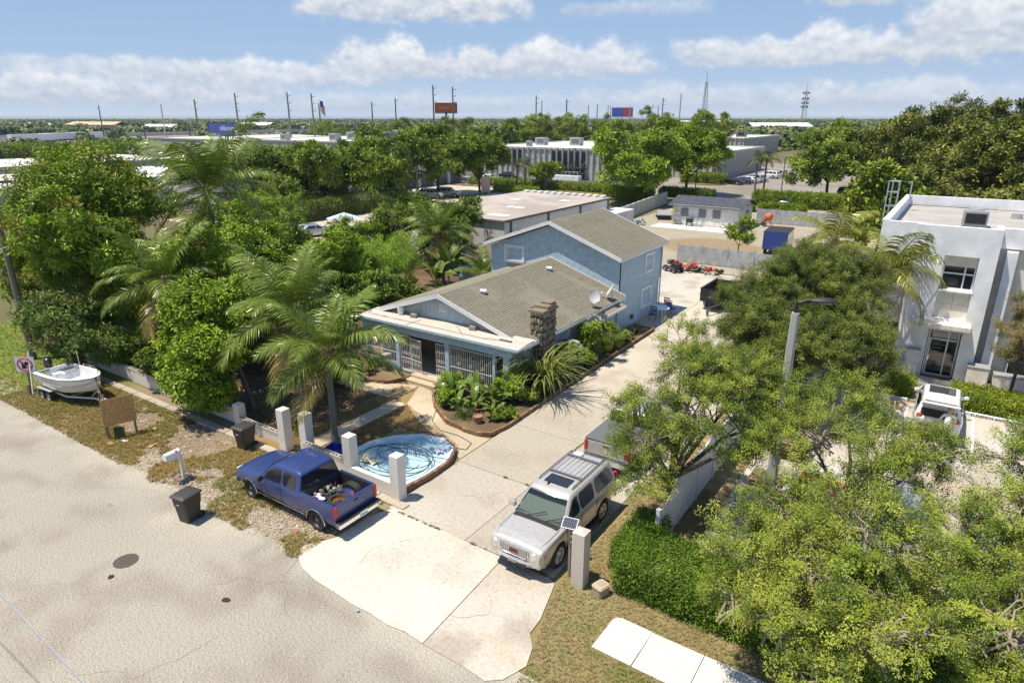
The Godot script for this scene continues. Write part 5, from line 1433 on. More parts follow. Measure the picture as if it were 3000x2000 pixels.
	var ty := part(sp, "tyre", w2[0], M.rubber); ty.rotation.x = -PI / 2; var rm := part(sp, "rim", w2[1], M.rust); rm.rotation.x = -PI / 2
	var rb := B.new(); rb.cbox(V3(0, .13, 0), V3(.3, .26, .22), .04); var rt := thing("red_fuel_can", "red plastic fuel can in the blue pickup bed", "fuel can", V3(-16.4, .77, -12.3), .3); part(rt, "body", rb.mesh(30), M.red_plastic); part(rt, "cap", cboxmesh(V3(.07, .06, .07), V3(.08, .29, 0), .02), M.black)
	var en := thing("engine_parts", "pile of metal engine parts heaped in the blue pickup bed", "scrap metal", V3(-16.35, .77, -12.95))
	var rr := RandomNumberGenerator.new(); rr.seed = 4
	for k in 34:
		var eb := B.new(); eb.col = [Color(.16, .16, .16), Color(.05, .05, .05), Color(.26, .25, .23), Color(.14, .08, .05)][rr.randi() % 4]
		if k % 3 == 0: eb.lathe([Vector2(.001, 0), Vector2(.06, 0), Vector2(.06, .1), Vector2(.03, .12), Vector2(.03, .16), Vector2(.001, .16)], 10)
		elif k % 3 == 1: eb.cbox(Vector3.ZERO, V3(rr.randf_range(.08, .25), rr.randf_range(.05, .14), rr.randf_range(.06, .14)), .01)
		else: eb.tube([V3(-.15, 0, 0), V3(0, .06, .05), V3(.12, .02, .12)], [.02], 6)
		var q := part(en, "piece", eb.mesh(30), M.vcolor, V3(rr.randf_range(-.35, .35), rr.randf_range(.03, .28), rr.randf_range(-.4, .4))); q.rotation = V3(rr.randf() * 3, rr.randf() * 6, rr.randf() * 3)
	var ba := B.new(); ba.lathe([Vector2(.001, 0), Vector2(.2, .02), Vector2(.22, .12), Vector2(.12, .22), Vector2(.05, .25), Vector2(.001, .25)], 9)
	var bg := solo("cloth_bundle", ba.mesh(30), M.white_cloth, "pale cloth bundle beside the fuel can in the pickup bed", "cloth", "", V3(-16.5, .77, -12.62)); bg.scale = V3(1.3, .8, .8)
	solo("red_bar", boxmesh(V3(.06, .06, .5), V3(0, .04, 0)), M.red_plastic, "red metal bar lying by the far bed wall of the pickup", "bar", "", V3(-15.65, .77, -13.35), .9)

func build_other_vehicles() -> void:
	# grey pickup with dark bed cover, tail to the camera
	var o := thing("grey_pickup", "grey pickup with a dark bed cover half hidden by oak leaves", "pickup truck", V3(-9.65, .05, -23.65), PI / 2)
	var st := [[-2.85, .55, 1.25, .95, .0], [-2.8, .45, 1.3, 1.0, .0], [-.9, .42, 1.3, 1.0, .01], [1.2, .42, 1.22, 1.0, .04], [2.5, .46, 1.1, .96, .07], [2.85, .55, .95, .85, .02]]
	part(o, "body", shell(st, [[1.9, .47], [-1.75, .47]], .4), M.paint_grey)
	var c := {"wb": 1.3, "wt": .55, "rt": -.85, "rb": -.95, "yb": 1.2, "yt": 1.9, "hb": .95, "ht": .75}
	part(o, "cabin", cab_shell(c), M.paint_grey)
	for s in [-1, 1]:
		part(o, "side_window", side_pane(c, s, 1.1, .2, .5, .2), M.win_dark); part(o, "side_window", side_pane(c, s, .1, -.75, .1, -.75), M.win_dark)
		part(o, "tail_light", cboxmesh(V3(.08, .4, .13), V3(-2.85, 1.05, s * .88), .02), M.tail_red)
		for ax in [1.9, -1.75]: put_wheel(o, wheel_meshes(.4, .26, 5), V3(ax, .4, s * .86), s, M.alloy)
	part(o, "windscreen", end_pane(c, true, .05, .86), M.win_dark); part(o, "rear_window", end_pane(c, false, .12, .82), M.win_dark)
	part(o, "bed_cover", cboxmesh(V3(1.9, .05, 1.86), V3(-1.9, 1.33, 0), .02), M.dark_grey)
	part(o, "tailgate", cboxmesh(V3(.05, .5, 1.55), V3(-2.87, 1.03, 0), .02), M.paint_grey)
	part(o, "handle", boxmesh(V3(.02, .07, .24), V3(-2.9, 1.18, 0)), M.black); part(o, "emblem", cboxmesh(V3(.02, .16, .14), V3(-2.905, .98, 0), .03), M.chrome); part(o, "rear_bumper", cboxmesh(V3(.2, .2, 1.9), V3(-2.95, .6, 0), .04), M.chrome)
	part(o, "underbody", boxmesh(V3(4.8, .3, 1.4), V3(-.1, .55, 0)), M.dark)
	# black dump trailer
	o = thing("dump_trailer", "black steel dump trailer standing on the rear driveway", "trailer", V3(-13.5, .045, -47.6), PI / 2)
	for s in [-1, 1]: part(o, "side_board", boxmesh(V3(3.6, .9, .08), V3(0, 1.05, s * .95)), M.black); 
	for x in [-1.8, 1.8]: part(o, "end_board", boxmesh(V3(.08, .9, 1.98), V3(x, 1.05, 0)), M.black)
	part(o, "floor", boxmesh(V3(3.6, .08, 1.9), V3(0, .62, 0)), M.steel_dark)
	for s in [-1, 1]:
		part(o, "top_rail", boxmesh(V3(3.7, .07, .12), V3(0, 1.53, s * .96)), M.steel_dark); part(o, "mid_rail", boxmesh(V3(3.7, .06, .1), V3(0, 1.1, s * .98)), M.steel_dark)
		for ax in [.1, -.75]: put_wheel(o, wheel_meshes(.37, .22, 0), V3(ax, .37, s * .85), s, M.mid_grey)
		part(o, "fender", boxmesh(V3(1.7, .04, .28), V3(-.3, .8, s * 1.05)), M.black)
	var b := B.new()
	for s in [-1, 1]: b.tube([V3(-1.6, .6, s * .6), V3(-2.2, .58, s * .5), V3(-3.6, .55, 0)], [.06], 6)
	part(o, "drawbar", b.mesh(40), M.steel_dark); part(o, "jack", tubemesh([V3(-3.1, .02, .1), V3(-3.1, .8, .1)], [.04], 8), M.steel_dark); part(o, "tool_box", boxmesh(V3(.4, .4, .8), V3(-2.15, .82, 0)), M.dark)
	# white car with its boot open, two people behind it
	o = car("suv", M.paint_white, V3(.78, .03, -33.5), PI / 2, "white hatchback with raised boot lid parked facing the office")
	o.name = "white_hatchback"
	for ch in o.get_children():
		if String(ch.name).begins_with("rear_window"): ch.queue_free()
	var bl := Node3D.new(); bl.name = "boot_lid"; o.add_child(bl)
	var lid := part(bl, "panel", cboxmesh(V3(.9, .06, 1.4), V3(-.45, 0, 0), .03), M.paint_white, V3(-1.95, 1.66, 0)); lid.rotation.z = -.25
	var lg := part(bl, "glass", boxmesh(V3(.45, .02, 1.15), V3(-.28, .04, 0)), M.win_dark, V3(-1.95, 1.66, 0)); lg.rotation.z = -.25
	part(o, "boot_dark_panel", boxmesh(V3(.04, .75, 1.3), V3(-2.19, 1.02, 0)), M.dark); part(o, "boot_floor", boxmesh(V3(.6, .03, 1.2), V3(-2.0, .68, 0)), M.dark_grey)  # dark panel stands in for the shaded hollow of the open boot
	part(o, "sunroof", cboxmesh(V3(.9, .012, 1.0), V3(-.4, 1.69, 0), .004), M.win_dark)
	# cars under the front oaks
	var g := "cars parked under the front oaks"
	car("sedan", M.paint_red, V3(-2.3, .03, -21.2), -PI / 2, "red car with a black windscreen under the front oak", g)
	car("suv", M.paint_grey, V3(.1, .03, -21.6), -PI / 2, "grey car beside the red car under the front oaks", g)
	car("sedan", M.paint_navy, V3(2.6, .03, -20.6), -PI / 2, "dark blue car right of the grey car under the front oaks", g)

# ---------------------------------------------------------------- vegetation
var clusters := {}
# a spray of leaves on a twig: n leaves of given length and width in a ball of radius s
func leaf_cluster(key: String, n: int, ll: float, lw: float, s: float, seed_: int, droop := .2) -> ArrayMesh:
	if clusters.has(key): return clusters[key]
	var rr := RandomNumberGenerator.new(); rr.seed = seed_
	var b := B.new()
	for i in n:
		var d := V3(rr.randfn(), rr.randfn() * .7 + .25, rr.randfn()).normalized()
		var p := d * s * pow(rr.randf(), .5)
		var dir := (d + V3(rr.randfn(), rr.randfn(), rr.randfn()) * .45 - V3(0, droop, 0)).normalized()
		var side := dir.cross(V3(rr.randfn() * .5, 1, rr.randfn() * .5)).normalized()
		var up := side.cross(dir).normalized()
		var l := ll * rr.randf_range(.7, 1.2); var w := lw * rr.randf_range(.8, 1.15)
		var k := rr.randf_range(.8, 1.18)
		b.col = Color(k * rr.randf_range(.92, 1.1), k, k * rr.randf_range(.85, 1.05))
		var m := p + dir * l * .5 + up * w * .22
		b.tri(p, m + side * w * .5, p + dir * l); b.tri(p, p + dir * l, m - side * w * .5)
	clusters[key] = b.mesh()
	return clusters[key]
# crown: lobes [centre, radii] filled with clumps of sprays
func crown(parent: Node, lobes: Array, count: int, cm: ArrayMesh, tints: Array, scale := 1.0, clump := 12, spread := .2, material: Material = null, shell_in := .62, called := "crown") -> void:
	var tot := 0.0
	for l in lobes: tot += l[1].x * l[1].z + l[1].x * l[1].y
	var xf := []; var cs := []
	for l in lobes:
		var c: Vector3 = l[0]; var r: Vector3 = l[1]
		var n := int(count * (r.x * r.z + r.x * r.y) / tot / clump) + 1
		for i in n:
			var d := V3(rng.randfn(), rng.randfn() + .25, rng.randfn()).normalized()
			var rad := R(shell_in, 1.0) if rng.randf() < .82 else R(.25, shell_in)
			var p := c + d * r * rad
			var inside := false
			for m in lobes:
				if m == l: continue
				if ((p - (m[0] as Vector3)) / (m[1] as Vector3)).length() < .66: inside = true; break
			if inside and rng.randf() < .8: continue
			var tn: Color = tints[rng.randi() % tints.size()]
			var cr := spread * (r.x + r.y + r.z) / 3.0 * R(.7, 1.3)
			for k in clump:
				var q := p + V3(rng.randfn() * cr, rng.randfn() * cr * .55, rng.randfn() * cr)
				var up := (d * .7 + V3(rng.randfn() * .45, .75, rng.randfn() * .45)).normalized()
				var bx := up.cross(V3(rng.randfn(), rng.randfn() * .3, rng.randfn())).normalized()
				var s := scale * R(.7, 1.3)
				xf.append(Transform3D(Basis(bx, up, bx.cross(up)) * s, q))
				var kk := R(.82, 1.2); cs.append(Color(tn.r * kk * 1.8, tn.g * kk * 2.0, tn.b * kk * 1.3))
	var mm := MultiMesh.new(); mm.transform_format = MultiMesh.TRANSFORM_3D; mm.use_colors = true; mm.mesh = cm; mm.instance_count = xf.size()
	for i in xf.size(): mm.set_instance_transform(i, xf[i]); mm.set_instance_color(i, cs[i])
	var o := MultiMeshInstance3D.new(); o.name = called; o.multimesh = mm; o.material_override = material if material else M.leaf
	parent.add_child(o, true); o.set_meta("kind", "stuff")
func limbs(o: Node, base: Vector3, fork: Vector3, tips: Array, r0: float, bark: Material) -> void:
	var b := B.new()
	var mid := base.lerp(fork, .5) + V3(R(-.1, .1), 0, R(-.1, .1)) * base.distance_to(fork) * .2
	b.tube([base - V3(0, .05, 0), base + V3(0, .12, 0), mid, fork], [r0 * 1.45, r0 * 1.05, r0 * .9, r0 * .8], 10)
	part(o, "trunk", b.mesh(50), bark)
	for t in tips:
		b = B.new()
		var m: Vector3 = fork.lerp(t, .5) + V3(R(-.15, .15), R(-.05, .25), R(-.15, .15)) * fork.distance_to(t) * .4
		b.tube([fork - (m - fork).normalized() * r0 * .4, fork.lerp(m, .5), m, m.lerp(t, .6), t], [r0 * .62, r0 * .5, r0 * .38, r0 * .24, r0 * .08], 7)
		for k in 3:
			var s: Vector3 = m.lerp(t, k * .3); var e := s + V3(R(-1, 1), R(-.1, .8), R(-1, 1)).normalized() * fork.distance_to(t) * R(.25, .45)
			b.tube([s, s.lerp(e, .5) + V3(0, R(-.1, .1), 0), e], [r0 * .2, r0 * .12, r0 * .03], 5)
		part(o, "limb", b.mesh(50), bark)
# tree from explicit lobes [x,y,z, rx,ry,rz] in world space
func lobe_tree(called: String, label: String, base: Vector3, fork_h: float, r0: float, L: Array, count: int, cm: ArrayMesh, tints: Array, scale := 1.0, clump := 12, spread := .2, cat := "tree", group := "", shell_in := .62) -> Node3D:
	var o := thing(called, label, cat, base, 0, group)
	var lobes := []; var tips := []
	for l in L:
		var c := V3(l[0], l[1], l[2]) - base
		lobes.append([c, V3(l[3], l[4], l[5])]); tips.append(c - V3(0, l[4] * .45, 0))
	limbs(o, Vector3.ZERO, V3(0, fork_h, 0), tips, r0, M.bark)
	if clump == 14: shoots(o, lobes, count, cm, tints, scale)
	else: crown(o, lobes, count, cm, tints, scale, clump, spread, null, shell_in)
	return o
# open crown: leafy shoots along thin bare twigs, gaps between them
func shoots(o: Node, lobes: Array, per: float, cm: ArrayMesh, tints: Array, scale: float) -> void:
	var xf := []; var cs := []; var tw := B.new()
	for l in lobes:
		var c: Vector3 = l[0]; var r: Vector3 = l[1]; var n := int(per * r.x * r.z)
		var d0 := Vector3.UP; var a := c; var tn: Color = tints[0]
		for i in n:
			if i % 5 == 0: # a new side branch that carries the next five shoots
				d0 = V3(rng.randfn(), rng.randfn() * .8 + .3, rng.randfn()).normalized(); a = c + d0 * r * R(.3, .72); tn = tints[rng.randi() % tints.size()]
				tw.tube([c + V3(R(-.4, .4) * r.x, -r.y * R(.4, .8), R(-.4, .4) * r.z), c.lerp(a, .6) + V3(R(-.08, .08), R(-.05, .1), R(-.08, .08)), a], [.028, .02, .012], 4, false)
			var d := (d0 + V3(rng.randfn(), rng.randfn() * .7 + .1, rng.randfn()) * .7).normalized()
			var z := a + d * (r.x + r.y + r.z) / 3.0 * R(.35, .95)
			var m := a.lerp(z, .5) + V3(R(-.06, .06), R(0, .08), R(-.06, .06)); var ln := a.distance_to(z)
			tw.tube([a, m, z], [.014, .009, .003], 3, false)
			var k := int(ln / .095) + 1
			for j in k:
				var t := .3 + .72 * (j + R(0, 1)) / k; var p := a.lerp(m, t).lerp(m.lerp(z, t), t) + V3(rng.randfn(), rng.randfn() * .7, rng.randfn()) * .05 * scale
				var up := (z - a).normalized() * .5 + V3(rng.randfn() * .5, .7, rng.randfn() * .5); up = up.normalized(); var bx := up.cross(V3(rng.randfn(), rng.randfn(), rng.randfn())).normalized()
				xf.append(Transform3D(Basis(bx, up, bx.cross(up)) * scale * R(.42, .8), p)); var q := R(.8, 1.2); cs.append(Color(tn.r * q * 1.9, tn.g * q * 2.03, tn.b * q * 1.5))
	var mm := MultiMesh.new(); mm.transform_format = MultiMesh.TRANSFORM_3D; mm.use_colors = true; mm.mesh = cm; mm.instance_count = xf.size()
	for i in xf.size(): mm.set_instance_transform(i, xf[i]); mm.set_instance_color(i, cs[i])
	var mi := MultiMeshInstance3D.new(); mi.name = "crown"; mi.multimesh = mm; mi.material_override = M.leaf; o.add_child(mi, true); mi.set_meta("kind", "stuff")
	part(o, "twigs", tw.mesh(60), M.twig)
# generic broad tree: crown ellipsoid c (centre offset), radii r, split into n lobes
func tree(called: String, label: String, base: Vector3, h: float, w: float, ybot: float, count: int, cm: ArrayMesh, tints: Array, scale := 1.0, group := "", nl := 7, flat := .5, off := Vector3.ZERO) -> Node3D:
	var o := thing(called, label, "tree", base, 0, group)
	var cy := (h + ybot) / 2; var ry := (h - ybot) / 2; var rx := w / 2
	var lobes := []; var tips := []
	nl += 3
	for i in nl:
		var a := i * 2.4 + R(-.4, .4); var q := R(.35, .82)
		if i == 0: q = R(0, .2)
		var c := V3(cos(a) * rx * q, cy + ry * R(-.5, .55) * (1.0 if i else .0) + (ry * .35 if i == 0 else 0.0), sin(a) * rx * q) + off
		var lr := rx * R(.28, .5)
		lobes.append([c, V3(lr, ry * R(.42, .62), lr)]); tips.append(c)
	limbs(o, Vector3.ZERO, V3(R(-.2, .2), maxf(ybot * .7, h * .22), R(-.2, .2)), tips, maxf(.11, h * .022), M.bark)
	crown(o, lobes, count, cm, tints, scale, 12, .16)
	return o

# ---- palms
var fronds := {}
func frond_mesh(l: float, lift: float, droop: float, seed_: int, nleaf := 52, lw := .052, ll := .78, hang := .5) -> Array:
	var rr := RandomNumberGenerator.new(); rr.seed = seed_
	var path := []; var n := 14
	var p := Vector3.ZERO; var a := lift
	for i in n + 1:
		path.append(p)
		p += V3(cos(a), sin(a), 0) * l / n
		a -= droop / n * (.35 + 1.3 * i / n)
	var r := B.new(); r.col = Color(.26, .25, .06)
	var rad := []
	for i in n + 1: rad.append(lerpf(.032, .006, i / float(n)))
	r.tube(path, rad, 5)
	var b := B.new()
	var start := .16
	for k in nleaf:
		var u := start + (1 - start) * (k + .5) / nleaf
		var f := u * n; var i := mini(int(f), n - 1)
		var q: Vector3 = path[i].lerp(path[i + 1], f - i); var t: Vector3 = (path[i + 1] - path[i]).normalized()
		var up := V3(0, 0, 1).cross(t).normalized()
		var len := ll * (.55 + .75 * sin(PI * pow(u, .8))) * rr.randf_range(.85, 1.1)
		if u > .93: len *= .75
		for s in [-1, 1]:
			var d := (t * (.35 + .55 * u) + V3(0, 0, s) * (1.0 - .35 * u) + up * rr.randf_range(.05, .3)).normalized()
			var d2 := (d + V3(0, -hang * rr.randf_range(.75, 1.2), 0)).normalized(); var d3 := (d2 + V3(0, -hang * .8, 0)).normalized()
			var A := q; var C := q + d * len * .35; var D := C + d2 * len * .35; var E := D + d3 * len * .3
			var wv := t.normalized() * lw * .5 + up * rr.randf_range(-.01, .01)
			var g := rr.randf_range(.85, 1.15)
			b.col = Color(g, g, g) if rr.randf() > .06 else Color(2.0 * g, 1.25 * g, .8 * g)
			b.quad(A - wv * .4, A + wv * .4, C + wv, C - wv); b.quad(C - wv, C + wv, D + wv * .8, D - wv * .8); b.tri(D - wv * .8, D + wv * .8, E)
	return [r.mesh(50), b.mesh()]
func palm(called: String, label: String, base: Vector3, top: Vector3, r0: float, nf: int, fl: float, tint: Color, seed_: int, coconut := true, group := "", bark: Material = null) -> Node3D:
	var o := thing(called, label, "palm tree", base, 0, group)
	var rr := RandomNumberGenerator.new(); rr.seed = seed_
	var b := B.new(); var path := []; var rad := []
	var t := top - base
	for i in 25:
		var u := i / 24.0
		path.append(V3(t.x * u * (.6 + .4 * u), t.y * u, t.z * u * (.6 + .4 * u))); rad.append(r0 * (1.35 - .45 * minf(u * 6, 1.0) - .15 * u) * (1.0 if i % 2 else .93))
	b.tube(path, rad, 12); part(o, "trunk", b.mesh(60), bark if bark else M.palm_bark)
	# fibrous boot under the fronds
	b = B.new(); b.lathe([Vector2(r0 * .8, -.5), Vector2(r0 * 1.25, -.2), Vector2(r0 * 1.5, .1), Vector2(r0 * 1.0, .35), Vector2(.01, .5)], 10, t); part(o, "crown_shaft", b.mesh(40), mat("boot", Color(.26, .19, .11), .95, 0, M_tex.bark, 3) if not M.has("boot") else M.boot)
	if coconut:
		for k in 5:
			var a := rr.randf() * TAU; b = B.new(); b.lathe([Vector2(.001, -.12), Vector2(.09, -.07), Vector2(.115, .02), Vector2(.07, .12), Vector2(.001, .14)], 8)
			part(o, "coconut", b.mesh(60), mat("coconut", Color(.22, .2, .05), .5) if not M.has("coconut") else M.coconut, t + V3(cos(a) * .3, -.25, sin(a) * .3))
	for k in nf:
		var u := k / float(nf)                       # 0 youngest, upright .. 1 oldest, hanging
		var cls := int(u * 5.99)
		var key := "%s_%d_%d" % ["c" if coconut else "r", cls, seed_ % 2]
		if not fronds.has(key):
			var lift: float = [1.2, .95, .7, .38, .02, -.4][cls]; var dr: float = [.75, 1.1, 1.4, 1.5, 1.3, .9][cls]
			fronds[key] = frond_mesh(3.3, lift, dr, 60 + cls + seed_ % 2 * 10) if coconut else frond_mesh(2.4, lift, dr + .5, 80 + cls, 34, .05, .62, .7)
		var fr := Node3D.new(); fr.name = "frond"; o.add_child(fr, true); fr.position = t + V3(0, rr.randf_range(-.05, .15), 0)
		fr.rotation.y = k * 2.399 + rr.randf_range(-.3, .3); fr.rotation.x = rr.randf_range(-.3, .3)
		fr.scale = Vector3.ONE * fl / (3.3 if coconut else 2.4) * rr.randf_range(.75, 1.12) * (.8 if u < .1 else 1.0)
		var tn := tint * rr.randf_range(.85, 1.15)
		if u > .88: tn = mixc(tn, Color(.27, .19, .07), .75)
		var key2 := "pl%d%s" % [int(clampf(u, 0, .99) * 3), called]
		if u > .88: key2 = "pl_old" + called
		if not M.has(key2):
			var pm := leafmat(key2, .5, .3); pm.albedo_color = lin(tn.r, tn.g, tn.b)
		part(fr, "rachis", fronds[key][0], M.vcolor); part(fr, "leaflets", fronds[key][1], M[key2])
	return o

# arching strap leaves in a tuft (grasses, lilies)
func tuft_mesh(n: int, l: float, w: float, lean: float, droop: float, seed_: int, seg := 5) -> ArrayMesh:
	var rr := RandomNumberGenerator.new(); rr.seed = seed_; var b := B.new()
	for i in n:
		var a := rr.randf() * TAU; var el := PI / 2 - lean * rr.randf_range(.15, 1.1); var p := V3(rr.randfn(), 0, rr.randfn()) * l * .05
		var h := V3(cos(a), 0, sin(a)); var s := V3(-sin(a), 0, cos(a)); var ln := l * rr.randf_range(.55, 1.1)
		var g := rr.randf_range(.75, 1.25); b.col = Color(g, g * rr.randf_range(.95, 1.05), g)
		var prev := p; var pw := w * .5
		for k in seg:
			var q := prev + (h * cos(el) + Vector3.UP * sin(el)) * ln / seg
			el -= droop * rr.randf_range(.8, 1.2) * (k + 1.0) / seg
			var nw := w * .5 * (1.0 - pow((k + 1.0) / seg, 2.0))
			if k == seg - 1: b.tri(prev - s * pw, prev + s * pw, q)
			else: b.quad(prev - s * pw, prev + s * pw, q + s * nw, q - s * nw)
			prev = q; pw = nw
	return b.mesh()
func tuft(called: String, label: String, cat: String, at: Vector3, m: ArrayMesh, tint: Color, group := "") -> void:
	var key := "tuft%d_%d_%d" % [int(tint.r * 999), int(tint.g * 999), int(tint.b * 999)]
	if not M.has(key): var q := leafmat(key, .5, .4); q.albedo_color = lin(tint.r, tint.g, tint.b)
	var o := thing(called, label, cat, at, rng.randf() * TAU, group); part(o, "leaves", m, M[key])
	if label.begins_with("large arching"): o.scale = Vector3.ONE * 1.3
# big paddle leaves (bird of paradise, banana): each leaf a part
func paddle_leaf(l: float, w: float, droop: float, stem: float, seed_: int) -> ArrayMesh:
	var rr := RandomNumberGenerator.new(); rr.seed = seed_; var b := B.new()
	var path := []; var a := 1.25; var p := Vector3.ZERO; var n := 10
	for i in n + 1:
		path.append(p); p += V3(cos(a), sin(a), 0) * (stem / 3.0 if i < 3 else l / (n - 3.0)); a -= droop / n * (.2 if i < 3 else 1.3)
	var rad := []
	for i in n + 1: rad.append(lerpf(.022, .006, i / float(n)))
	b.col = Color(1.3, 1.25, .9); b.tube(path, rad, 5)
	for s in [-1, 1]:
		for i in range(3, n):
			var u0 := (i - 3.0) / (n - 3.0); var u1 := (i - 2.0) / (n - 3.0)
			var w0 := w * .5 * pow(sin(PI * clampf(u0 * .88 + .08, 0, 1)), .6); var w1 := w * .5 * pow(sin(PI * clampf(u1 * .88 + .08, 0, 1)), .6)
			if i == n - 1: w1 = .005
			var e := rr.randf_range(-.25, .1); var g := rr.randf_range(.88, 1.1); b.col = Color(g, g, g)
			b.quad(path[i], path[i + 1], path[i + 1] + V3(0, e * w1 + w1 * .3, s * w1), path[i] + V3(0, w0 * .3 + e * w0, s * w0))
	return b.mesh(30)
func paddle_plant(called: String, label: String, at: Vector3, n: int, l: float, w: float, stem: float, tint: Color, trunk := 0.0) -> void:
	var o := thing(called, label, "plant", at)
	var key := "pad%d_%d" % [int(tint.r * 999), int(tint.g * 999)]
	if not M.has(key): var q := leafmat(key, .5, .3); q.albedo_color = lin(tint.r, tint.g, tint.b)
	if trunk > 0: part(o, "stem", tubemesh([Vector3.ZERO, V3(.05, trunk * .5, 0), V3(0, trunk, .05)], [.11, .09, .07], 8), M.tuft_stem if M.has("tuft_stem") else mat("tuft_stem", Color(.25, .22, .1), .7))
	var ms := []
	for k in 4: ms.append(paddle_leaf(l * R(.85, 1.1), w, R(.8, 2.0), stem * R(.7, 1.2), 300 + k + int(at.z * -7)))
	for k in n:
		var f := part(o, "leaf", ms[k % 4], M[key], V3(R(-.06, .06), trunk, R(-.06, .06))); f.rotation = V3(R(-.3, .3), k * 2.4 + R(-.3, .3), R(-.35, .25)); f.scale = Vector3.ONE * R(.75, 1.1)

# hedge block filled with sprays
func hedge(label: String, c: Vector3, s: Vector3, count: int, cm: ArrayMesh, tints: Array, scale: float, group := "", turn := 0.0) -> void:
	var o := thing("hedge", label, "hedge", V3(c.x, 0, c.z), turn, group)
	part(o, "stems", boxmesh(V3(s.x * .8, s.y * .8, s.z * .8), V3(0, s.y * .42, 0)), M.hedge_core)
	var mm := MultiMesh.new(); mm.transform_format = MultiMesh.TRANSFORM_3D; mm.use_colors = true; mm.mesh = cm; mm.instance_count = count
	var at := s.x * s.z; var ax := s.y * s.z; var az := s.x * s.y; var tot := at + 2 * ax + 2 * az
	for i in count:
		var q := rng.randf() * tot; var p: Vector3; var n: Vector3
		var u := R(-.5, .5); var v := R(-.5, .5)
		if q < at: p = V3(u * s.x, s.y, v * s.z); n = Vector3.UP
		elif q < at + 2 * ax: var sg := 1.0 if q < at + ax else -1.0; p = V3(sg * s.x / 2, (v + .5) * s.y, u * s.z); n = V3(sg, .4, 0)
		else: var sg2 := 1.0 if q < at + 2 * ax + az else -1.0; p = V3(u * s.x, (v + .5) * s.y, sg2 * s.z / 2); n = V3(0, .4, sg2)
		p += V3(R(-1, 1), R(-1, .8), R(-1, 1)) * minf(s.y, minf(s.x, s.z)) * .09
		var up := (n + V3(R(-.5, .5), R(-.2, .6), R(-.5, .5))).normalized(); var bx := up.cross(V3(rng.randfn(), rng.randfn(), rng.randfn())).normalized()
		mm.set_instance_transform(i, Transform3D(Basis(bx, up, bx.cross(up)) * scale * R(.7, 1.3), p)); mm.set_instance_color(i, (tints[rng.randi() % tints.size()] as Color) * Color(1.7, 1.8, 1.2) * R(.8, 1.2))
	var m := MultiMeshInstance3D.new(); m.name = "foliage"; m.multimesh = mm; m.material_override = M.leaf; o.add_child(m); m.set_meta("kind", "stuff")
func scatter(called: String, label: String, cat: String, n: int, m: ArrayMesh, f: Callable, mt: Material, kind := "stuff") -> void:
	var xf := []; var cs := []
	var tries := 0
	while xf.size() < n and tries < n * 6:
		tries += 1
		var q = f.call()
		if q == null: continue
		xf.append(Transform3D(Basis(Vector3.UP, rng.randf() * TAU) * Basis(V3(1, 0, 0), R(-.2, .2)) * R(.6, 1.35), q[0])); cs.append(q[1] * R(.8, 1.2))
	var mm := MultiMesh.new(); mm.transform_format = MultiMesh.TRANSFORM_3D; mm.use_colors = true; mm.mesh = m; mm.instance_count = xf.size()
	for i in xf.size(): mm.set_instance_transform(i, xf[i]); mm.set_instance_color(i, cs[i])
	var o := MultiMeshInstance3D.new(); o.name = numbered(called); o.multimesh = mm; o.material_override = mt; add_child(o)
	tag(o, label, cat, "", kind)

const OAK := [Color(.09, .118, .018), Color(.115, .145, .022), Color(.07, .092, .016), Color(.145, .17, .028), Color(.17, .185, .036)]
const MANGO := [Color(.105, .14, .014), Color(.13, .175, .016), Color(.085, .115, .013), Color(.16, .20, .02), Color(.115, .155, .015), Color(.095, .13, .014), Color(.135, .165, .018), Color(.17, .14, .035)]
const DARKG := [Color(.07, .09, .016), Color(.088, .112, .02), Color(.11, .135, .022), Color(.055, .075, .014)]
const FRESH := [Color(.11, .145, .014), Color(.14, .185, .018), Color(.09, .122, .013), Color(.16, .20, .025)]
const PINE := [Color(.075, .082, .02), Color(.098, .102, .025), Color(.062, .07, .018), Color(.125, .125, .034)]
const HEDGE := [Color(.06, .10, .014), Color(.08, .13, .018), Color(.11, .16, .02), Color(.05, .085, .012)]

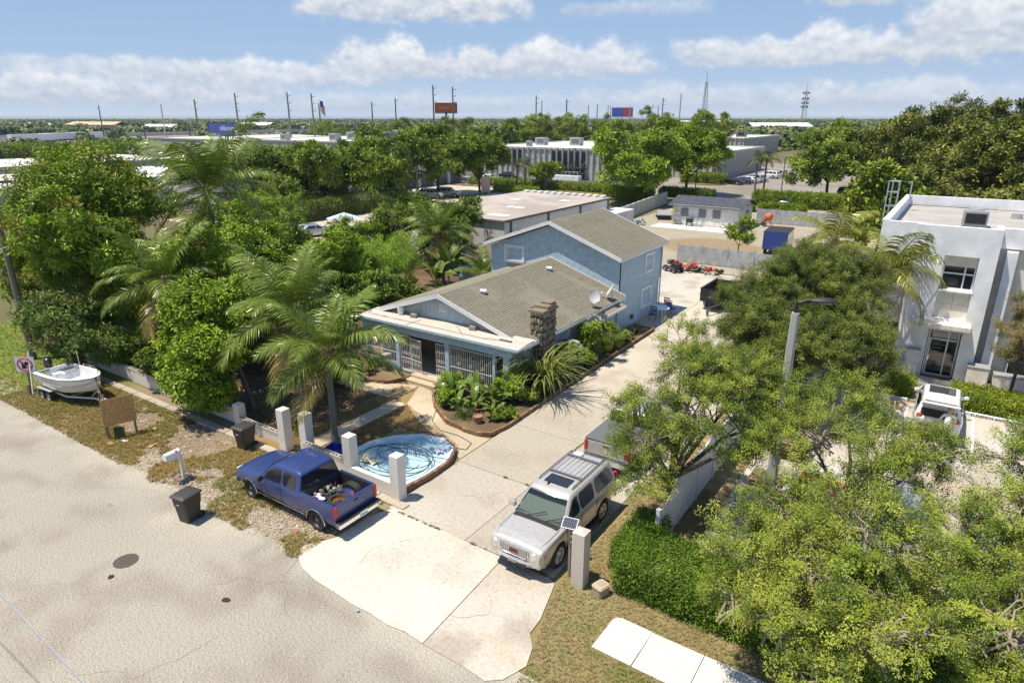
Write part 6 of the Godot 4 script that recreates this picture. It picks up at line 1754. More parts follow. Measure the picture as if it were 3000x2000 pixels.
func build_near_plants() -> void:
	mat("hedge_core", Color(.13, .10, .06), .95)
	var oak := leaf_cluster("oak", 22, .095, .042, .18, 1, .1); var big := leaf_cluster("mango", 15, .3, .08, .25, 2, .45); var sch := leaf_cluster("sch", 16, .2, .092, .23, 3, .3)
	# oaks on the right
	lobe_tree("oak_tree", "oak with a leaning trunk beside the white vinyl fence", V3(-6.3, 0, -18.65), 2.0, .15, [[-6.9, 3.6, -17.9, 1.15, .95, 1.2], [-7.5, 4.1, -18.8, 1.0, .8, 1.0], [-5.6, 4.4, -18.9, 1.35, 1.0, 1.35], [-5.0, 5.0, -20.6, 1.4, 1.0, 1.4], [-4.2, 3.9, -19.6, 1.2, .9, 1.2], [-6.3, 5.3, -20.2, 1.3, .9, 1.2], [-6.6, 2.7, -16.9, .8, .7, .75], [-3.6, 4.4, -20.9, 1.1, .9, 1.1], [-7.3, 5.6, -21.6, .9, .7, .9]], 72, oak, OAK, 1.0, 14, .15, "tree", "", .7)
	lobe_tree("oak_tree", "leafy oak above the front hedge nearest the sidewalk", V3(-1.5, 0, -15.4), 1.9, .13, [[-2.5, 3.6, -14.0, 1.25, .9, 1.2], [-1.1, 4.1, -13.3, 1.3, .95, 1.3], [-1.4, 3.6, -11.9, 1.1, .8, 1.0], [-2.7, 2.8, -12.9, .85, .65, .8], [-.1, 4.5, -14.4, 1.3, 1.0, 1.2], [.2, 3.9, -12.2, 1.2, .9, 1.1], [-2.2, 4.2, -15.6, 1.1, .8, 1.0], [-.6, 3.2, -11.0, .9, .6, .8]], 72, oak, OAK, .95, 14, .15, "tree", "", .7)
	lobe_tree("oak_tree", "leafy oak at the bottom right corner over a blue car", V3(2.2, 0, -16.4), 2.0, .14, [[1.6, 4.0, -16.2, 1.3, .95, 1.3], [2.0, 4.0, -13.6, 1.3, .9, 1.2], [2.7, 4.3, -17.6, 1.3, 1.0, 1.3], [3.2, 3.9, -15.2, 1.3, .95, 1.2], [1.3, 3.4, -14.8, .9, .7, .9], [2.6, 3.2, -12.6, 1.0, .7, .9], [3.9, 4.3, -17.9, 1.2, .9, 1.2], [2.9, 4.7, -20.0, 1.3, .9, 1.3], [4.2, 5.0, -21.6, 1.2, .9, 1.2]], 72, oak, OAK, .95, 14, .15, "tree", "", .7)
	lobe_tree("oak_tree", "open crowned oak between the lamp post and the parked cars", V3(-1.3, 0, -19.6), 2.1, .13, [[-2.3, 4.4, -19.4, 1.2, .8, 1.2], [-.6, 4.6, -18.0, 1.25, .9, 1.2], [-1.8, 4.7, -21.6, 1.2, .8, 1.2], [-.4, 4.2, -20.6, 1.1, .8, 1.1], [-1.3, 3.6, -17.4, 1.0, .7, 1.0], [.5, 4.6, -19.6, 1.0, .8, 1.0]], 60, oak, OAK, .95, 14, .15, "tree", "", .7)
	lobe_tree("oak_tree", "broad dark oak behind the street lamp head", V3(-5.4, 0, -33.6), 1.8, .2, [[-6.8, 4.1, -30.4, 1.6, 1.2, 1.6], [-5.4, 5.4, -33.4, 2.2, 1.5, 2.1], [-4.4, 3.5, -29.9, 1.8, 1.2, 1.7], [-3.2, 4.2, -31.8, 1.7, 1.3, 1.7], [-7.9, 4.5, -33.4, 1.5, 1.1, 1.5], [-6.0, 5.9, -35.0, 1.8, 1.1, 1.7], [-3.8, 5.6, -34.2, 1.8, 1.2, 1.7], [-7.7, 3.2, -31.2, 1.2, .9, 1.1], [-6.2, 2.9, -29.0, 1.4, .9, 1.2], [-2.2, 3.2, -31.0, 1.2, .9, 1.1]], 84, oak, [Color(.07, .085, .018), Color(.09, .105, .022), Color(.055, .07, .016), Color(.115, .128, .028)], 1.2, 14, .15, "tree", "", .7)
	lobe_tree("oak_tree", "slender young tree with bronze leaves at the office front", V3(3.6, 0, -37.9), 1.6, .09, [[3.3, 3.6, -37.8, .9, .9, .9], [3.6, 4.8, -38.1, .8, .8, .8], [4.2, 3.0, -37.6, .9, .7, .9], [2.9, 2.6, -37.5, .6, .5, .6]], 110, oak, [Color(.12, .10, .04), Color(.10, .105, .035), Color(.15, .11, .05)], 1.0, 14, .22)
	# hedge by the sidewalk, in two runs, and the office hedges
	hedge("deep green clipped hedge between sidewalk and front oaks", V3(-3.1, 0, -15.9), V3(6.6, 1.15, 1.9), 5200, leaf_cluster("hedge_n", 18, .055, .03, .12, 9, .0), HEDGE, 1.15, "", 0)
	hedge("deep green hedge against the foot of the vinyl fence", V3(-6.5, 0, -16.9), V3(.9, 1.0, 2.2), 1400, leaf_cluster("hedge_n", 18, .055, .03, .12, 9, .0), HEDGE, 1.1)
	hedge("deep green hedge continuing right below the corner oak", V3(2.6, 0, -15.9), V3(4.6, 1.15, 1.9), 2600, leaf_cluster("hedge_n", 18, .055, .03, .12, 9, .0), HEDGE, 1.25)
	var yel := [Color(.07, .11, .015), Color(.12, .16, .02), Color(.25, .24, .03), Color(.10, .14, .02)]
	hedge("yellow tipped hedge left of the office entrance path", V3(-2.1, 0, -36.6), V3(3.2, .7, 1.5), 1500, leaf_cluster("hedge_n", 18, .055, .03, .12, 9, .0), yel, 1.6)
	hedge("yellow tipped hedge right of the white hatchback", V3(3.6, 0, -36.6), V3(4.6, .7, 1.8), 1900, leaf_cluster("hedge_n", 18, .055, .03, .12, 9, .0), yel, 1.6)
	# left side: mango, schefflera, mixed shrubs
	lobe_tree("mango_tree", "huge mango tree with reddish new leaves at the far left", V3(-43.6, 0, -18.2), 2.6, .34, [[-44.6, 9.7, -19.6, 2.9, 2.0, 2.8], [-43.0, 8.2, -20.6, 2.7, 2.1, 2.6], [-40.4, 7.4, -15.8, 2.3, 2.0, 2.2], [-44.2, 8.4, -17.8, 2.9, 2.3, 2.6], [-40.8, 5.6, -18.4, 2.6, 2.0, 2.5], [-47.0, 7.4, -19.0, 3.0, 2.4, 3.0], [-43.0, 5.4, -17.0, 2.4, 1.9, 2.2], [-47.0, 5.0, -17.2, 2.6, 1.9, 2.4], [-38.9, 4.6, -21.5, 2.2, 1.9, 2.2], [-41.0, 3.0, -17.0, 2.4, 1.6, 2.0], [-44.6, 3.2, -19.0, 2.6, 1.7, 2.2], [-37.6, 3.2, -18.6, 2.0, 1.6, 1.8], [-36.4, 5.0, -21.4, 2.0, 1.6, 1.9], [-47.5, 3.2, -17.0, 2.4, 1.6, 2.0]], 10500, big, MANGO, 1.0, 12, .15)
	lobe_tree("oleander_shrub", "rounded narrow leaved shrub hanging over the boat stern", V3(-38.6, 0, -14.9), 1.0, .1, [[-38.4, 3.4, -14.0, 1.6, 1.2, 1.5], [-40.2, 3.0, -15.0, 1.5, 1.1, 1.3], [-37.3, 2.5, -14.2, 1.3, 1.0, 1.2], [-39.2, 1.8, -14.4, 1.4, .9, 1.1], [-36.6, 1.7, -15.4, 1.2, .9, 1.1]], 2600, big, [Color(.07, .10, .028), Color(.09, .125, .035), Color(.055, .08, .022), Color(.13, .12, .05)], .75, 10, .2, "shrub")
	lobe_tree("umbrella_tree", "glossy umbrella tree spilling over the garden wall beside the palms", V3(-27.8, 0, -16.9), 1.4, .12, [[-28.3, 5.0, -16.2, 1.6, 1.1, 1.5], [-27.0, 3.4, -15.6, 1.5, 1.1, 1.3], [-27.3, 2.2, -14.6, 1.2, .9, 1.0], [-26.8, 1.3, -15.2, 1.1, .8, .9], [-29.8, 4.4, -18.6, 1.5, 1.1, 1.4], [-29.2, 3.0, -15.8, 1.3, 1.0, 1.2], [-26.4, 4.6, -17.6, 1.2, .9, 1.2], [-28.2, 1.6, -14.9, 1.0, .8, .8]], 4300, sch, FRESH, 1.0, 12, .15)
	var i := 0
	for q in [[-33.4, -20.4, 7.6, 5.0, 1.2, "bright green tree standing behind the left coconut palm"], [-34.4, -24.6, 8.0, 5.4, 1.5, "dense mango like tree behind the tall back palm trunk"], [-31.0, -23.4, 6.0, 4.6, .8, "round leafy tree between the coconut palms and the house"], [-40.6, -25.6, 6.4, 5.0, 1.0, "broad leafy tree behind the huge mango"], [-36.0, -31.0, 6.4, 5.4, 1.0, "yellowish green tree left of the bamboo clump"], [-30.4, -27.5, 4.2, 4.0, .5, "low shrub tree at the left side of the porch"], [-52.5, -34.0, 6.6, 7.5, .4, "wide tree right of the tall dark palm"], [-58.0, -41.0, 6.6, 8.0, .4, "round tree before the roll up door yard"], [-47.5, -35.5, 5.6, 7.0, .4, "leafy tree left of the bamboo clump at the rear"], [-44.5, -41.5, 4.6, 6.5, .3, "light green tree beside the dark trees"]]:
		tree("garden_tree", q[5], V3(q[0], 0, q[1]), q[2], q[3], q[4], 1900, big if i % 2 == 0 else sch, [MANGO, FRESH, DARKG][i % 3], .9, "trees in the left garden"); i += 1
	for q in [[-32.6, -16.6, 2.2, 2.6, "low dark shrub under the left palm behind the wall"], [-35.4, -17.0, 2.6, 3.0, "low dark shrub behind the boat bow"], [-30.6, -20.0, 3.0, 3.2, "shaded shrub between the leaning trunk and the umbrella tree"], [-25.6, -21.0, 2.4, 3.0, "low shrub in shade behind the two coconut trunks"], [-30.2, -31.4, 2.4, 3.6, "leafy shrub behind the left porch rake"], [-29.4, -34.2, 1.8, 2.6, "low shrub at the left house eave"], [-33.0, -33.2, 2.8, 3.8, "tangled shrub before the bamboo clump"], [-31.2, -41.8, 2.2, 3.0, "shrub under the back palm"]]:
		tree("garden_shrub", q[4], V3(q[0], 0, q[1]), q[2], q[3], .1, 600, sch, DARKG, .9, "shrubs in the left garden", 5)
	# leaning bare trunk in the garden
	solo("leaning_tree", tubemesh([V3(-26.4, 0, -17.0), V3(-27.6, 1.6, -17.3), V3(-28.8, 3.4, -18.2), V3(-29.0, 5.2, -19.4)], [.13, .11, .09, .05], 9), M.palm_bark, "pale leaning trunk left of the coconut palms", "tree trunk")
	# coconut palms
	var pg := "coconut palms"
	palm("coconut_palm", "front coconut palm whose trunk stands beside the garden path", V3(-20.0, 0, -16.4), V3(-20.35, 4.05, -16.7), .17, 20, 3.6, Color(.15, .205, .036), 3, true, pg)
	palm("coconut_palm", "coconut palm standing just behind the front one", V3(-24.05, 0, -18.05), V3(-24.3, 4.75, -18.3), .17, 20, 3.9, Color(.13, .17, .034), 8, true, pg)
	palm("coconut_palm", "yellow green coconut palm at the left with fronds over the wall", V3(-33.6, 0, -17.4), V3(-34.2, 4.9, -17.9), .18, 20, 3.9, Color(.19, .235, .032), 5, true, pg)
	palm("coconut_palm", "tall dark coconut palm rising against the white warehouse roofs", V3(-43.0, 0, -26.8), V3(-44.0, 8.15, -27.0), .2, 21, 6.3, Color(.11, .14, .03), 12, true, pg)
	palm("coconut_palm", "coconut palm behind the porch beside the banana plants", V3(-33.8, 0, -40.2), V3(-34.0, 4.4, -40.0), .17, 20, 3.7, Color(.15, .19, .03), 7, true, pg)
	palm("coconut_palm", "small coconut palm between the back palm and the house wall", V3(-28.6, 0, -38.6), V3(-28.6, 2.0, -38.4), .15, 14, 2.9, Color(.18, .19, .04), 9, true, pg)
	# feather palms by the office
	palm("feather_palm", "feather palm leaning on the office corner with a pale trunk", V3(-3.5, 0, -38.9), V3(-2.55, 5.5, -38.7), .14, 15, 3.5, Color(.23, .25, .04), 4, false, "feather palms by the office"); palm("feather_palm", "feather palm left of the office above the broad oak", V3(-7.0, 0, -49.4), V3(-6.8, 5.0, -49.6), .15, 16, 3.9, Color(.16, .19, .04), 6, false, "feather palms by the office")
	# banana plants behind the house
	paddle_plant("banana_plant", "banana plant with torn upright leaves behind the porch", V3(-30.6, 0, -35.6), 9, 1.9, .5, .7, Color(.14, .19, .03), 1.5); paddle_plant("banana_plant", "banana plant nearer the palm behind the porch", V3(-31.8, 0, -38.4), 9, 2.1, .55, .8, Color(.12, .17, .03), 1.9)
	tree("bamboo_clump", "airy yellow green bamboo clump behind the porch", V3(-35.0, 0, -35.5), 5.0, 5.5, .3, 1500, leaf_cluster("bam", 20, .2, .02, .28, 12, .5), [Color(.16, .22, .03), Color(.13, .19, .025), Color(.19, .22, .05)], 1.0, "", 6)
	tree("garden_tree", "dark dense tree behind the coconut palm by the warehouse", V3(-38.2, 0, -46.4), 6.4, 7.6, .3, 2600, sch, DARKG, 1.0, "trees behind the house", 7); tree("garden_tree", "dark tree at the left end of the flat warehouse", V3(-43.8, 0, -46.6), 6.2, 7.5, .3, 2400, sch, DARKG, 1.0, "trees behind the house", 7)
	tree("garden_shrub", "leafy green shrub against the flat warehouse wall", V3(-33.6, 0, -49.6), 3.2, 3.6, .2, 1100, sch, FRESH, .9, "trees behind the house", 5)
	# planting bed
	var gr := tuft_mesh(230, 3.1, .065, .6, .62, 31, 7); var gs := tuft_mesh(90, .75, .02, 1.1, .9, 32, 4)
	tuft("fountain_grass", "large arching pale green grass clump beside the stone chimney", "grass clump", V3(-15.9, .1, -26.1), gr, Color(.21, .25, .06)); tuft("fountain_grass", "arching striped grass clump near the tall blue wall", "grass clump", V3(-15.9, .1, -35.7), tuft_mesh(80, 1.5, .06, .8, 1.3, 33, 6), Color(.27, .30, .09))
	tuft("strap_plant", "dark strap leaved plant at the far end of the bed", "plant", V3(-15.8, .1, -37.6), tuft_mesh(70, 1.3, .04, .8, .9, 35, 5), Color(.09, .105, .035)); tuft("fountain_grass", "rounded blue green grass tussock at the front of the bed", "grass clump", V3(-17.3, .1, -21.6), tuft_mesh(230, .85, .016, 1.1, .7, 36, 4), Color(.14, .19, .06))
	tree("rosemary_bush", "fine leaved rounded bush between flowering shrub and grass", V3(-15.7, .1, -33.7), 1.5, 1.7, .1, 700, leaf_cluster("fine", 26, .09, .012, .14, 14, .1), [Color(.11, .14, .03), Color(.14, .16, .04)], 1.0, "", 5)
	for q in [[-16.0, -29.6, 1.7, 1.5, "lower white flowering shrub beside the grass clump"], [-15.9, -31.8, 2.6, 1.9, "taller white flowering shrub against the house eave"]]:
		var o := tree("flowering_shrub", q[4], V3(q[0], .1, q[1]), q[2], q[3], .2, 750, leaf_cluster("shr", 18, .13, .06, .17, 15, .25), FRESH, .95, "white flowering shrubs", 5)
		var fb2 := B.new()
		for k in 9:
			var d := V3(R(-1, 1), R(.2, 1), R(-1, 1)).normalized() * .09; fb2.col = Color(.85, .85, .82)
			for s in 5: var e := V3(R(-1, 1), R(-1, 1), R(-1, 1)).normalized() * .035; var e2 := V3(R(-1, 1), R(-1, 1), R(-1, 1)).normalized() * .035; fb2.tri(d, d + e, d + e2)
		var fm := fb2.mesh()
		for k in 46:
			var a := rng.randf() * TAU; var rr := sqrt(rng.randf()); part(o, "flower_head", fm, M.vmatte, V3(cos(a) * rr * q[3] * .5, q[2] * (1.0 - rr * rr * .45) + .02, sin(a) * rr * q[3] * .5))
	for q in [["croton_bush", -18.6, -22.2, .9, 1.1, FRESH, "low glossy bush at the rounded tip of the bed"], ["croton_bush", -16.9, -24.2, 1.2, 1.3, FRESH, "leafy bush under the porch corner grille"], ["croton_bush", -15.8, -24.6, .8, 1.1, OAK, "grey green bush at the brick edge near the grass clump"], ["croton_bush", -19.4, -23.7, 1.0, 1.0, FRESH, "small bush beside the porch steps"], ["croton_bush", -16.0, -28.4, 1.5, 1.4, DARKG, "dark bush behind the big grass clump"], ["croton_bush", -15.7, -30.8, 1.1, 1.3, DARKG, "dark low bush between the flowering shrubs"], ["croton_bush", -15.7, -22.6, .5, 1.0, OAK, "ground hugging plant at the brick corner"], ["croton_bush", -15.8, -34.9, .9, 1.2, OAK, "grey bush between fine bush and striped grass"]]: tree(q[0], q[6], V3(q[1], .1, q[2]), q[3], q[4], .08, 260, leaf_cluster("shr", 18, .13, .06, .17, 15, .25), q[5], .8, "bushes in the planting bed", 4)
	for q in [[-17.9, -22.1, 8, .9, .3, .3, "broad leaved plant behind the grass tussock"], [-16.1, -22.4, 8, .8, .28, .3, "broad leaved plant right of the flower pot"], [-19.5, -22.9, 8, .85, .3, .35, "broad leaved plant at the path side of the bed"], [-17.0, -23.5, 9, 1.1, .34, .5, "tall broad leaved plant in front of the grille"], [-18.9, -22.9, 9, 1.0, .34, .5, "bird of paradise plant at the left point of the bed"], [-17.4, -22.5, 9, .95, .36, .4, "bird of paradise plant in the middle of the bed"], [-16.5, -23.4, 8, .95, .34, .4, "bird of paradise plant in front of the porch corner"], [-18.2, -23.6, 8, 1.0, .32, .5, "bird of paradise plant against the porch grille"]]: paddle_plant("paddle_leaf_plant", q[6], V3(q[0], .1, q[1]), q[2], q[3], q[4], q[5], Color(.13, .20, .035))
	tuft("strap_plant", "red tinged bromeliad beside the grass tussock", "plant", V3(-16.6, .1, -21.9), tuft_mesh(26, .5, .06, 1.0, .5, 37, 4), Color(.20, .10, .05)); tuft("strap_plant", "spider lily at the garden path entrance", "plant", V3(-22.3, 0, -16.6), tuft_mesh(90, 1.0, .045, 1.0, 1.2, 38, 5), Color(.15, .19, .03)); tuft("strap_plant", "spider lily behind the path pillar", "plant", V3(-23.1, 0, -16.9), tuft_mesh(80, .9, .045, 1.0, 1.2, 39, 5), Color(.13, .17, .03))
	tree("garden_shrub", "thin leafy shrub at the corner of the porch grille", V3(-16.4, .1, -24.6), 1.5, 1.1, .2, 180, leaf_cluster("shr", 18, .13, .06, .17, 15, .25), FRESH, .9, "shrubs by the porch", 4); tree("garden_shrub", "thin shrub inside the curved brick bed", V3(-25.2, .1, -23.4), .8, 2.6, .1, 220, leaf_cluster("shr", 18, .13, .06, .17, 15, .25), OAK, .7, "shrubs by the porch", 5)
	for q in [[V3(-16.4, .12, -21.55), "terracotta flower pot at the bed front"], [V3(-15.9, .12, -30.4), "dark planter pot below the flowering shrubs"]]:
		var pb := B.new(); pb.lathe([Vector2(.001, 0), Vector2(.13, 0), Vector2(.2, .3), Vector2(.22, .3), Vector2(.22, .35), Vector2(.18, .35), Vector2(.16, .3), Vector2(.001, .3)], 16); solo("flower_pot", pb.mesh(30), M.dark_grey if q[0].z < -25 else mat("terracotta", Color(.35, .18, .11), .9), q[1], "flower pot", "", q[0])
	# young tree behind the tarp fence
	lobe_tree("young_tree", "thin young tree by the tarp fence", V3(-16.9, 0, -63.6), 1.6, .06, [[-17.5, 2.9, -63.6, .8, .6, .8], [-16.6, 3.7, -63.8, .7, .6, .7], [-16.1, 2.3, -63.4, .6, .5, .6]], 260, sch, FRESH, 1.0, 7, .22)

func build_ground_cover() -> void:
	var blade := tuft_mesh(9, .085, .007, .9, .5, 51, 3); var bl2 := tuft_mesh(10, .16, .010, .9, .6, 52, 3)
	scatter("dry_grass", "short dry straw grass beside the sidewalk and driveway", "grass", 26000, blade, func():
		var p := V3(R(-8.6, 5.0), .008, R(-22.0, -9.9))
		if p.x < -7.9 and p.z > -14.6: return null
		if p.x > -6.0 and p.z < -12.55 and p.z > -14.02: return null
		if p.x < lerpf(-7.0, -7.95, clampf((-p.z - 11.0) / 3.0, 0, 1)): return null
		if p.z < -17.0 and p.x > -5.1: return null
		if p.z < -14.8 and p.x < -8.2: return null
		return [p, yard_color(p.x, p.z) * 1.05], M.grass_blade)
	scatter("lawn_grass", "patchy dry lawn beside the garden path", "grass", 11000, blade, func():
		var p := V3(R(-22.4, -15.3), .008, R(-23.0, -15.5))
		if p.x < -20.6 and p.x > -21.5: return null
		if p.z > -19.4 and p.x > -19.2: return null
		if p.z < -19.2 - (p.x + 15.3) * -.42 and p.x > -20.6: return null
		return [p, yard_color(p.x, p.z) * 1.05], M.grass_blade)
	scatter("verge_grass", "scrubby grass tufts on the sandy road verge", "grass", 16000, bl2, func():
		var p := V3(R(-38.0, -15.4), .008, R(-14.6, -10.6))
		if fb(p.x, p.z, .25, 3) < .5 and fb(p.x, p.z, .06) < .62: return null
		return [p, mixc(Color(.38, .27, .1), Color(.22, .22, .05), fb(p.x, p.z, .2, 8))], M.grass_blade)
	scatter("green_grass", "bright green grass at the far left roadside", "grass", 12000, bl2, func():
		var p := V3(R(-52, -37.5), .008, R(-27, -10.8))
		return [p, mixc(Color(.2, .31, .03), Color(.27, .31, .06), fb(p.x, p.z, .25, 3))], M.grass_blade)
	var lf := B.new(); lf.quad(V3(-.03, .004, -.055), V3(.03, .012, -.04), V3(.03, .006, .05), V3(-.03, .014, .055)); var lm := lf.mesh()
	scatter("fallen_leaves", "dry fallen leaves and scraps littering the verge", "leaves", 2400, lm, func():
		var p := V3(R(-37, -15.6), .012, R(-15.0, -10.7))
		var d := absf(p.x + 26.5) / 8.0
		if rng.randf() < d * .6: return null
		return [p, [Color(.42, .36, .29), Color(.3, .2, .11), Color(.48, .43, .36), Color(.22, .13, .07), Color(.33, .2, .11)][rng.randi() % 5]], M.vmatte)
	scatter("fallen_leaves", "brown leaf litter under the garden trees", "leaves", 4000, lm, func(): return [V3(R(-38, -22), .012, R(-24, -15.6)), [Color(.25, .16, .09), Color(.33, .22, .12), Color(.18, .11, .06)][rng.randi() % 3]], M.vmatte)
	var rb := B.new(); rb.col = Color.WHITE; rb.lathe([Vector2(.001, 0), Vector2(.03, .002), Vector2(.034, .014), Vector2(.018, .027), Vector2(.001, .03)], 6); var rk := rb.mesh()
	scatter("gravel", "pale shell gravel and grit beside the blue pickup", "gravel", 3000, rk, func():
		var p := V3(R(-24, -15.4), .01, R(-14.2, -10.6)); 
		if rng.randf() > .15 and (p.z < -12.4 or p.z > -11.0): return null
		return [p, mixc(Color(.5, .44, .36), Color(.34, .26, .19), rng.randf())], M.vmatte)
	scatter("joint_weeds", "weeds growing in the driveway joints", "weeds", 900, blade, func():
		var k := rng.randi() % 4
		var p := V3(R(-14.9, -8.4), .03, -14.36) if k == 0 else (V3(-11.56, .03, R(-26, -18.4)) if k == 1 else (V3(R(-15, -11.6), .03, -18.4) if k == 2 else V3(R(-15.6, -14.9), .03, R(-15.0, -14.2))))
		if fb(p.x, p.z, .5, 71) < .5: return null
		return [p + V3(R(-.03, .03), 0, R(-.03, .03)), mixc(Color(.26, .2, .08), Color(.15, .17, .04), rng.randf())], M.grass_blade)
	# mangoes and rubbish dropped on the verge
	var i := 0
	for q in [[-27.95, -13.06, .1, Color(.34, .33, .05), "green yellow mango on the bare verge"], [-27.2, -12.85, .07, Color(.45, .32, .06), "small yellow mango right of the green one"], [-28.5, -12.0, .06, Color(.32, .06, .04), "small red fruit below the plywood board"], [-27.0, -11.9, .06, Color(.30, .06, .05), "red fruit lying nearest the road"]]:
		var fbb := B.new(); fbb.col = q[3]; fbb.lathe([Vector2(.001, 0), Vector2(.6, .15), Vector2(.95, .6), Vector2(.9, 1.1), Vector2(.5, 1.5), Vector2(.001, 1.62)], 10); var fo := solo("mango_fruit", fbb.mesh(60), M.vcolor, q[4], "fruit", "fallen fruit", V3(q[0], .01, q[1])); fo.scale = V3(1.3, 1, 1) * q[2]
	for q in [[-28.3, -11.3, .35, .22, "flattened orange brown cardboard at the road edge"], [-26.6, -12.2, .45, .16, "torn cardboard strip on the bare verge"], [-28.0, -11.75, .28, .14, "white and blue wrapper on the verge"], [-16.55, -11.5, .3, .2, "terracotta brick behind the pickup rear wheel"]]:
		var cbx := B.new(); cbx.cbox(V3(0, .03, 0), V3(q[2], .05, q[3]), .01); solo("verge_litter", cbx.mesh(), [M.cardboard, M.cardboard, M.white_cloth, M.brick_red if M.has("brick_red") else mat("brick_red", Color(.36, .17, .11), .9)][i], q[4], "litter", "litter on the verge", V3(q[0], .01, q[1]), R(0, 3)); i += 1

# ---------------------------------------------------------------- office and rear lots
func build_office() -> void:
	var o := thing("office_building", "white two storey office building with a projecting entrance tower", "building")
	var W: Material = M.office_white; var C: Material = M.office_cream
	var p := func(x0, x1, y0, y1, z0, z1, m, nm): part(o, nm, boxmesh(V3(x1 - x0, y1 - y0, z1 - z0), V3((x0 + x1) / 2, (y0 + y1) / 2, (z0 + z1) / 2)), m)
	# tower round its two openings
	p.call(-1.66, -.25, 0, 7.3, -41.2, -39.7, W, "wall"); p.call(1.22, 1.95, 0, 7.3, -41.2, -39.7, W, "wall"); p.call(-.25, 1.22, 6.58, 7.3, -41.2, -39.7, W, "wall"); p.call(-1.66, 1.95, 7.3, 8.03, -39.98, -39.7, W, "parapet")
	p.call(1.67, 1.95, 7.3, 8.03, -41.4, -39.98, W, "parapet"); p.call(-1.66, -1.38, 7.3, 8.03, -40.4, -39.98, W, "parapet")
	p.call(-.25, 1.22, 2.66, 3.3, -41.2, -39.7, W, "wall")
	p.call(-.25, 1.22, 6.06, 6.58, -41.2, -39.95, C, "wall_panel")
	for q in [[-.25, .48, 4.05, 4.74], [.492, 1.22, 4.05, 4.74], [-.25, .48, 3.3, 4.04], [.492, 1.22, 3.3, 4.04]]: p.call(q[0], q[1], q[2], q[3], -41.2, -39.92, C, "wall_panel")
	p.call(-.3, 1.27, 4.72, 4.8, -40.2, -39.68, W, "sill")
	# upper window and door, panes in white frames
	var fr := func(nm, x0, x1, y0, y1, z, vs, hs):
		var n := Node3D.new(); n.name = nm; o.add_child(n, true)
		part(n, "pane", boxmesh(V3(x1 - x0, y1 - y0, .03), V3((x0 + x1) / 2, (y0 + y1) / 2, z - .05)), M.win_dark)
		for x in vs: part(n, "mullion", boxmesh(V3(.07, y1 - y0, .1), V3(x, (y0 + y1) / 2, z)), M.trim_white)
		for y in hs: part(n, "transom", boxmesh(V3(x1 - x0, .07, .104), V3((x0 + x1) / 2, y, z)), M.trim_white)
		return n
	fr.call("window", -.22, 1.2, 4.8, 6.06, -40.15, [-.19, .75, 1.17], [4.84, 5.62, 6.03])
	var d = fr.call("door", -.22, 1.18, .02, 2.64, -40.2, [-.18, .68, 1.14], [.06, 2.05, 2.6])
	part(d, "handle", boxmesh(V3(.04, .3, .06), V3(-.05, 1.0, -40.1)), M.chrome); part(d, "door_frame", boxmesh(V3(.06, 2.0, .06), V3(-.09, 1.03, -40.14)), M.trim_white)
	for q in [["D", .3, 2.3, .012], ["ELEMENTS AND SURFACES", .25, 1.55, .0022], ["OPEN", .25, 1.35, .004]]:
		var tm := TextMesh.new(); tm.text = q[0]; tm.font_size = 16; tm.pixel_size = q[3]; tm.depth = .004; part(d, "lettering", tm, M.trim_white, V3(q[1], q[2], -40.225))
	p.call(-1.12, 1.5, 2.98, 3.2, -39.7, -38.75, M.office_cream, "canopy")
	p.call(2.3, 2.75, 0, 6.9, -40.9, -40.3, W, "pier"); 
	# main block
	p.call(-3.1, -1.66, 6.3, 8.0, -40.68, -40.4, W, "wall"); p.call(-3.35, -3.1, 0, 8.0, -54.8, -40.4, W, "wall"); p.call(-3.1, -1.66, 2.55, 4.6, -54.0, -40.45, C, "wall_panel"); p.call(-3.1, -1.66, 0, .3, -54.0, -40.45, W, "wall")
	fr.call("window", -3.1, -1.66, 4.6, 6.3, -40.6, [-3.06, -1.7], [4.64, 5.4]); fr.call("window", -3.1, -1.66, .3, 2.55, -40.6, [-3.06, -2.3, -1.7], [1.9])
	p.call(-3.2, -1.66, 4.52, 4.62, -40.7, -40.34, W, "sill")
	p.call(1.95, 16, 0, 7.25, -54.8, -41.0, C, "wall"); p.call(1.95, 16, 7.0, 7.98, -41.0, -40.75, W, "parapet")
	for x in [3.4, 6.2, 9.0]: fr.call("window", x, x + 1.8, 4.6, 6.4, -40.95, [x + .04, x + .9, x + 1.76], [5.5]); fr.call("window", x, x + 1.8, .3, 2.6, -40.95, [x + .04, x + .9, x + 1.76], [2.0])
	# roof well behind parapets
	p.call(-3.1, 16, 7.25, 7.36, -54.6, -41.1, M.roof_grey, "roof"); p.call(-1.66, 1.95, 7.3, 7.4, -41.3, -40.0, M.roof_grey, "roof")
	p.call(-3.36, 16, 7.37, 8.02, -55.05, -54.8, W, "parapet"); p.call(-3.36, -3.05, 8.0, 8.05, -54.8, -40.4, W, "parapet")
	var q2 := thing("air_conditioner", "grey air conditioner on the office roof", "air conditioner", V3(.75, 7.36, -45.4), .05)
	part(q2, "housing", cboxmesh(V3(1.15, .85, 1.0), V3(0, .5, 0), .04), M.mid_grey); part(q2, "coil", boxmesh(V3(.95, .55, .02), V3(0, .5, .515)), M.dark); part(q2, "base", boxmesh(V3(1.1, .1, .95), V3(0, .05, 0)), M.dark_grey)
	var b := B.new(); b.lathe([Vector2(.38, 0), Vector2(.36, .06), Vector2(.05, .07), Vector2(.001, .05)], 16, V3(0, .93, 0)); part(q2, "fan_guard", b.mesh(30), M.mid_grey)
	b = B.new(); b.lathe([Vector2(.3, 0), Vector2(.3, .3), Vector2(.001, .35)], 10); solo("roof_vent", b.mesh(40), M.galv, "low round vent at the right of the office roof", "vent", "", V3(2.9, 7.36, -50.5))
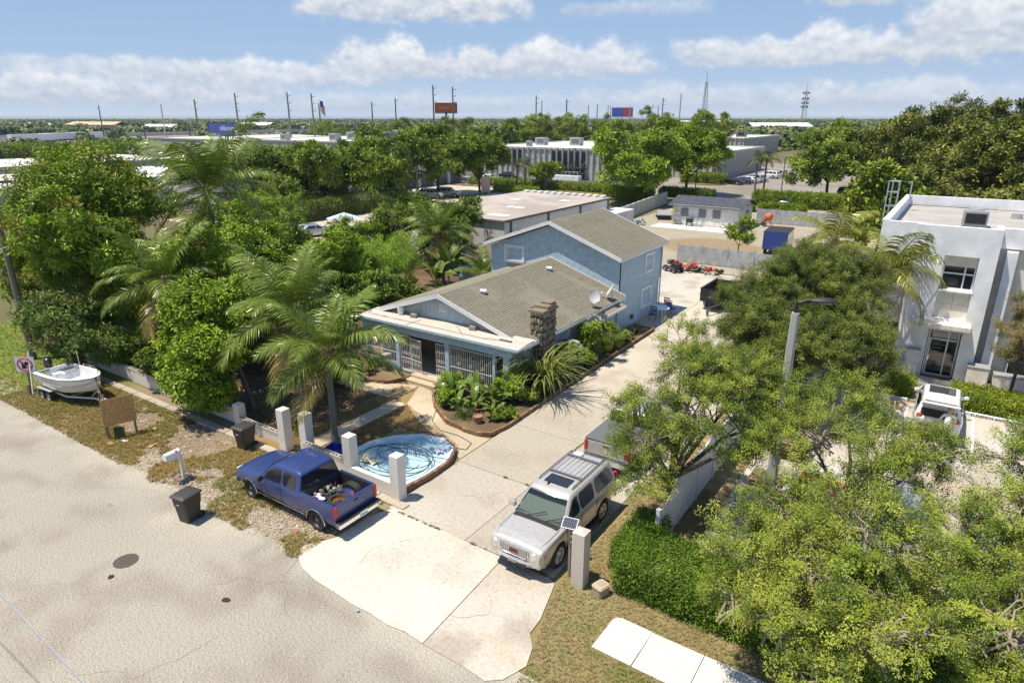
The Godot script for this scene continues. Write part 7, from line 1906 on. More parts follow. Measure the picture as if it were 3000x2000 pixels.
	# caged ladder at the rear left corner
	var l := thing("roof_ladder", "galvanised caged ladder at the rear corner of the office roof", "ladder", V3(-3.45, 0, -51.2))
	for z in [-.25, .25]: part(l, "stile", tubemesh([V3(-.2, .4, z), V3(-.2, 9.2, z), V3(.5, 9.2, z), V3(.5, 8.05, z)], [.035], 8), M.galv)
	for k in 29: part(l, "rung", tubemesh([V3(-.2, .6 + k * .3, -.25), V3(-.2, .6 + k * .3, .25)], [.018], 6), M.galv)
	for y in [6.6, 7.6, 8.5, 9.2]:
		var h := []
		for t in 11: h.append(V3(-.2 - sin(PI * t / 10) * .65, y, cos(PI * t / 10) * .36))
		part(l, "hoop", tubemesh(h, [.022], 6), M.galv)
	for t in [2, 4, 5, 6, 8]: part(l, "strap", tubemesh([V3(-.2 - sin(PI * t / 10) * .65, 6.6, cos(PI * t / 10) * .36), V3(-.2 - sin(PI * t / 10) * .65, 9.2, cos(PI * t / 10) * .36)], [.018], 6), M.galv)
	for y in [8.5, 9.2]: part(l, "guard_rail", tubemesh([V3(.5, y, -.25), V3(.5, y, .25)], [.025], 6), M.galv)
	# goods stacked along the front: cement board, slabs
	for k in 7:
		solo("slab_sample", boxmesh(V3(1.0, .05, .8)), M.wall_white, "pale slab, %s of the stack left of the office tower" % ["bottom", "second", "third", "fourth", "fifth", "sixth", "topmost"][k], "slab", "slabs stacked left of the tower", V3(-2.75 + R(-.03, .03), .1 + k * .13, -39.6), R(-.05, .05))
	for q in [[-1.75, -39.3, .7, .9, .5, "low grey cabinet left of the entrance tower"], [-.75, -39.35, .6, 1.5, .35, "tall white crate against the entrance tower"], [2.2, -39.4, .9, 1.1, .7, "cream cabinet right of the glass door"], [3.6, -39.6, 1.4, .8, .6, "beige crate with slabs right of the cream cabinet"], [5.1, -39.6, 1.6, .9, .6, "white crate at the right frame edge"]]:
		var cr := thing("display_crate", q[5], "crate", V3(q[0], .05, q[1]), R(-.1, .1), "crates along the office front"); part(cr, "body", cboxmesh(V3(q[2], q[3], q[4]), V3(0, q[3] / 2, 0), .02), M.office_cream if q[0] > 2 else M.wall_white); part(cr, "top", boxmesh(V3(q[2] + .06, .05, q[4] + .06), V3(0, q[3] + .02, 0)), M.mid_grey)
	for k in 6: solo("paving_slab", boxmesh(V3(.6, .05, .45)), M.wall_white, "pale stepping slab on the ground near the lamp post", "paving slab", "stepping slabs near the lamp", V3(-5.7 + (k % 2) * .75 + R(-.1, .1), .03, -33.2 - k * .55), R(-.4, .4))
	var pb := B.new(); pb.lathe([Vector2(.001, 0), Vector2(.26, 0), Vector2(.3, .85), Vector2(.27, .85), Vector2(.24, .05), Vector2(.001, .05)], 18); solo("black_barrel", pb.mesh(30), M.black, "black open barrel at the edge of the driveway", "barrel", "", V3(-7.25, .03, -34.4))
	# kerbs, stripes, wheel stop lettering
	var kb := thing("parking_kerb", "pale kerb round the office parking bays", "kerb")
	for q in [[-3.2, -.5, -35.4, .16], [1.7, 9.0, -35.2, .16]]: part(kb, "length", boxmesh(V3(q[1] - q[0], .15, .16), V3((q[0] + q[1]) / 2, .09, q[2])), M.wall_white)
	part(kb, "length", boxmesh(V3(.16, .15, 3.2), V3(-3.15, .09, -33.7)), M.wall_white)
	var tk := TextMesh.new(); tk.text = "ELEMENTS AND SURFACES"; tk.font_size = 16; tk.pixel_size = .011; tk.depth = .006; part(kb, "lettering", tk, M.dark, V3(3.2, .09, -35.115))
	for x in [-.42, 2.2, 4.9]: struct("parking_stripe", boxmesh(V3(.1, .008, 4.6), V3(x, .03, -32.7)), M.trim_white)
	# pallets
	for q in [[-3.9, -26.4, 5, "stack of wooden pallets behind the lamp post"], [-4.3, -23.6, 2, "low stack of wooden pallets at the lamp post foot"]]:
		for k in q[2]:
			var pl := thing("wooden_pallet", "%s wooden pallet in the %s" % [["bottom", "second", "third", "fourth", "topmost"][k], q[3]], "pallet", V3(q[0], .03 + k * .15, q[1]), R(-.1, .1), q[3])
			for i in 5: part(pl, "slat", boxmesh(V3(1.1, .02, .13), V3(0, .13, -.42 + i * .21)), M.timber)
			for i in 3: part(pl, "bearer", boxmesh(V3(.1, .1, 1.0), V3(-.48 + i * .48, .06, 0)), M.timber)

# continuous figure from capsules joined by a smooth minimum, meshed as surface nets
func person(label: String, at: Vector3, turn: float, bones: Array, called_hair: Array) -> void:
	var o := thing("person", label, "person", at, turn)
	var cell := .026; var lo := V3(-.75, -.02, -.6); var n := Vector3i(58, 76, 46)
	var f := PackedFloat32Array(); f.resize(n.x * n.y * n.z); f.fill(1.0); var cid := PackedInt32Array(); cid.resize(f.size())
	var best := PackedFloat32Array(); best.resize(f.size()); best.fill(9.0)
	for bi in bones.size():
		var q: Array = bones[bi]; var a: Vector3 = q[0]; var b: Vector3 = q[1]; var ra: float = q[2]; var rb: float = q[3]; var m := maxf(ra, rb) + .09
		var i0 := Vector3i(((a.min(b) - Vector3.ONE * m) - lo) / cell).clamp(Vector3i.ZERO, n - Vector3i.ONE); var i1 := Vector3i(((a.max(b) + Vector3.ONE * m) - lo) / cell).clamp(Vector3i.ZERO, n - Vector3i.ONE)
		var ab := b - a; var l2 := maxf(ab.length_squared(), 1e-6)
		for z in range(i0.z, i1.z + 1):
			for y in range(i0.y, i1.y + 1):
				for x in range(i0.x, i1.x + 1):
					var p := lo + V3(x, y, z) * cell; var t := clampf((p - a).dot(ab) / l2, 0, 1)
					var d := (p - a - ab * t).length() - lerpf(ra, rb, t); var ix := (z * n.y + y) * n.x + x
					var h := clampf(.5 + .5 * (f[ix] - d) / .035, 0, 1); f[ix] = lerpf(f[ix], d, h) - .035 * h * (1 - h)
					if d < best[ix]: best[ix] = d; cid[ix] = bi
	var vid := {}; var bd := B.new(); var vs := []; var vc := []
	for z in n.z - 1:
		for y in n.y - 1:
			for x in n.x - 1:
				var base := (z * n.y + y) * n.x + x; var sum := Vector3.ZERO; var cnt := 0; var neg := 0
				var vals := []
				for k in 8: vals.append(f[base + (k & 1) + ((k >> 1) & 1) * n.x + ((k >> 2) & 1) * n.x * n.y])
				for v in vals: if v < 0: neg += 1
				if neg == 0 or neg == 8: continue
				for e in [[0, 1], [2, 3], [4, 5], [6, 7], [0, 2], [1, 3], [4, 6], [5, 7], [0, 4], [1, 5], [2, 6], [3, 7]]:
					var va: float = vals[e[0]]; var vb: float = vals[e[1]]
					if (va < 0) != (vb < 0):
						var t := va / (va - vb); var pa := V3(e[0] & 1, (e[0] >> 1) & 1, (e[0] >> 2) & 1); var pb := V3(e[1] & 1, (e[1] >> 1) & 1, (e[1] >> 2) & 1)
						sum += pa.lerp(pb, t); cnt += 1
				vid[Vector3i(x, y, z)] = vs.size(); vs.append(lo + (V3(x, y, z) + sum / cnt) * cell); vc.append(bones[cid[base]][4])
	for key in vid:
		var base: int = (key.z * n.y + key.y) * n.x + key.x; var s0: bool = f[base] < 0
		for ax in 3:
			var st: int = [1, n.x, n.x * n.y][ax]
			if (f[base + st] < 0) == s0: continue
			var u := Vector3i.ZERO; var w := Vector3i.ZERO; u[(ax + 1) % 3] = 1; w[(ax + 2) % 3] = 1
			if not (vid.has(key - u) and vid.has(key - w) and vid.has(key - u - w)): continue
			var q := [vid[key - u - w], vid[key - w], vid[key], vid[key - u]]
			if not s0: q.reverse()
			bd.col = vc[q[2]]; bd.quad(vs[q[0]], vs[q[1]], vs[q[2]], vs[q[3]])
	# fingers at each wrist end
	for q in bones:
		if q.size() > 5:
			var d: Vector3 = (q[1] - q[0]).normalized(); var s := d.cross(Vector3.UP).normalized()
			bd.col = q[4]
			for k in 4: bd.tube([q[1] + s * (k - 1.5) * .02, q[1] + s * (k - 1.5) * .022 + d * .05, q[1] + s * (k - 1.5) * .02 + d * (.085 - absf(k - 1.4) * .01) - V3(0, .02, 0)], [.01, .009, .006], 5)
			bd.tube([q[1] - s * .035 - d * .03, q[1] - s * .06 + d * .02], [.011, .008], 5)
	part(o, "body", bd.mesh(60), M.vmatte)
	var hb := B.new(); var hc: Vector3 = called_hair[0]
	hb.lathe([Vector2(.001, .12), Vector2(.07, .105), Vector2(.105, .05), Vector2(.108, -.02), Vector2(.095, -.12), Vector2(.06, -.16)], 12, hc); part(o, "hair", hb.mesh(60), M.hair)
func build_people() -> void:
	var sk := Color(.45, .27, .18); var wh := Color(.75, .74, .78); var dk := Color(.05, .055, .08); var V := func(x, y, z): return V3(x, y, z)
	var pose := func(lh: Vector3, rh: Vector3, lean: float) -> Array:
		var bs := [[V.call(.09, .06, .0), V.call(.09, .48, .02), .045, .06, dk], [V.call(-.09, .06, .03), V.call(-.09, .48, .03), .045, .06, dk], [V.call(.09, .48, .02), V.call(.08, .9, 0), .062, .09, dk], [V.call(-.09, .48, .03), V.call(-.08, .9, 0), .062, .09, dk], [V.call(.09, .04, .0), V.call(.1, .03, .15), .04, .03, wh], [V.call(-.09, .04, .03), V.call(-.1, .03, .18), .04, .03, wh],
			[V.call(0, .93, 0), V.call(0, 1.15, lean * .4), .13, .125, wh], [V.call(0, 1.15, lean * .4), V.call(0, 1.36, lean), .125, .13, wh], [V.call(-.14, 1.4, lean), V.call(.14, 1.4, lean), .07, .07, wh], [V.call(0, 1.42, lean), V.call(0, 1.52, lean * 1.2), .052, .05, sk], [V.call(0, 1.58, lean * 1.3), V.call(0, 1.66, lean * 1.3), .085, .09, sk], [V.call(0, 1.6, lean * 1.3 + .08), V.call(0, 1.59, lean * 1.3 + .1), .018, .014, sk]]
		for s in [[lh, 1.0], [rh, -1.0]]:
			var sh: Vector3 = V.call(s[1] * .19, 1.38, lean); var hd: Vector3 = s[0]; var el: Vector3 = sh.lerp(hd, .52) + V.call(s[1] * .07, -.05, -.03)
			bs.append([sh, el, .05, .042, wh]); bs.append([el, hd, .038, .03, sk]); bs.append([hd, hd + (hd - el).normalized() * .06, .032, .03, sk, true])
		return bs
	person("person in white top and dark trousers reaching into the open boot", V3(1.15, .03, -30.75), PI, pose.call(V3(.22, 1.05, .45), V3(-.2, 1.02, .42), .16), [V3(0, 1.65, .17)])
	person("person in white top with raised arms beside the white hatchback", V3(-.6, .03, -30.2), -2.2, pose.call(V3(.12, 1.72, .2), V3(-.12, 1.7, .2), .02), [V3(0, 1.65, .0)])

func chair(label: String, at: Vector3, turn: float, seat: Material, frame: Material, group: String) -> void:
	var o := thing("garden_chair", label, "chair", at, turn, group)
	part(o, "seat", cboxmesh(V3(.46, .05, .44), V3(0, .45, 0), .015), seat)
	for s in [-1, 1]:
		part(o, "leg", tubemesh([V3(s * .21, 0, .2), V3(s * .21, .62, .2)], [.016], 6), frame); part(o, "leg", tubemesh([V3(s * .21, 0, -.22), V3(s * .21, .45, -.2), V3(s * .21, .95, -.28)], [.016], 6), frame)
		part(o, "armrest", boxmesh(V3(.05, .03, .46), V3(s * .21, .64, -.02)), frame)
	for y in [.6, .74, .9]: part(o, "back_slat", cboxmesh(V3(.42, .09, .03), V3(0, y, -.2 - (y - .45) * .16), .012), seat)
func build_back_lot() -> void:
	# patio set
	var o := thing("patio_table", "round white patio table beside the blue wall", "table", V3(-16.0, .04, -42.1))
	var b := B.new(); b.lathe([Vector2(.001, .7), Vector2(.6, .7), Vector2(.62, .72), Vector2(.6, .74), Vector2(.001, .745)], 28); part(o, "top", b.mesh(30), M.trim_white)
	for k in 4: part(o, "leg", tubemesh([V3(cos(k * PI / 2 + .8) * .25, .7, sin(k * PI / 2 + .8) * .25), V3(cos(k * PI / 2 + .8) * .45, 0, sin(k * PI / 2 + .8) * .45)], [.022], 6), M.trim_white)
	chair("blue chair nearest the camera at the patio table", V3(-16.15, .04, -41.1), 0.2, M.fabric_blue, M.dark_grey, "patio chairs"); chair("blue folding chair behind the patio table", V3(-15.6, .04, -43.2), PI - .3, M.fabric_blue, M.dark_grey, "patio chairs"); chair("bronze metal chair farthest from the camera at the patio table", V3(-16.3, .04, -44.3), PI, M.timber, M.rust, "patio chairs")
	# tarp fences: posts and rippled sheets
	for f in [[-21.9, -9.5, -61.0, 1.7, "grey tarp fence behind the junk pile"], [-22.2, -6.0, -90.8, 1.9, "grey screened fence behind the cement mixer"]]:
		o = thing("tarp_fence", f[4], "fence"); var x: float = f[0]; var k := 0
		while x < f[1]:
			part(o, "post", tubemesh([V3(x, 0, f[2]), V3(x, f[3] + .15, f[2])], [.03], 6), M.galv)
			b = B.new(); var rows := []
			for i in 13:
				var row := []
				for j in 6: row.append(V3(x + i * .2, .06 + j * (f[3] - .06) / 5.0 - (.08 * sin(PI * i / 12.0) if j == 5 else 0.0), f[2] + .05 + sin(i * 1.3 + j * .9 + k) * .06 + R(-.02, .02)))
				rows.append(row)
			b.grid(rows); part(o, "sheet", b.mesh(40), M.tarp); x += 2.4; k += 1
	# junk pile: separate pieces
	var rr := RandomNumberGenerator.new(); rr.seed = 77
	var g := "junk heaped in front of the tarp fence"
	o = thing("bicycle", "mint green bicycle frame lying in the junk pile", "bicycle", V3(-18.6, .05, -56.9), .6, g); var mint := mat("mint", Color(.22, .48, .36), .5)
	b = B.new(); b.tube([V3(-.5, .3, 0), V3(0, .3, .05), V3(-.2, .75, 0), V3(.45, .7, 0), V3(0, .3, .05)], [.03], 6); b.tube([V3(.45, .75, 0), V3(.6, .3, 0)], [.025], 6); part(o, "frame", b.mesh(40), mint)
	var ring := []
	for i in 25: ring.append(V3(cos(TAU * i / 24) * .31, sin(TAU * i / 24) * .31, 0))
	for x in [-.5, .6]: part(o, "wheel", tubemesh(ring, [.025], 6), M.rubber, V3(x, .32, 0))
	part(o, "handlebar", tubemesh([V3(.42, .85, -.28), V3(.45, .8, 0), V3(.42, .85, .28)], [.015], 5), M.black); part(o, "saddle", cboxmesh(V3(.24, .06, .14), V3(-.22, .8, 0), .02), M.black)
	o = thing("lawn_mower", "red and black ride on mower in the junk pile", "lawn mower", V3(-20.5, .05, -56.4), -.5, g)
	part(o, "hood", cboxmesh(V3(.9, .4, .6), V3(.35, .65, 0), .08), M.black); part(o, "deck", cboxmesh(V3(1.1, .2, .95), V3(-.1, .32, 0), .05), M.steel_dark); part(o, "seat", cboxmesh(V3(.4, .4, .45), V3(-.5, .8, 0), .06), M.dark_grey); part(o, "steering_wheel", tubemesh([V3(.0, .8, 0), V3(-.12, 1.05, 0)], [.05, .12], 8), M.black); part(o, "engine_cover", cboxmesh(V3(.35, .25, .4), V3(.3, .95, 0), .06), M.red_plastic)
	for q in [[.6, .22], [-.55, .28]]:
		for s in [-1, 1]: put_wheel(o, wheel_meshes(q[1], .2, 0), V3(q[0], q[1], s * .45), s, M.mid_grey)
	var cols := [["timber plank", M.timber], ["dark box", M.black], ["rusty can", M.rust], ["grey crate", M.mid_grey], ["red tub", M.red_plastic], ["brown board", M.plywood], ["black bag", M.dark], ["pale bucket", M.wall_white]]
	var spots := ["at the left end", "beside the mower", "behind the mower", "near the bicycle", "right of the bicycle", "at the right end", "at the fence foot", "in the middle", "on top of the heap"]
	for k in 26:
		b = B.new(); var sz := V3(rr.randf_range(.2, .8), rr.randf_range(.08, .4), rr.randf_range(.15, .5)); var c: Array = cols[k % 8]
		if k % 8 in [2, 7]: b.lathe([Vector2(.001, 0), Vector2(sz.z * .5, 0), Vector2(sz.z * .55, sz.y), Vector2(sz.z * .45, sz.y), Vector2(.001, sz.y * .2)], 10)
		else: b.cbox(V3(0, sz.y / 2, 0), sz, .03)
		var sp: String = spots[int(k / 3.0) % 9]; var px: float = -20.9 + (k / 26.0) * 4.4
		var q := solo("junk_piece", b.mesh(30), c[1], "%s junk piece %s of the junk pile" % [c[0], sp], "junk", g, V3(px, .06 + rr.randf_range(0, .35), -57.6 + rr.randf_range(-.7, .9)), rr.randf() * 3); q.rotation.z = rr.randf_range(-.6, .6)
	o = thing("wheelbarrow", "brown red wheelbarrow tipped up in the junk pile", "wheelbarrow", V3(-19.3, .1, -57.7), .9, g); var tray := part(o, "tray", cboxmesh(V3(.9, .25, .6), V3(0, .5, 0), .08), mat("oxide", Color(.28, .09, .06), .7)); tray.rotation.z = .7; part(o, "handle", tubemesh([V3(-.3, .1, .2), V3(.6, 1.25, .2)], [.02], 6), M.timber); part(o, "handle", tubemesh([V3(-.3, .1, -.2), V3(.6, 1.25, -.2)], [.02], 6), M.timber)
	# concrete block garage
	o = thing("garage_building", "small white garage with a dark slate roof in the sandy lot", "building")
	part(o, "wall", boxmesh(V3(8.4, 2.6, 6.2), V3(-26.7, 1.3, -86.2)), M.wall_white)
	part(o, "wall", wall_x(pv([-89.3, 2.5, -83.1, 2.5, -86.2, 3.45]), -22.5, .1), M.wall_white)
	var slate := [Color(.10, .11, .14), Color(.13, .14, .17), Color(.085, .095, .12)]
	for s in [-1, 1]:
		for k in 16:
			b = B.new(); var x := -31.5
			while x < -22.0:
				b.col = slate[rng.randi() % 3]; var z0: float = -86.2 + s * (3.5 - k * .22); var y0 := 2.45 + k * .0635
				var A := V3(x, y0 + .02, z0); var Bv := V3(x + .4, y0 + .02, z0); var Cv := V3(x + .4, y0 + .07, z0 - s * .24); var D := V3(x, y0 + .07, z0 - s * .24)
				if s > 0: b.quad(A, Bv, Cv, D); b.quad(A - V3(0, .03, 0), Bv - V3(0, .03, 0), Bv, A)
				else: b.quad(Bv, A, D, Cv); b.quad(Bv - V3(0, .03, 0), A - V3(0, .03, 0), A, Bv)
				x += .4
			part(o, "shingle_course", b.mesh(), M.shingle)
	for x in [-29.3, -27.0, -25.2]:
		var n := Node3D.new(); n.name = "window"; o.add_child(n, true); part(n, "shutter", boxmesh(V3(.95, 1.0, .08), V3(x, 1.65, -83.04)), M.mid_grey)
		for k in 7: part(n, "slat", boxmesh(V3(.9, .03, .05), V3(x, 1.25 + k * .14, -82.98)), M.dark_grey)
	part(o, "gable_window", boxmesh(V3(.06, .9, .9), V3(-22.45, 1.6, -87.0)), M.win_dark); part(o, "gable_shutter", boxmesh(V3(.3, .9, .06), V3(-22.25, 1.6, -86.3)), M.mid_grey); part(o, "pad", boxmesh(V3(9.5, .06, 3.4), V3(-27.8, .03, -81.3)), M.wall_white)
	# things along the garage
	o = thing("storage_rack", "open metal rack with yellow jugs at the garage corner", "rack", V3(-30.3, .06, -82.8))
	for x in [-.5, .5]:
		for z in [-.2, .2]: part(o, "upright", boxmesh(V3(.04, 1.9, .04), V3(x, .95, z)), M.galv)
	for y in [.3, .9, 1.5]: part(o, "shelf", boxmesh(V3(1.0, .03, .4), V3(0, y, 0)), M.galv)
	for y in [.31, 1.51]:
		b = B.new(); b.lathe([Vector2(.001, 0), Vector2(.15, 0), Vector2(.15, .28), Vector2(.05, .36), Vector2(.05, .42), Vector2(.001, .42)], 10); solo("yellow_jug", b.mesh(40), mat("yellow", Color(.6, .36, .02), .5) if not M.has("yellow") else M.yellow, "yellow jug on the %s shelf of the metal rack" % ("bottom" if y < 1 else "top"), "jug", "yellow jugs on the rack", V3(-30.6, .06 + y, -82.8))
	o = thing("workbench", "small black grill stand against the garage wall", "grill", V3(-28.4, .06, -82.6)); part(o, "body", cboxmesh(V3(.8, .5, .5), V3(0, .7, 0), .04), M.black)
	for x in [-.35, .35]: part(o, "leg", boxmesh(V3(.05, .5, .4), V3(x, .25, 0)), M.black)
	for q in [[-27.7, -82.5, "grey chair beside the black grill stand"], [-27.1, -82.5, "grey chair second from the black grill stand"], [-23.7, -81.2, "lone grey chair near the garage gable end"]]: chair(q[2], V3(q[0], .06, q[1]), 0, M.wall_white, M.galv, "chairs along the garage")
	o = thing("cement_mixer", "orange cement mixer by the rear fence", "cement mixer", V3(-20.1, .02, -88.2), .5)
	b = B.new(); b.xf = Transform3D(Basis(V3(0, 0, 1), -.7), V3(0, 1.15, 0)); b.lathe([Vector2(.001, -.45), Vector2(.3, -.42), Vector2(.48, -.15), Vector2(.48, .15), Vector2(.28, .5), Vector2(.26, .5), Vector2(.44, .12), Vector2(.001, -.3)], 16); part(o, "drum", b.mesh(30), M.orange)
	b = B.new(); b.tube([V3(-.5, .1, .4), V3(0, 1.1, .5), V3(.5, .1, .4)], [.04], 6); b.tube([V3(-.5, .1, -.4), V3(0, 1.1, -.5), V3(.5, .1, -.4)], [.04], 6); part(o, "stand", b.mesh(40), M.orange); part(o, "motor_box", cboxmesh(V3(.4, .4, .35), V3(-.45, .75, 0), .04), M.orange)
	for s in [-1, 1]: put_wheel(o, wheel_meshes(.25, .12, 0), V3(-.5, .25, s * .45), s, M.mid_grey)
	# blue box truck, white container, flat trailer, block wall
	o = thing("blue_box_truck", "dark blue truck box behind the tarp fence", "truck", V3(-14.9, .02, -70.6), PI / 2 + .08)
	part(o, "box_body", cboxmesh(V3(4.0, 1.7, 2.3), V3(0, 1.5, 0), .03), M.paint_navy); part(o, "top_rim", boxmesh(V3(4.06, .1, 2.36), V3(0, 2.36, 0)), M.black); part(o, "tail_frame", boxmesh(V3(.06, 1.7, 2.3), V3(-2.04, 1.5, 0)), M.fabric_blue); part(o, "cab", cboxmesh(V3(1.6, 1.5, 2.0), V3(2.9, 1.5, 0), .15), M.orange); part(o, "windscreen", boxmesh(V3(.03, .6, 1.7), V3(3.71, 1.85, 0)), M.win_dark)
	for x in [-1.2, 2.7]:
		for s in [-1, 1]: put_wheel(o, wheel_meshes(.42, .26, 0), V3(x, .42, s * .95), s, M.mid_grey)
	o = thing("white_container", "white storage container behind the blue house roof", "container", V3(-34.6, .02, -73.4)); part(o, "shell", boxmesh(V3(2.4, 2.5, 6.0), V3(0, 1.25, 0)), M.roof_white)
	for k in 14: part(o, "rib", boxmesh(V3(.06, 2.4, .12), V3(1.22, 1.25, -2.8 + k * .43)), M.roof_white)
	o = thing("flat_trailer", "grey flatbed trailer beside the block wall", "trailer", V3(-34.0, .02, -88.4), .35); part(o, "deck", boxmesh(V3(2.2, .12, 5.4), V3(0, .6, 0)), M.mid_grey); part(o, "rail", boxmesh(V3(2.3, .16, .1), V3(0, .6, 2.7)), M.dark_grey)
	for s in [-1, 1]:
		for z in [-.5, .4]: put_wheel(o, wheel_meshes(.34, .2, 0), V3(s * .9, .34, z), s, M.mid_grey)
	o = thing("block_wall", "grey concrete block wall along the sandy lot", "wall")
	for k in 9: part(o, "panel", boxmesh(V3(.2, 1.9, 2.42), V3(-37.4 - k * .28, .95, -82.5 - k * 2.45)), M.panel_grey)
	for q in [[-34.9, -79.2, "heap of bicycles and pipes near the white container", M.blue_plastic], [-34.2, -80.2, "dark heap of hoses beside the container", M.black]]:
		o = thing("scrap_heap", q[2], "scrap heap", V3(q[0], .03, q[1]))
		for k in 9: var pc := part(o, "piece", tubemesh([V3(R(-.8, .2), R(.05, .5), R(-.5, .5)), V3(R(-.2, .3), R(.2, .8), R(-.5, .5)), V3(R(0, .9), R(.05, .4), R(-.5, .5))], [R(.04, .1)], 6), [q[3], M.mid_grey, mint, M.black][k % 4])
	# flat roofed white warehouse
	o = thing("flat_warehouse", "long white single storey warehouse with a flat stained roof", "building")
	part(o, "wall", boxmesh(V3(12.6, 3.8, 22.4), V3(-41.9, 1.9, -62.7)), M.wall_white); part(o, "roof", slab_mesh(rect(-48.4, -35.4, -74.1, -51.3), 3.82, 3.98, Color(.46, .42, .39), 1.0, 1.5), M.concrete)
	part(o, "roof_edge", boxmesh(V3(.12, .2, 22.9), V3(-35.38, 3.9, -62.7)), M.dark_grey); part(o, "roof_edge", boxmesh(V3(13.2, .2, .12), V3(-41.9, 3.9, -74.15)), M.dark_grey)
	for k in 12: part(o, "roof_curb", cboxmesh(V3(.5, .28, .9), V3(-47.3 + k * 1.0, 4.1, -73.6), .05), M.roof_white)
	for z in [-52.5, -59.5, -66.5, -73.5]: part(o, "downpipe", boxmesh(V3(.14, 3.8, .2), V3(-35.52, 1.9, z)), M.dark_grey)
	for z in [-54.0, -57.0, -62.5, -65.0, -69.5, -71.5]: part(o, "window", boxmesh(V3(.08, .5, .7), V3(-35.56, 2.5, z)), M.win_dark)
	for q in [[-38, -54], [-40, -60], [-44, -66], [-38.5, -68]]: part(o, "roof_patch", boxmesh(V3(R(1, 2.4), .02, R(.6, 1.4)), V3(q[0], 3.995, q[1])), M.roof_white)
	o = thing("rear_outbuilding", "low outbuilding with a grey shingle roof behind the house", "building"); part(o, "wall", boxmesh(V3(4.6, 2.2, 5.6), V3(-29.6, 1.1, -42.6)), M.wall_blue); 
	b = B.new(); b.col = Color(.2, .175, .12); b.quad(V3(-27.0, 2.3, -45.7), V3(-32.2, 3.4, -45.7), V3(-32.2, 3.4, -39.5), V3(-27.0, 2.3, -39.5)); part(o, "roof", b.mesh(), M.shingle)
func wall_x(poly: PackedVector2Array, x: float, t: float) -> ArrayMesh:
	var b := B.new()
	for i in range(1, poly.size() - 1): b.tri(V3(x, poly[0].y, poly[0].x), V3(x, poly[i].y, poly[i].x), V3(x, poly[i + 1].y, poly[i + 1].x))
	return b.mesh()

# ---------------------------------------------------------------- industrial park, highway, horizon
# precast concrete warehouse; faces: list of [axis, plane, a0, a1, window runs]
func precast(label: String, x0: float, x1: float, z0: float, z1: float, h: float, faces: Array, roofm: Material) -> Node3D:
	var o := thing("precast_warehouse", label, "building", V3((x0 + x1) / 2, 0, (z0 + z1) / 2), 0, "precast warehouses"); var c := o.position
	part(o, "wall", boxmesh(V3(x1 - x0, h - .35, z1 - z0), V3(0, (h - .35) / 2, 0)), M.panel_grey)
	part(o, "roof", boxmesh(V3(x1 - x0 - .6, .1, z1 - z0 - .6), V3(0, h - .3, 0)), roofm)
	for s in [-1, 1]:
		part(o, "parapet", boxmesh(V3(x1 - x0 + .5, .45, .3), V3(0, h - .2, s * ((z1 - z0) / 2 + .1))), M.panel_grey); part(o, "parapet", boxmesh(V3(.3, .45, z1 - z0 - .1), V3(s * ((x1 - x0) / 2 + .1), h - .2, 0)), M.panel_grey)
	var fb2 := B.new(); fb2.quad(V3(-.16, 0, 0), V3(-.05, 0, .16), V3(-.12, h, .5), V3(-.3, h, 0)); fb2.quad(V3(.05, 0, .16), V3(.16, 0, 0), V3(.3, h, 0), V3(.12, h, .5)); fb2.quad(V3(-.05, 0, .16), V3(.05, 0, .16), V3(.12, h, .5), V3(-.12, h, .5)); fb2.quad(V3(-.12, h, .5), V3(.12, h, .5), V3(.3, h, 0), V3(-.3, h, 0))
	var fin := fb2.mesh(); var wm := boxmesh(V3(1.0, 1, .08))
	for f in faces:
		var a: float = f[2]; var sp: float = 1.52; var k := 0
		while a < f[3]:
			var p := V3(a, 0, f[1]) if f[0] == "z" else V3(f[1], 0, a)
			var q := part(o, "fin", fin, M.panel_grey, p - c); q.rotation.y = 0.0 if f[0] == "z" else PI / 2
			for w in f[4]:
				if a + sp / 2 > w[0] and a + sp / 2 < w[1]:
					var pc := V3(a + sp / 2, (w[2] + w[3]) / 2, f[1] + .06) if f[0] == "z" else V3(f[1] + .06, (w[2] + w[3]) / 2, a + sp / 2)
					var wo := part(o, "window", wm, M.win_dark, pc - c); wo.scale = V3(1.02, w[3] - w[2], 1); wo.rotation.y = q.rotation.y
					for j in 6: var lo := part(o, "louvre", boxmesh(V3(1.0, .05, .06)), M.dark_grey, pc - c + V3(0, (j - 2.5) * (w[3] - w[2]) / 6.0, .05)); lo.rotation.y = q.rotation.y
			a += sp; k += 1
	return o
func roof_unit(at: Vector3, s: Vector3, label: String, dark := false) -> void:
	var o := thing("rooftop_unit", label, "air conditioner", at, 0, "rooftop air conditioners")
	part(o, "housing", cboxmesh(s, V3(0, s.y / 2 + .2, 0), .05), M.mid_grey if not dark else M.dark_grey); part(o, "grille", boxmesh(V3(s.x * .7, s.y * .6, .03), V3(s.x * .05, s.y * .5 + .2, s.z / 2 + .012)), M.dark_grey if not dark else M.dark); part(o, "curb", boxmesh(V3(s.x * .9, .2, s.z * .9), V3(0, .1, 0)), M.wall_white)
func power_pole(x: float, z: float, h: float, label: String, arms := 3) -> void:
	var o := thing("power_pole", label, "utility pole", V3(x, 0, z), 0, "tall power poles along the highway")
	part(o, "shaft", tubemesh([Vector3.ZERO, V3(0, h, 0)], [.42, .28], 8), M.timber_grey if arms != 0 else M.galv)
	for k in arms: part(o, "arm", tubemesh([V3(0, h - 1.5 - k * 2.6, 0), V3(1.9, h - 1.1 - k * 2.6, 0)], [.13], 5), M.timber_grey)
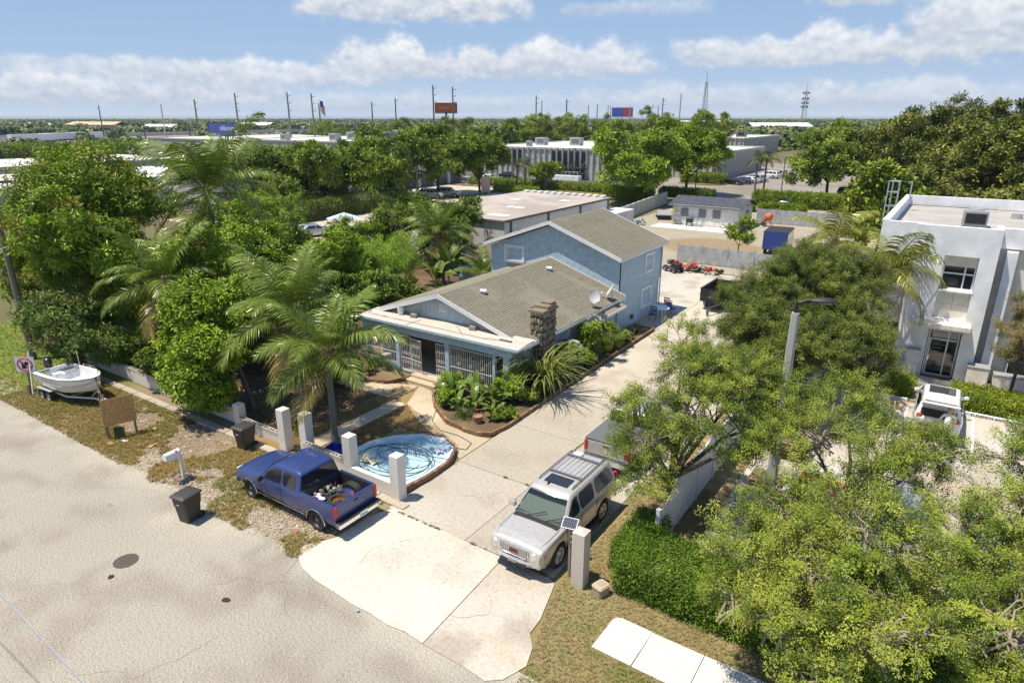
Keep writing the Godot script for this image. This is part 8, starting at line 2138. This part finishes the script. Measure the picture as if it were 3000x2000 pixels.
func lamp_pole(x: float, z: float, h: float, label: String, arm := 1.2) -> void:
	var o := thing("lot_lamp", label, "lamp post", V3(x, 0, z), 0, "lamp posts in the lots"); part(o, "shaft", tubemesh([Vector3.ZERO, V3(0, h, 0)], [.09, .06], 8), M.black); part(o, "head", cboxmesh(V3(.7, .14, .35), V3(.3, h, 0), .03), M.black); part(o, "arm", tubemesh([V3(0, h - .1, 0), V3(arm, h, 0)], [.04], 5), M.black)

func build_far() -> void:
	var mid := leaf_cluster("mid", 22, .5, .22, .62, 21, .2); var G := [Color(.085, .105, .016), Color(.105, .13, .02), Color(.125, .15, .02), Color(.07, .09, .014)]
	var t := func(lb, x, z, h, w, yb, n, tints, grp, off = Vector3.ZERO, nl = 8): tree("shade_tree", lb, V3(x, 0, z), h, w, yb, n, mid, tints, 1.0, grp, nl, .5, off)
	var rg := "shade trees in the rear lots"
	t.call("umbrella shaped tree with a forked trunk in front of the roll up doors", -77.4, -76.5, 10.8, 14.5, 1.6, 1900, G, rg, V3(-1, 0, 1)); t.call("wide low tree left of the forked trunk tree", -82.5, -65.2, 9.6, 18.0, .9, 2600, G, rg); t.call("tall dark tree behind the parked grey cars", -77.4, -91.4, 13.0, 13.5, 2.2, 2000, G, rg, V3(-1.5, 0, 0)); t.call("rounded tree beside the estate sign", -74.5, -99.8, 10.4, 10.0, 3.0, 1200, G, rg)
	t.call("big spreading tree behind the blue house beside the block wall", -40.6, -99.7, 11.2, 13.5, 1.8, 2100, FRESH, rg, V3(-2.6, 0, -1)); t.call("tall spreading tree in front of the ribbed warehouse side", -41.1, -115.9, 12.8, 12.5, 2.8, 2000, FRESH, rg); t.call("broad tree on the lawn strip beside the rear parking lot", -19.7, -126.7, 12.0, 14.5, 2.4, 2100, OAK, rg)
	t.call("pine like tree left of the office roof ladder", -6.2, -72.6, 9.0, 6.5, .5, 1500, OAK, rg, Vector3.ZERO, 9)
	var k := 0
	for q in [[-3.0, -112, 14.5, 13, "nearest"], [3.5, -104, 13.5, 12, "second"], [8.5, -96, 13.0, 12, "rightmost"], [-9.5, -128, 14.5, 14, "leftmost"], [1.0, -132, 16, 14, "middle rear"], [10, -122, 16.5, 15, "right rear"], [-2.5, -86, 7.5, 8, "low front"], [4.5, -82, 7.0, 8, "low right"]]: t.call("%s of the tall dark trees behind the office" % q[4], q[0], q[1], q[2], q[3], .4, 1700 if q[2] > 10 else 900, PINE, "tall trees behind the office", Vector3.ZERO, 11)
	for i in 10:
		var x := -146.0 + i * 9.2; t.call("canopy tree number %s from the left behind the centre warehouse" % ["one", "two", "three", "four", "five", "six", "seven", "eight", "nine", "ten"][i], x, -192 - (i % 3) * 9.0, 11.5 + (i * 7 % 5), 13.0, 1.0, 620, G if i % 2 else OAK, "canopy trees behind the centre warehouse")
	for q in [[-119, -98, 8.4, 9, "pale yellow green tree before the left warehouse"], [-232, -205, 12, 24, "wide tree beyond the left warehouse roof"], [-196, -206, 13, 20, "tree behind the left rooftop units"], [-170, -214, 14, 18, "tree right of the left warehouse"], [-100, -60, 6.5, 9, "round tree beside the white shed roofs"]]: t.call(q[4], q[0], q[1], q[2], q[3], .8, 800, [FRESH, G, G, G, FRESH, G, G][k], rg); k += 1
	# small palms
	palm("small_palm", "cabbage palm left of the warehouse stair", V3(-69.9, 0, -105.3), V3(-69.9, 4.6, -105.3), .22, 14, 2.0, Color(.13, .15, .05), 2, false, "small palms"); palm("small_palm", "cabbage palm behind the first one", V3(-69.3, 0, -107.0), V3(-69.0, 4.9, -107.2), .22, 14, 2.0, Color(.12, .15, .045), 4, false, "small palms"); palm("small_palm", "short cabbage palm nearest the lot lamp", V3(-66.5, 0, -110.0), V3(-66.5, 3.6, -110.0), .22, 14, 1.9, Color(.12, .15, .045), 6, false, "small palms")
	for q in [[-32.0, -127.0, 6.0, "left royal palm at the rear lot entrance"], [-31.0, -129.3, 5.8, "middle royal palm at the rear lot entrance"], [-30.8, -165, 7.5, "royal palm far along the rear lot"], [-44.5, -143, 3.6, "young palm on the planted island"], [-46.0, -146, 3.4, "second young palm on the planted island"]]: palm("royal_palm", q[3], V3(q[0], 0, q[1]), V3(q[0], q[2], q[1]), .2, 13, 2.6, Color(.11, .14, .035), 2, false, "royal palms in the rear lot")
	t.call("small crooked tree by the warehouse lot", -67.5, -111.6, 4.8, 5.0, 2.0, 350, OAK, rg)
	# hedges
	var hc := leaf_cluster("hedge_far", 16, .22, .12, .3, 22, 0.0); var hg := "clipped hedges in the rear lots"
	hedge("long clipped hedge along the dark warehouse lot", V3(-66, 0, -112.2), V3(40, 1.3, 1.5), 1600, hc, FRESH, 1.0, hg); hedge("tall clipped hedge left of the spreading tree", V3(-46.5, 0, -103.6), V3(8, 2.0, 2.2), 900, hc, FRESH, 1.0, hg); hedge("clipped hedge under the tall spreading tree", V3(-40, 0, -113.6), V3(9, 1.3, 1.8), 600, hc, HEDGE, 1.0, hg); hedge("tall clipped hedge at the rear lot entrance", V3(-21.2, 0, -109.6), V3(12.5, 2.0, 2.0), 1300, hc, FRESH, 1.0, hg); hedge("low hedge behind the screened fence", V3(-21.4, 0, -101.5), V3(6, 1.1, 1.4), 450, hc, FRESH, 1.0, hg); hedge("small hedge beside the garage gable", V3(-27.5, 0, -101.5), V3(4, 1.2, 1.4), 300, hc, FRESH, 1.0, hg)
	hedge("dark hedge behind the striped umbrella", V3(-72.6, 0, -66.0), V3(2.0, 2.3, 24), 1600, hc, DARKG, 1.0, hg); hedge("hedge beside the estate sign", V3(-68.5, 0, -103), V3(9, 1.0, 1.6), 400, hc, FRESH, 1.0, hg); hedge("shrub bed on the planted island", V3(-46.0, 0, -140.5), V3(8, 1.8, 4), 900, hc, OAK, 1.1, hg); hedge("bright green shrub row along the frontage road at far left", V3(-250, 0, -95), V3(9, 4.5, 60), 900, hc, FRESH, 3.0, hg, -.5); hedge("bright hedge at the far left garden edge", V3(-52, 0, -38), V3(6, 1.6, 3), 700, hc, FRESH, 1.0, hg)
	# warehouses
	precast("centre ribbed concrete warehouse with dark louvred windows", -100, -63.5, -178, -133.5, 6.7, [["z", -133.45, -99.0, -63.6, [[-96.5, -87.5, 3.0, 6.0], [-79.6, -70.4, 2.6, 5.9]]]], M.roof_white)
	precast("ribbed grey warehouse beside the rear parking lot", -66, -46.4, -188, -150, 5.9, [["x", -46.35, -187.5, -150.0, []], ["z", -149.95, -65.5, -46.6, []]], M.roof_white); precast("farther ribbed warehouse beyond the rear lot", -100, -66, -290, -240, 6.5, [["x", -65.95, -289, -241, []], ["z", -239.95, -99, -66, []]], M.roof_white); precast("left ribbed warehouse with rooftop units", -196, -150, -196, -134, 6.7, [["x", -149.95, -195, -135, [[-186, -176, 2.5, 5.8], [-165, -155, 2.5, 5.8]]]], M.roof_white)
	precast("ribbed warehouse at the end of the rear lot", -25.5, 6, -250, -212, 6.3, [["z", -211.95, -25, 6, []]], M.roof_white); precast("low long warehouse far left of centre", -262, -205, -200, -140, 6.0, [["x", -204.95, -199, -141, []]], M.roof_white)
	# entrance porch of the centre warehouse
	var o := thing("entrance_canopy", "dark flat canopy over the warehouse loading entrance", "canopy", V3(-75, 0, -132.6)); part(o, "slab", boxmesh(V3(10, .2, 2.0), V3(0, 2.5, 0)), M.dark); part(o, "glazing", boxmesh(V3(8.6, 2.0, .1), V3(0, 1.3, -.75)), M.win_dark)
	for x in [-4.2, -1.4, 1.4, 4.2]: part(o, "brace", tubemesh([V3(x, 2.6, .8), V3(x + .4, 3.9, -.6)], [.06], 5), M.dark_grey)
	o = thing("loading_ramp", "pale blue loading steps with railings at the warehouse", "ramp", V3(-75, 0, -130.8)); part(o, "platform", boxmesh(V3(9.5, 1.0, 1.6), V3(0, .5, 0)), M.office_white)
	for k2 in 5: part(o, "step", boxmesh(V3(.35, 1.0 - k2 * .2, 1.6), V3(-4.95 - k2 * .35, .5 - k2 * .1, 0)), M.office_white)
	for k2 in 10: part(o, "baluster", boxmesh(V3(.06, .9, .06), V3(-4.5 + k2, 1.45, .75)), M.trim_white)
	part(o, "rail", boxmesh(V3(9.5, .07, .07), V3(0, 1.9, .75)), M.trim_white)
	# rooftop units
	k = 0
	for q in [[-92, -150, 2.8, 1.7, 2, "leftmost on the centre warehouse roof"], [-90, -141, 1.2, 1.2, 1.2, "small one left on the centre warehouse roof"], [-83, -152, 3.0, 1.8, 2, "second on the centre warehouse roof"], [-72.5, -149, 3.0, 1.8, 2, "third on the centre warehouse roof"], [-66.5, -142, 1.4, 1.4, 1.4, "small one right on the centre warehouse roof"], [-160, -142, 3, 2, 2.4, "nearest on the left warehouse roof"], [-163, -152, 3.4, 2.2, 2.4, "second on the left warehouse roof"], [-158, -163, 3.6, 2.2, 2.4, "third on the left warehouse roof"], [-166, -176, 3.6, 2.4, 2.4, "fourth on the left warehouse roof"], [-157, -186, 3.2, 2.0, 2.4, "farthest on the left warehouse roof"], [-75, -246, 3.4, 2, 2.4, "left one on the far ribbed warehouse roof"], [-72, -258, 3.4, 2, 2.4, "right one on the far ribbed warehouse roof"], [-178, -138, 2.6, 1.6, 2, "dark one at the left warehouse edge"]]:
		roof_unit(V3(q[0], 6.4 if q[1] > -230 else 6.2, q[1]), V3(q[2], q[3], q[4]), "grey rooftop air conditioner, " + q[5], k % 4 == 3); k += 1
	b_tank(V3(-57, 5.6, -172))
	# garages with roll up doors
	o = thing("garage_row", "long pale garage block with dark roll up doors", "building"); part(o, "wall", boxmesh(V3(22, 5.0, 58), V3(-101, 2.5, -84)), M.panel_grey); part(o, "roof", boxmesh(V3(22.6, .3, 58.6), V3(-101, 5.1, -84)), M.roof_white)
	for k2 in 12:
		var z := -112.0 + k2 * 4.6; var d := Node3D.new(); d.name = "roll_up_door"; o.add_child(d, true); part(d, "curtain", boxmesh(V3(.1, 3.0, 3.3), V3(-89.98, 1.5, z)), mat("door_slate", Color(.11, .13, .16), .6) if not M.has("door_slate") else M.door_slate)
		for j in 8: part(d, "slat", boxmesh(V3(.05, .05, 3.3), V3(-89.92, .3 + j * .36, z)), M.dark_grey)
		part(o, "pier", boxmesh(V3(.3, 4.8, .7), V3(-89.9, 2.4, z + 2.3)), M.wall_white)
	for q in [[-110, -30, -64, 22, 4.9, "long white roofed shed nearest behind the mango tree"], [-148, -38, -78, 24, 5.2, "second long white roofed shed behind the mango tree"]]:
		o = thing("white_shed", q[5], "building", V3(q[0], 0, (q[1] + q[2]) / 2.0), 0, "white roofed sheds"); var l: float = q[1] - q[2]; part(o, "wall", boxmesh(V3(q[3], q[4] - .5, l), V3(0, (q[4] - .5) / 2, 0)), M.panel_grey); part(o, "roof", boxmesh(V3(q[3] + .6, .14, l + .6), V3(0, q[4], 0)), M.roof_white)
		for s in [-1, 1]: part(o, "fascia", boxmesh(V3(.1, .5, l + .6), V3(s * (q[3] / 2 + .32), q[4] - .25, 0)), M.panel_grey); part(o, "fascia", boxmesh(V3(q[3] + .7, .5, .1), V3(0, q[4] - .25, s * (l / 2 + .32))), M.panel_grey)
		for k2 in 6: part(o, "door", boxmesh(V3(.1, 2.6, 3.0), V3(q[3] / 2 + .04, 1.3, -l / 2 + 3 + k2 * (l - 6) / 5.0)), M.dark_grey)
	# parked cars
	var P := [M.paint_white, M.paint_silver, M.paint_black, M.paint_grey, M.paint_navy, M.paint_champagne]
	var cg := "cars parked in the rear lots"; k = 0
	for q in [["suv", -76.6, -69.0, .5, 1, "silver SUV under the hedge nearest the dumpster"], ["suv", -75.9, -71.8, .5, 3, "grey SUV right of the silver one by the hedge"], ["suv", -75.0, -79.6, .4, 1, "silver SUV below the timber pole"], ["sedan", -76.4, -84.6, .4, 4, "dark blue sedan behind the timber pole"], ["suv", -75.8, -87.6, .4, 5, "champagne SUV behind the dark sedan"], ["suv", -74.8, -91.0, .4, 3, "grey SUV beside the tall dark tree trunk"], ["sedan", -62.2, -51.0, 1.2, 1, "silver blue sedan half hidden by palm fronds"], ["sedan", -86.5, -119.6, 0, 0, "white sedan at the left of the dark lot"], ["sedan", -86.8, -127.4, 0, 2, "black sedan near the warehouse stair"], ["sedan", -93, -118, 0, 1, "silver sedan behind the rounded tree"], ["sedan", -39.9, -141.2, 2.8, 2, "dark sedan nearest on the planted island"], ["sedan", -38.9, -143.6, 2.8, 4, "blue sedan second from the planted island"], ["sedan", -38.3, -146.2, 2.8, 0, "white sedan third from the planted island"], ["suv", -38.0, -149.0, 2.8, 1, "silver SUV fourth from the planted island"], ["sedan", -37.8, -152.0, 2.8, 0, "white sedan fifth from the planted island"], ["suv", -37.5, -161.0, 2.8, 0, "white SUV sixth from the planted island"], ["suv", -37.2, -166.0, 2.8, 3, "grey SUV farthest of the island row"], ["suv", -33, -182, 1.5, 0, "white SUV far along the rear lot"], ["sedan", -30, -190, 1.5, 2, "dark sedan far along the rear lot"], ["sedan", -22.5, -196, 1.5, 0, "white sedan by the end warehouse"], ["suv", -17.2, -131.5, 1.3, 4, "blue car under the broad lawn tree"], ["sedan", -12.0, -129.0, 1.3, 2, "dark car right of the broad lawn tree"], ["sedan", -21.5, -105.0, 0, 4, "blue car passing behind the screened fence"]]:
		car(q[0], P[q[4]], V3(q[1], .035, q[2]), q[3], q[5], cg)
	var hg2 := "traffic on the highway"
	for q in [["suv", -444, -158, 0, "white SUV at the far left of the highway"], ["sedan", -331, -127, 2, "dark car on the frontage road left"], ["sedan", -337, -136, 0, "white car on the frontage road"], ["sedan", -349, -143, 4, "blue car on the frontage road"], ["sedan", -381, -164, 0, "white car before the yellow warning sign"], ["van", -369, -190, 0, "white van behind the mango tree top"], ["sedan", -470, -330, 3, "grey car on the highway by the white shed"], ["suv", -478, -365, 0, "white SUV on the highway left of the van"], ["van", -470, -392, 0, "white van on the highway beside the flag"]]: car(q[0], P[q[3]], V3(q[1], .06, q[2]), PI / 2, q[4], hg2).scale = Vector3.ONE * 1.35
	o = thing("box_truck", "white box truck on the highway beside the billboard", "truck", V3(-408, .05, -283), PI / 2 + .1); part(o, "box_body", cboxmesh(V3(9, 3.6, 2.8), V3(-1.5, 2.9, 0), .05), M.roof_white); part(o, "cab", cboxmesh(V3(2.4, 2.6, 2.5), V3(4.6, 1.9, 0), .3), M.paint_white); part(o, "windscreen", boxmesh(V3(.05, .9, 2.1), V3(5.82, 2.4, 0)), M.win_dark); part(o, "stripe", boxmesh(V3(4, .9, .04), V3(-1.5, 3.6, 1.43)), M.paint_navy)
	for x in [-4.5, 4.3]:
		for s in [-1, 1]: put_wheel(o, wheel_meshes(.55, .3, 0), V3(x, .55, s * 1.2), s, M.mid_grey)
	for q in [[-430, -166, 26, "long white trailer left in the highway yard"], [-446, -186, 24, "middle white trailer in the highway yard"], [-460, -208, 24, "right white trailer in the highway yard"]]:
		o = thing("white_trailer", q[3], "trailer", V3(q[0], .05, q[1]), PI / 2 + .35, "white trailers by the highway"); part(o, "box_body", boxmesh(V3(q[2], 3.6, 3), V3(0, 2.6, 0)), M.office_white); part(o, "running_gear", boxmesh(V3(q[2] * .9, .7, 2.4), V3(0, .45, 0)), M.dark)
	o = thing("highway_wall", "long concrete barrier wall of the highway", "wall")
	for k2 in 16: part(o, "panel", boxmesh(V3(1, 2.6, 39.6), V3(-498 - k2 * 4.0, 1.3, -150 - k2 * 39.8)), M.panel_grey)
	for q in [[-590, -330, 26, 5, 12, "tan flat roofed building beyond the highway"], [-575, -415, 30, 6, 16, "white roofed shed beyond the highway"], [-640, -300, 44, 7, 20, "orange roofed building among the far trees"], [-700, -120, 60, 6, 20, "pale building at the far left horizon"], [-330, -990, 70, 6, 20, "far blue grey roof below the lattice tower"], [-120, -520, 40, 7, 24, "white roofed hall beyond the rear lot"]]:
		o = thing("far_building", q[5], "building", V3(q[0], 0, q[1]), .5, "far buildings"); part(o, "wall", boxmesh(V3(q[2], q[3], q[4]), V3(0, q[3] / 2.0, 0)), mat("tan", Color(.5, .40, .28), .9) if not M.has("tan") else M.tan); var rb := B.new(); var hx: float = q[2] / 2.0 + .8; var hz2: float = q[4] / 2.0 + .8; var y0: float = q[3]
		rb.quad(V3(-hx, y0, hz2), V3(hx, y0, hz2), V3(hx, y0 + 2.5, 0), V3(-hx, y0 + 2.5, 0)); rb.quad(V3(hx, y0, -hz2), V3(-hx, y0, -hz2), V3(-hx, y0 + 2.5, 0), V3(hx, y0 + 2.5, 0)); part(o, "roof", rb.mesh(), M.roof_white if q[0] != -640 else mat("roof_tan", Color(.6, .42, .28), .9))
		for w in 5: part(o, "window", boxmesh(V3(q[2] * .08, 1.6, .1), V3((w - 2) * q[2] * .18, q[3] * .5, q[4] / 2.0 + .04)), M.win_dark)
	# poles with labels by their order along the skyline
	k = 0
	for q in [[-447, -212, 20, 2], [-381, -214, 20, 0], [-265, -163, 20, 2], [-242, -166, 22, 3], [-217, -171, 22, 3], [-219, -184, 22, 3], [-284, -243, 20, 1], [-246, -243, 20, 1], [-237, -250, 22, 1], [-195, -229, 26, 3], [-198, -246, 26, 4], [-197, -315, 24, 2], [-207, -337, 22, 0], [-179, -316, 22, 1], [-203, -386, 20, 0], [-174, -341, 20, 0], [-193, -393, 20, 0], [-197, -405, 20, 0], [-187, -412, 20, 0], [-167, -410, 20, 0], [-157, -392, 24, 2], [-144, -386, 26, 0], [-250, -235, 12, 1], [-300, -180, 11, 1], [-320, -170, 11, 1]]:
		power_pole(q[0], q[1], q[2], "tall power pole %s counted from the left on the skyline" % ["first", "second", "third", "fourth", "fifth", "sixth", "seventh", "eighth", "ninth", "tenth", "eleventh", "twelfth", "thirteenth", "fourteenth", "fifteenth", "sixteenth", "seventeenth", "eighteenth", "nineteenth", "twentieth", "twenty first", "twenty second", "low first", "low second", "low third"][k], q[3]); k += 1
	lamp_pole(-72.0, -130.6, 6.8, "dark lamp post before the centre warehouse"); lamp_pole(-39.1, -115.2, 5.2, "dark lamp post right of the tall spreading tree"); lamp_pole(-27.7, -128.7, 6.4, "dark lamp post at the rear lot entrance"); lamp_pole(-48, -190, 7, "lamp post at the end of the ribbed side wall")
	o = thing("utility_pole", "short timber pole with a wire in the middle garden", "utility pole", V3(-73.0, 0, -81.0)); part(o, "shaft", tubemesh([Vector3.ZERO, V3(0, 5.4, 0)], [.2, .16], 8), M.timber_grey)
	solo("overhead_wire", tubemesh([V3(-73, 5.0, -81), V3(-62, 3.5, -56), V3(-55, 3.4, -38)], [.02], 4), M.black, "sagging service wire from the short timber pole", "wire")
	# billboards, flag, masts
	for q in [[-239, -291, 20.5, 12, 5.2, Color(.55, .10, .02), "orange billboard on a single dark column", .7], [-373, -800, 24, 26, 11, Color(.06, .10, .5), "far blue and red billboard above the tree line", .45], [-255, -167, 11.2, 10, 8.2, Color(.06, .09, .3), "blue billboard behind the tall dark palm", 1.0]]:
		o = thing("billboard", q[6], "billboard", V3(q[0], 0, q[1]), q[7], "billboards"); part(o, "panel", boxmesh(V3(q[3], q[4], .5), V3(0, q[2] - q[4] / 2, 0)), M.dark); var face := StandardMaterial3D.new(); face.albedo_color = lin(q[5].r, q[5].g, q[5].b); face.roughness = .6; part(o, "poster", boxmesh(V3(q[3] - .4, q[4] - .4, .06), V3(0, q[2] - q[4] / 2, .28)), face); part(o, "column", tubemesh([Vector3.ZERO, V3(0, q[2] - q[4], 0)], [.6], 10), M.steel_dark); part(o, "catwalk", boxmesh(V3(q[3], .2, 1.0), V3(0, q[2] - q[4] - .2, .5)), M.steel_dark)
		if q[0] == -373: part(o, "poster_part", boxmesh(V3(q[3] * .45, q[4] - .6, .05), V3(q[3] * .24, q[2] - q[4] / 2, .33)), M.paint_red)
		if q[0] == -239: part(o, "poster_part", boxmesh(V3(q[3] * .5, 1.2, .05), V3(-1, q[2] - q[4] / 2, .33)), mat("ad_amber", Color(.55, .25, .05), .6))
		if q[0] == -255: var tm := TextMesh.new(); tm.text = "illion"; tm.font_size = 16; tm.pixel_size = .14; tm.depth = .05; part(o, "lettering", tm, M.trim_white, V3(2.0, q[2] - 2.2, .34)); part(o, "poster_part", boxmesh(V3(q[3] * .95, 2.2, .05), V3(0, q[2] - q[4] + 1.5, .33)), M.trim_white)
	o = thing("flag_pole", "flag pole with a striped red and white flag", "flag", V3(-262, 0, -225), .6); part(o, "pole", tubemesh([Vector3.ZERO, V3(0, 21, 0)], [.18, .1], 8), M.galv)
	for k2 in 13:
		var b := B.new(); var rows := []
		for i in 7: rows.append([V3(.1 + i * .45 * .75, 20.6 - i * .5 - k2 * .36, sin(i * 1.1) * .3), V3(.1 + i * .45 * .75, 20.6 - i * .5 - (k2 + 1) * .36, sin(i * 1.1) * .3)])
		b.grid(rows); part(o, "stripe", b.mesh(30), M.paint_red if k2 % 2 == 0 else M.white_cloth)
	var cb := B.new(); cb.box(V3(.75, 19.1, .05), V3(1.2, 2.6, .75)); part(o, "canton", cb.mesh(), M.fabric_blue)
	for q in [[-293, -871, 60, 5.0, "slender lattice radio mast right of centre", 0], [-253, -1269, 60, 6.0, "lattice telecom tower with antenna rings", 1]]:
		o = thing("lattice_tower", q[4], "tower", V3(q[0], 0, q[1]), 0, "lattice towers"); var bw: float = q[3]; var H2: float = q[2]
		for i in 3:
			var a := TAU * i / 3.0; part(o, "leg", tubemesh([V3(cos(a) * bw, 0, sin(a) * bw), V3(cos(a) * bw * .3, H2 * .92, sin(a) * bw * .3)], [.34], 5), M.mid_grey)
		for k2 in 14:
			var u0 := k2 / 14.0; var u1 := (k2 + 1) / 14.0; var b := B.new()
			for i in 3:
				var a := TAU * i / 3.0; var a2 := TAU * (i + 1) / 3.0; var r0 := bw * (1 - .7 * u0); var r1 := bw * (1 - .7 * u1)
				b.tube([V3(cos(a) * r0, H2 * .92 * u0, sin(a) * r0), V3(cos(a2) * r1, H2 * .92 * u1, sin(a2) * r1)], [.2], 4); b.tube([V3(cos(a) * r1, H2 * .92 * u1, sin(a) * r1), V3(cos(a2) * r1, H2 * .92 * u1, sin(a2) * r1)], [.16], 4)
			part(o, "bracing", b.mesh(), M.mid_grey)
		part(o, "antenna", tubemesh([V3(0, H2 * .92, 0), V3(0, H2 * 1.12, 0)], [.3], 5), M.mid_grey)
		if q[5] == 1:
			for y in [52.0, 43.0, 36.0, 30.0]:
				for i in 9: part(o, "panel_antenna", boxmesh(V3(1.0, 3.4, 1.0), V3(cos(TAU * i / 9.0) * 5.2, y, sin(TAU * i / 9.0) * 5.2)), M.dark_grey)
	# dumpster, umbrella, estate sign, end truck
	o = thing("dumpster", "green dumpster before the roll up doors", "dumpster", V3(-87.2, .03, -71.4), .1); part(o, "bin", cboxmesh(V3(2.0, 1.5, 3.4), V3(0, .85, 0), .05), mat("dump_green", Color(.05, .11, .04), .6)); part(o, "lid", boxmesh(V3(2.1, .08, 3.5), V3(0, 1.64, 0)), M.dump_green); part(o, "notice", boxmesh(V3(.02, .5, .6), V3(1.01, 1.0, .2)), M.trim_white)
	o = thing("garden_umbrella", "blue and white striped umbrella before the dark hedge", "umbrella", V3(-61.0, 0, -54.5)); part(o, "pole", tubemesh([Vector3.ZERO, V3(0, 2.4, 0)], [.04], 6), M.galv)
	for k2 in 12:
		var b := B.new(); var a := TAU * k2 / 12; var a2 := TAU * (k2 + 1) / 12; b.tri(V3(0, 2.45, 0), V3(cos(a2) * 2.1, 1.8, sin(a2) * 2.1), V3(cos(a) * 2.1, 1.8, sin(a) * 2.1)); part(o, "panel", b.mesh(), M.white_cloth if k2 % 2 else mat("umb_blue", Color(.25, .36, .55), .8) if not M.has("umb_blue") else M.umb_blue)
	o = thing("estate_sign", "pale arched estate sign at the lot corner", "sign", V3(-72.5, 0, -98.9), .6); part(o, "panel", cboxmesh(V3(1.6, 2.4, .2), V3(0, 1.7, 0), .05), mat("sign_pink", Color(.55, .42, .37), .8)); part(o, "post", boxmesh(V3(.2, .6, .2), V3(-.6, .3, 0)), M.wall_white); part(o, "post", boxmesh(V3(.2, .6, .2), V3(.6, .3, 0)), M.wall_white)
	o = thing("tan_truck", "tan box truck near the end warehouse", "truck", V3(-21.0, .03, -196), PI / 2); part(o, "box_body", boxmesh(V3(7, 3.2, 2.6), V3(-1, 2.4, 0)), M.office_cream); part(o, "cab", cboxmesh(V3(2.2, 2.2, 2.3), V3(3.8, 1.6, 0), .2), M.paint_white); part(o, "running_gear", boxmesh(V3(6.5, .7, 2.2), V3(0, .45, 0)), M.dark)
	struct("kerb_island", slab_mesh(PackedVector2Array(curve_pts([-50.5, -137.5, -44, -136.2, -40.5, -138.5, -41.5, -142, -46, -145, -50.5, -145], 24, true)), 0, .18, Color(.34, .33, .10), .6, 1.5), M.soil)
	for k2 in 9: struct("parking_stripe", boxmesh(V3(.15, .01, 4.8), V3(-90 + k2 * 2.9, .045, -127.2)), M.trim_white)
	# far wood
	var rr := RandomNumberGenerator.new(); rr.seed = 99; var b3 := B.new()
	for i in 260:
		var d := V3(rr.randfn(), absf(rr.randfn()) * .9, rr.randfn()).normalized(); var r := .86 + .2 * sin(d.x * 7) * sin(d.z * 6 + 1) + rr.randf_range(-.1, .08)
		var p := V3(d.x * r, d.y * r * .72 + .05, d.z * r); var s := .15 * rr.randf_range(.7, 1.3); var u := d.cross(V3(rr.randfn(), rr.randfn(), rr.randfn())).normalized(); var n2 := (d + V3(0, .5, 0) + V3(rr.randfn(), rr.randfn(), rr.randfn()) * .4).normalized(); var w2 := n2.cross(u).normalized(); u = w2.cross(n2)
		b3.col = Color.WHITE * rr.randf_range(.75, 1.2); b3.quad(p - u * s, p + w2 * s, p + u * s, p - w2 * s)
	var fm := b3.mesh(); var xf := []; var cs := []
	var tin := [Color(.07, .10, .022), Color(.085, .115, .025), Color(.10, .135, .03), Color(.06, .085, .022), Color(.11, .12, .035)]
	for i in 9000:
		var az := deg_to_rad(rr.randf_range(-78, 11)); var dist := 215.0 * pow(14.8, pow(rr.randf(), .8)); var p := V3(sin(az) * dist, 0, -cos(az) * dist)
		if p.x > -205 and p.x < 8 and p.z > -300 and p.x < 0 and p.z < -100 and not (p.x > -140 and p.x < -100 and p.z < -205): 
			if not (p.z < -255 and p.x < -104): continue
		if p.x > -300 and p.z > -210: continue
		if p.x > -515 - absf(p.z + 150) * .1 and p.x < -315 and p.z > -520 and rr.randf() > .04: continue
		if p.x <= -300 and p.z > -100 and p.x > -420: continue
		var s := rr.randf_range(4.5, 9.0) * (1.0 if dist < 700 else 1.4); var hgt := rr.randf_range(.9, 1.35) * minf(s, 8.5)
		if dist < 420 and p.x > -320: hgt *= .75
		xf.append(Transform3D(Basis(Vector3.UP, rr.randf() * TAU) * Basis.from_scale(V3(s, hgt, s)), p)); var c: Color = tin[rr.randi() % 5]; cs.append(c * 1.45 * rr.randf_range(.85, 1.15))
	var mm := MultiMesh.new(); mm.transform_format = MultiMesh.TRANSFORM_3D; mm.use_colors = true; mm.mesh = fm; mm.instance_count = xf.size()
	for i in xf.size(): mm.set_instance_transform(i, xf[i]); mm.set_instance_color(i, cs[i])
	var mo := MultiMeshInstance3D.new(); mo.name = "distant_woodland"; mo.multimesh = mm; mo.material_override = M.leaf; add_child(mo); tag(mo, "far green woodland reaching to the horizon", "woodland", "", "stuff")
func b_tank(at: Vector3) -> void:
	var o := thing("roof_tank", "white cylinder tank on the ribbed warehouse roof", "tank", at); var b := B.new(); b.xf = Transform3D(Basis(V3(0, 0, 1), PI / 2), V3(0, .9, 0)); b.lathe([Vector2(.001, -1.3), Vector2(.55, -1.2), Vector2(.6, 0), Vector2(.55, 1.2), Vector2(.001, 1.3)], 14); part(o, "shell", b.mesh(50), M.wall_white)
	for x in [-.7, .7]: part(o, "saddle", boxmesh(V3(.2, .5, .9), V3(x, .25, 0)), M.mid_grey)

func _ready() -> void:
	rng.seed = 12345
	nz.seed = 7; nz.frequency = 0.1; nz.fractal_octaves = 4
	stage()
	make_materials()
	build_ground()
	build_house()
	build_fences()
	build_pool()
	build_planters()
	build_yukon()
	build_blue_truck()
	build_other_vehicles()
	build_street_things()
	build_near_plants()
	build_ground_cover()
	build_office()
	build_people()
	build_back_lot()
	build_far()
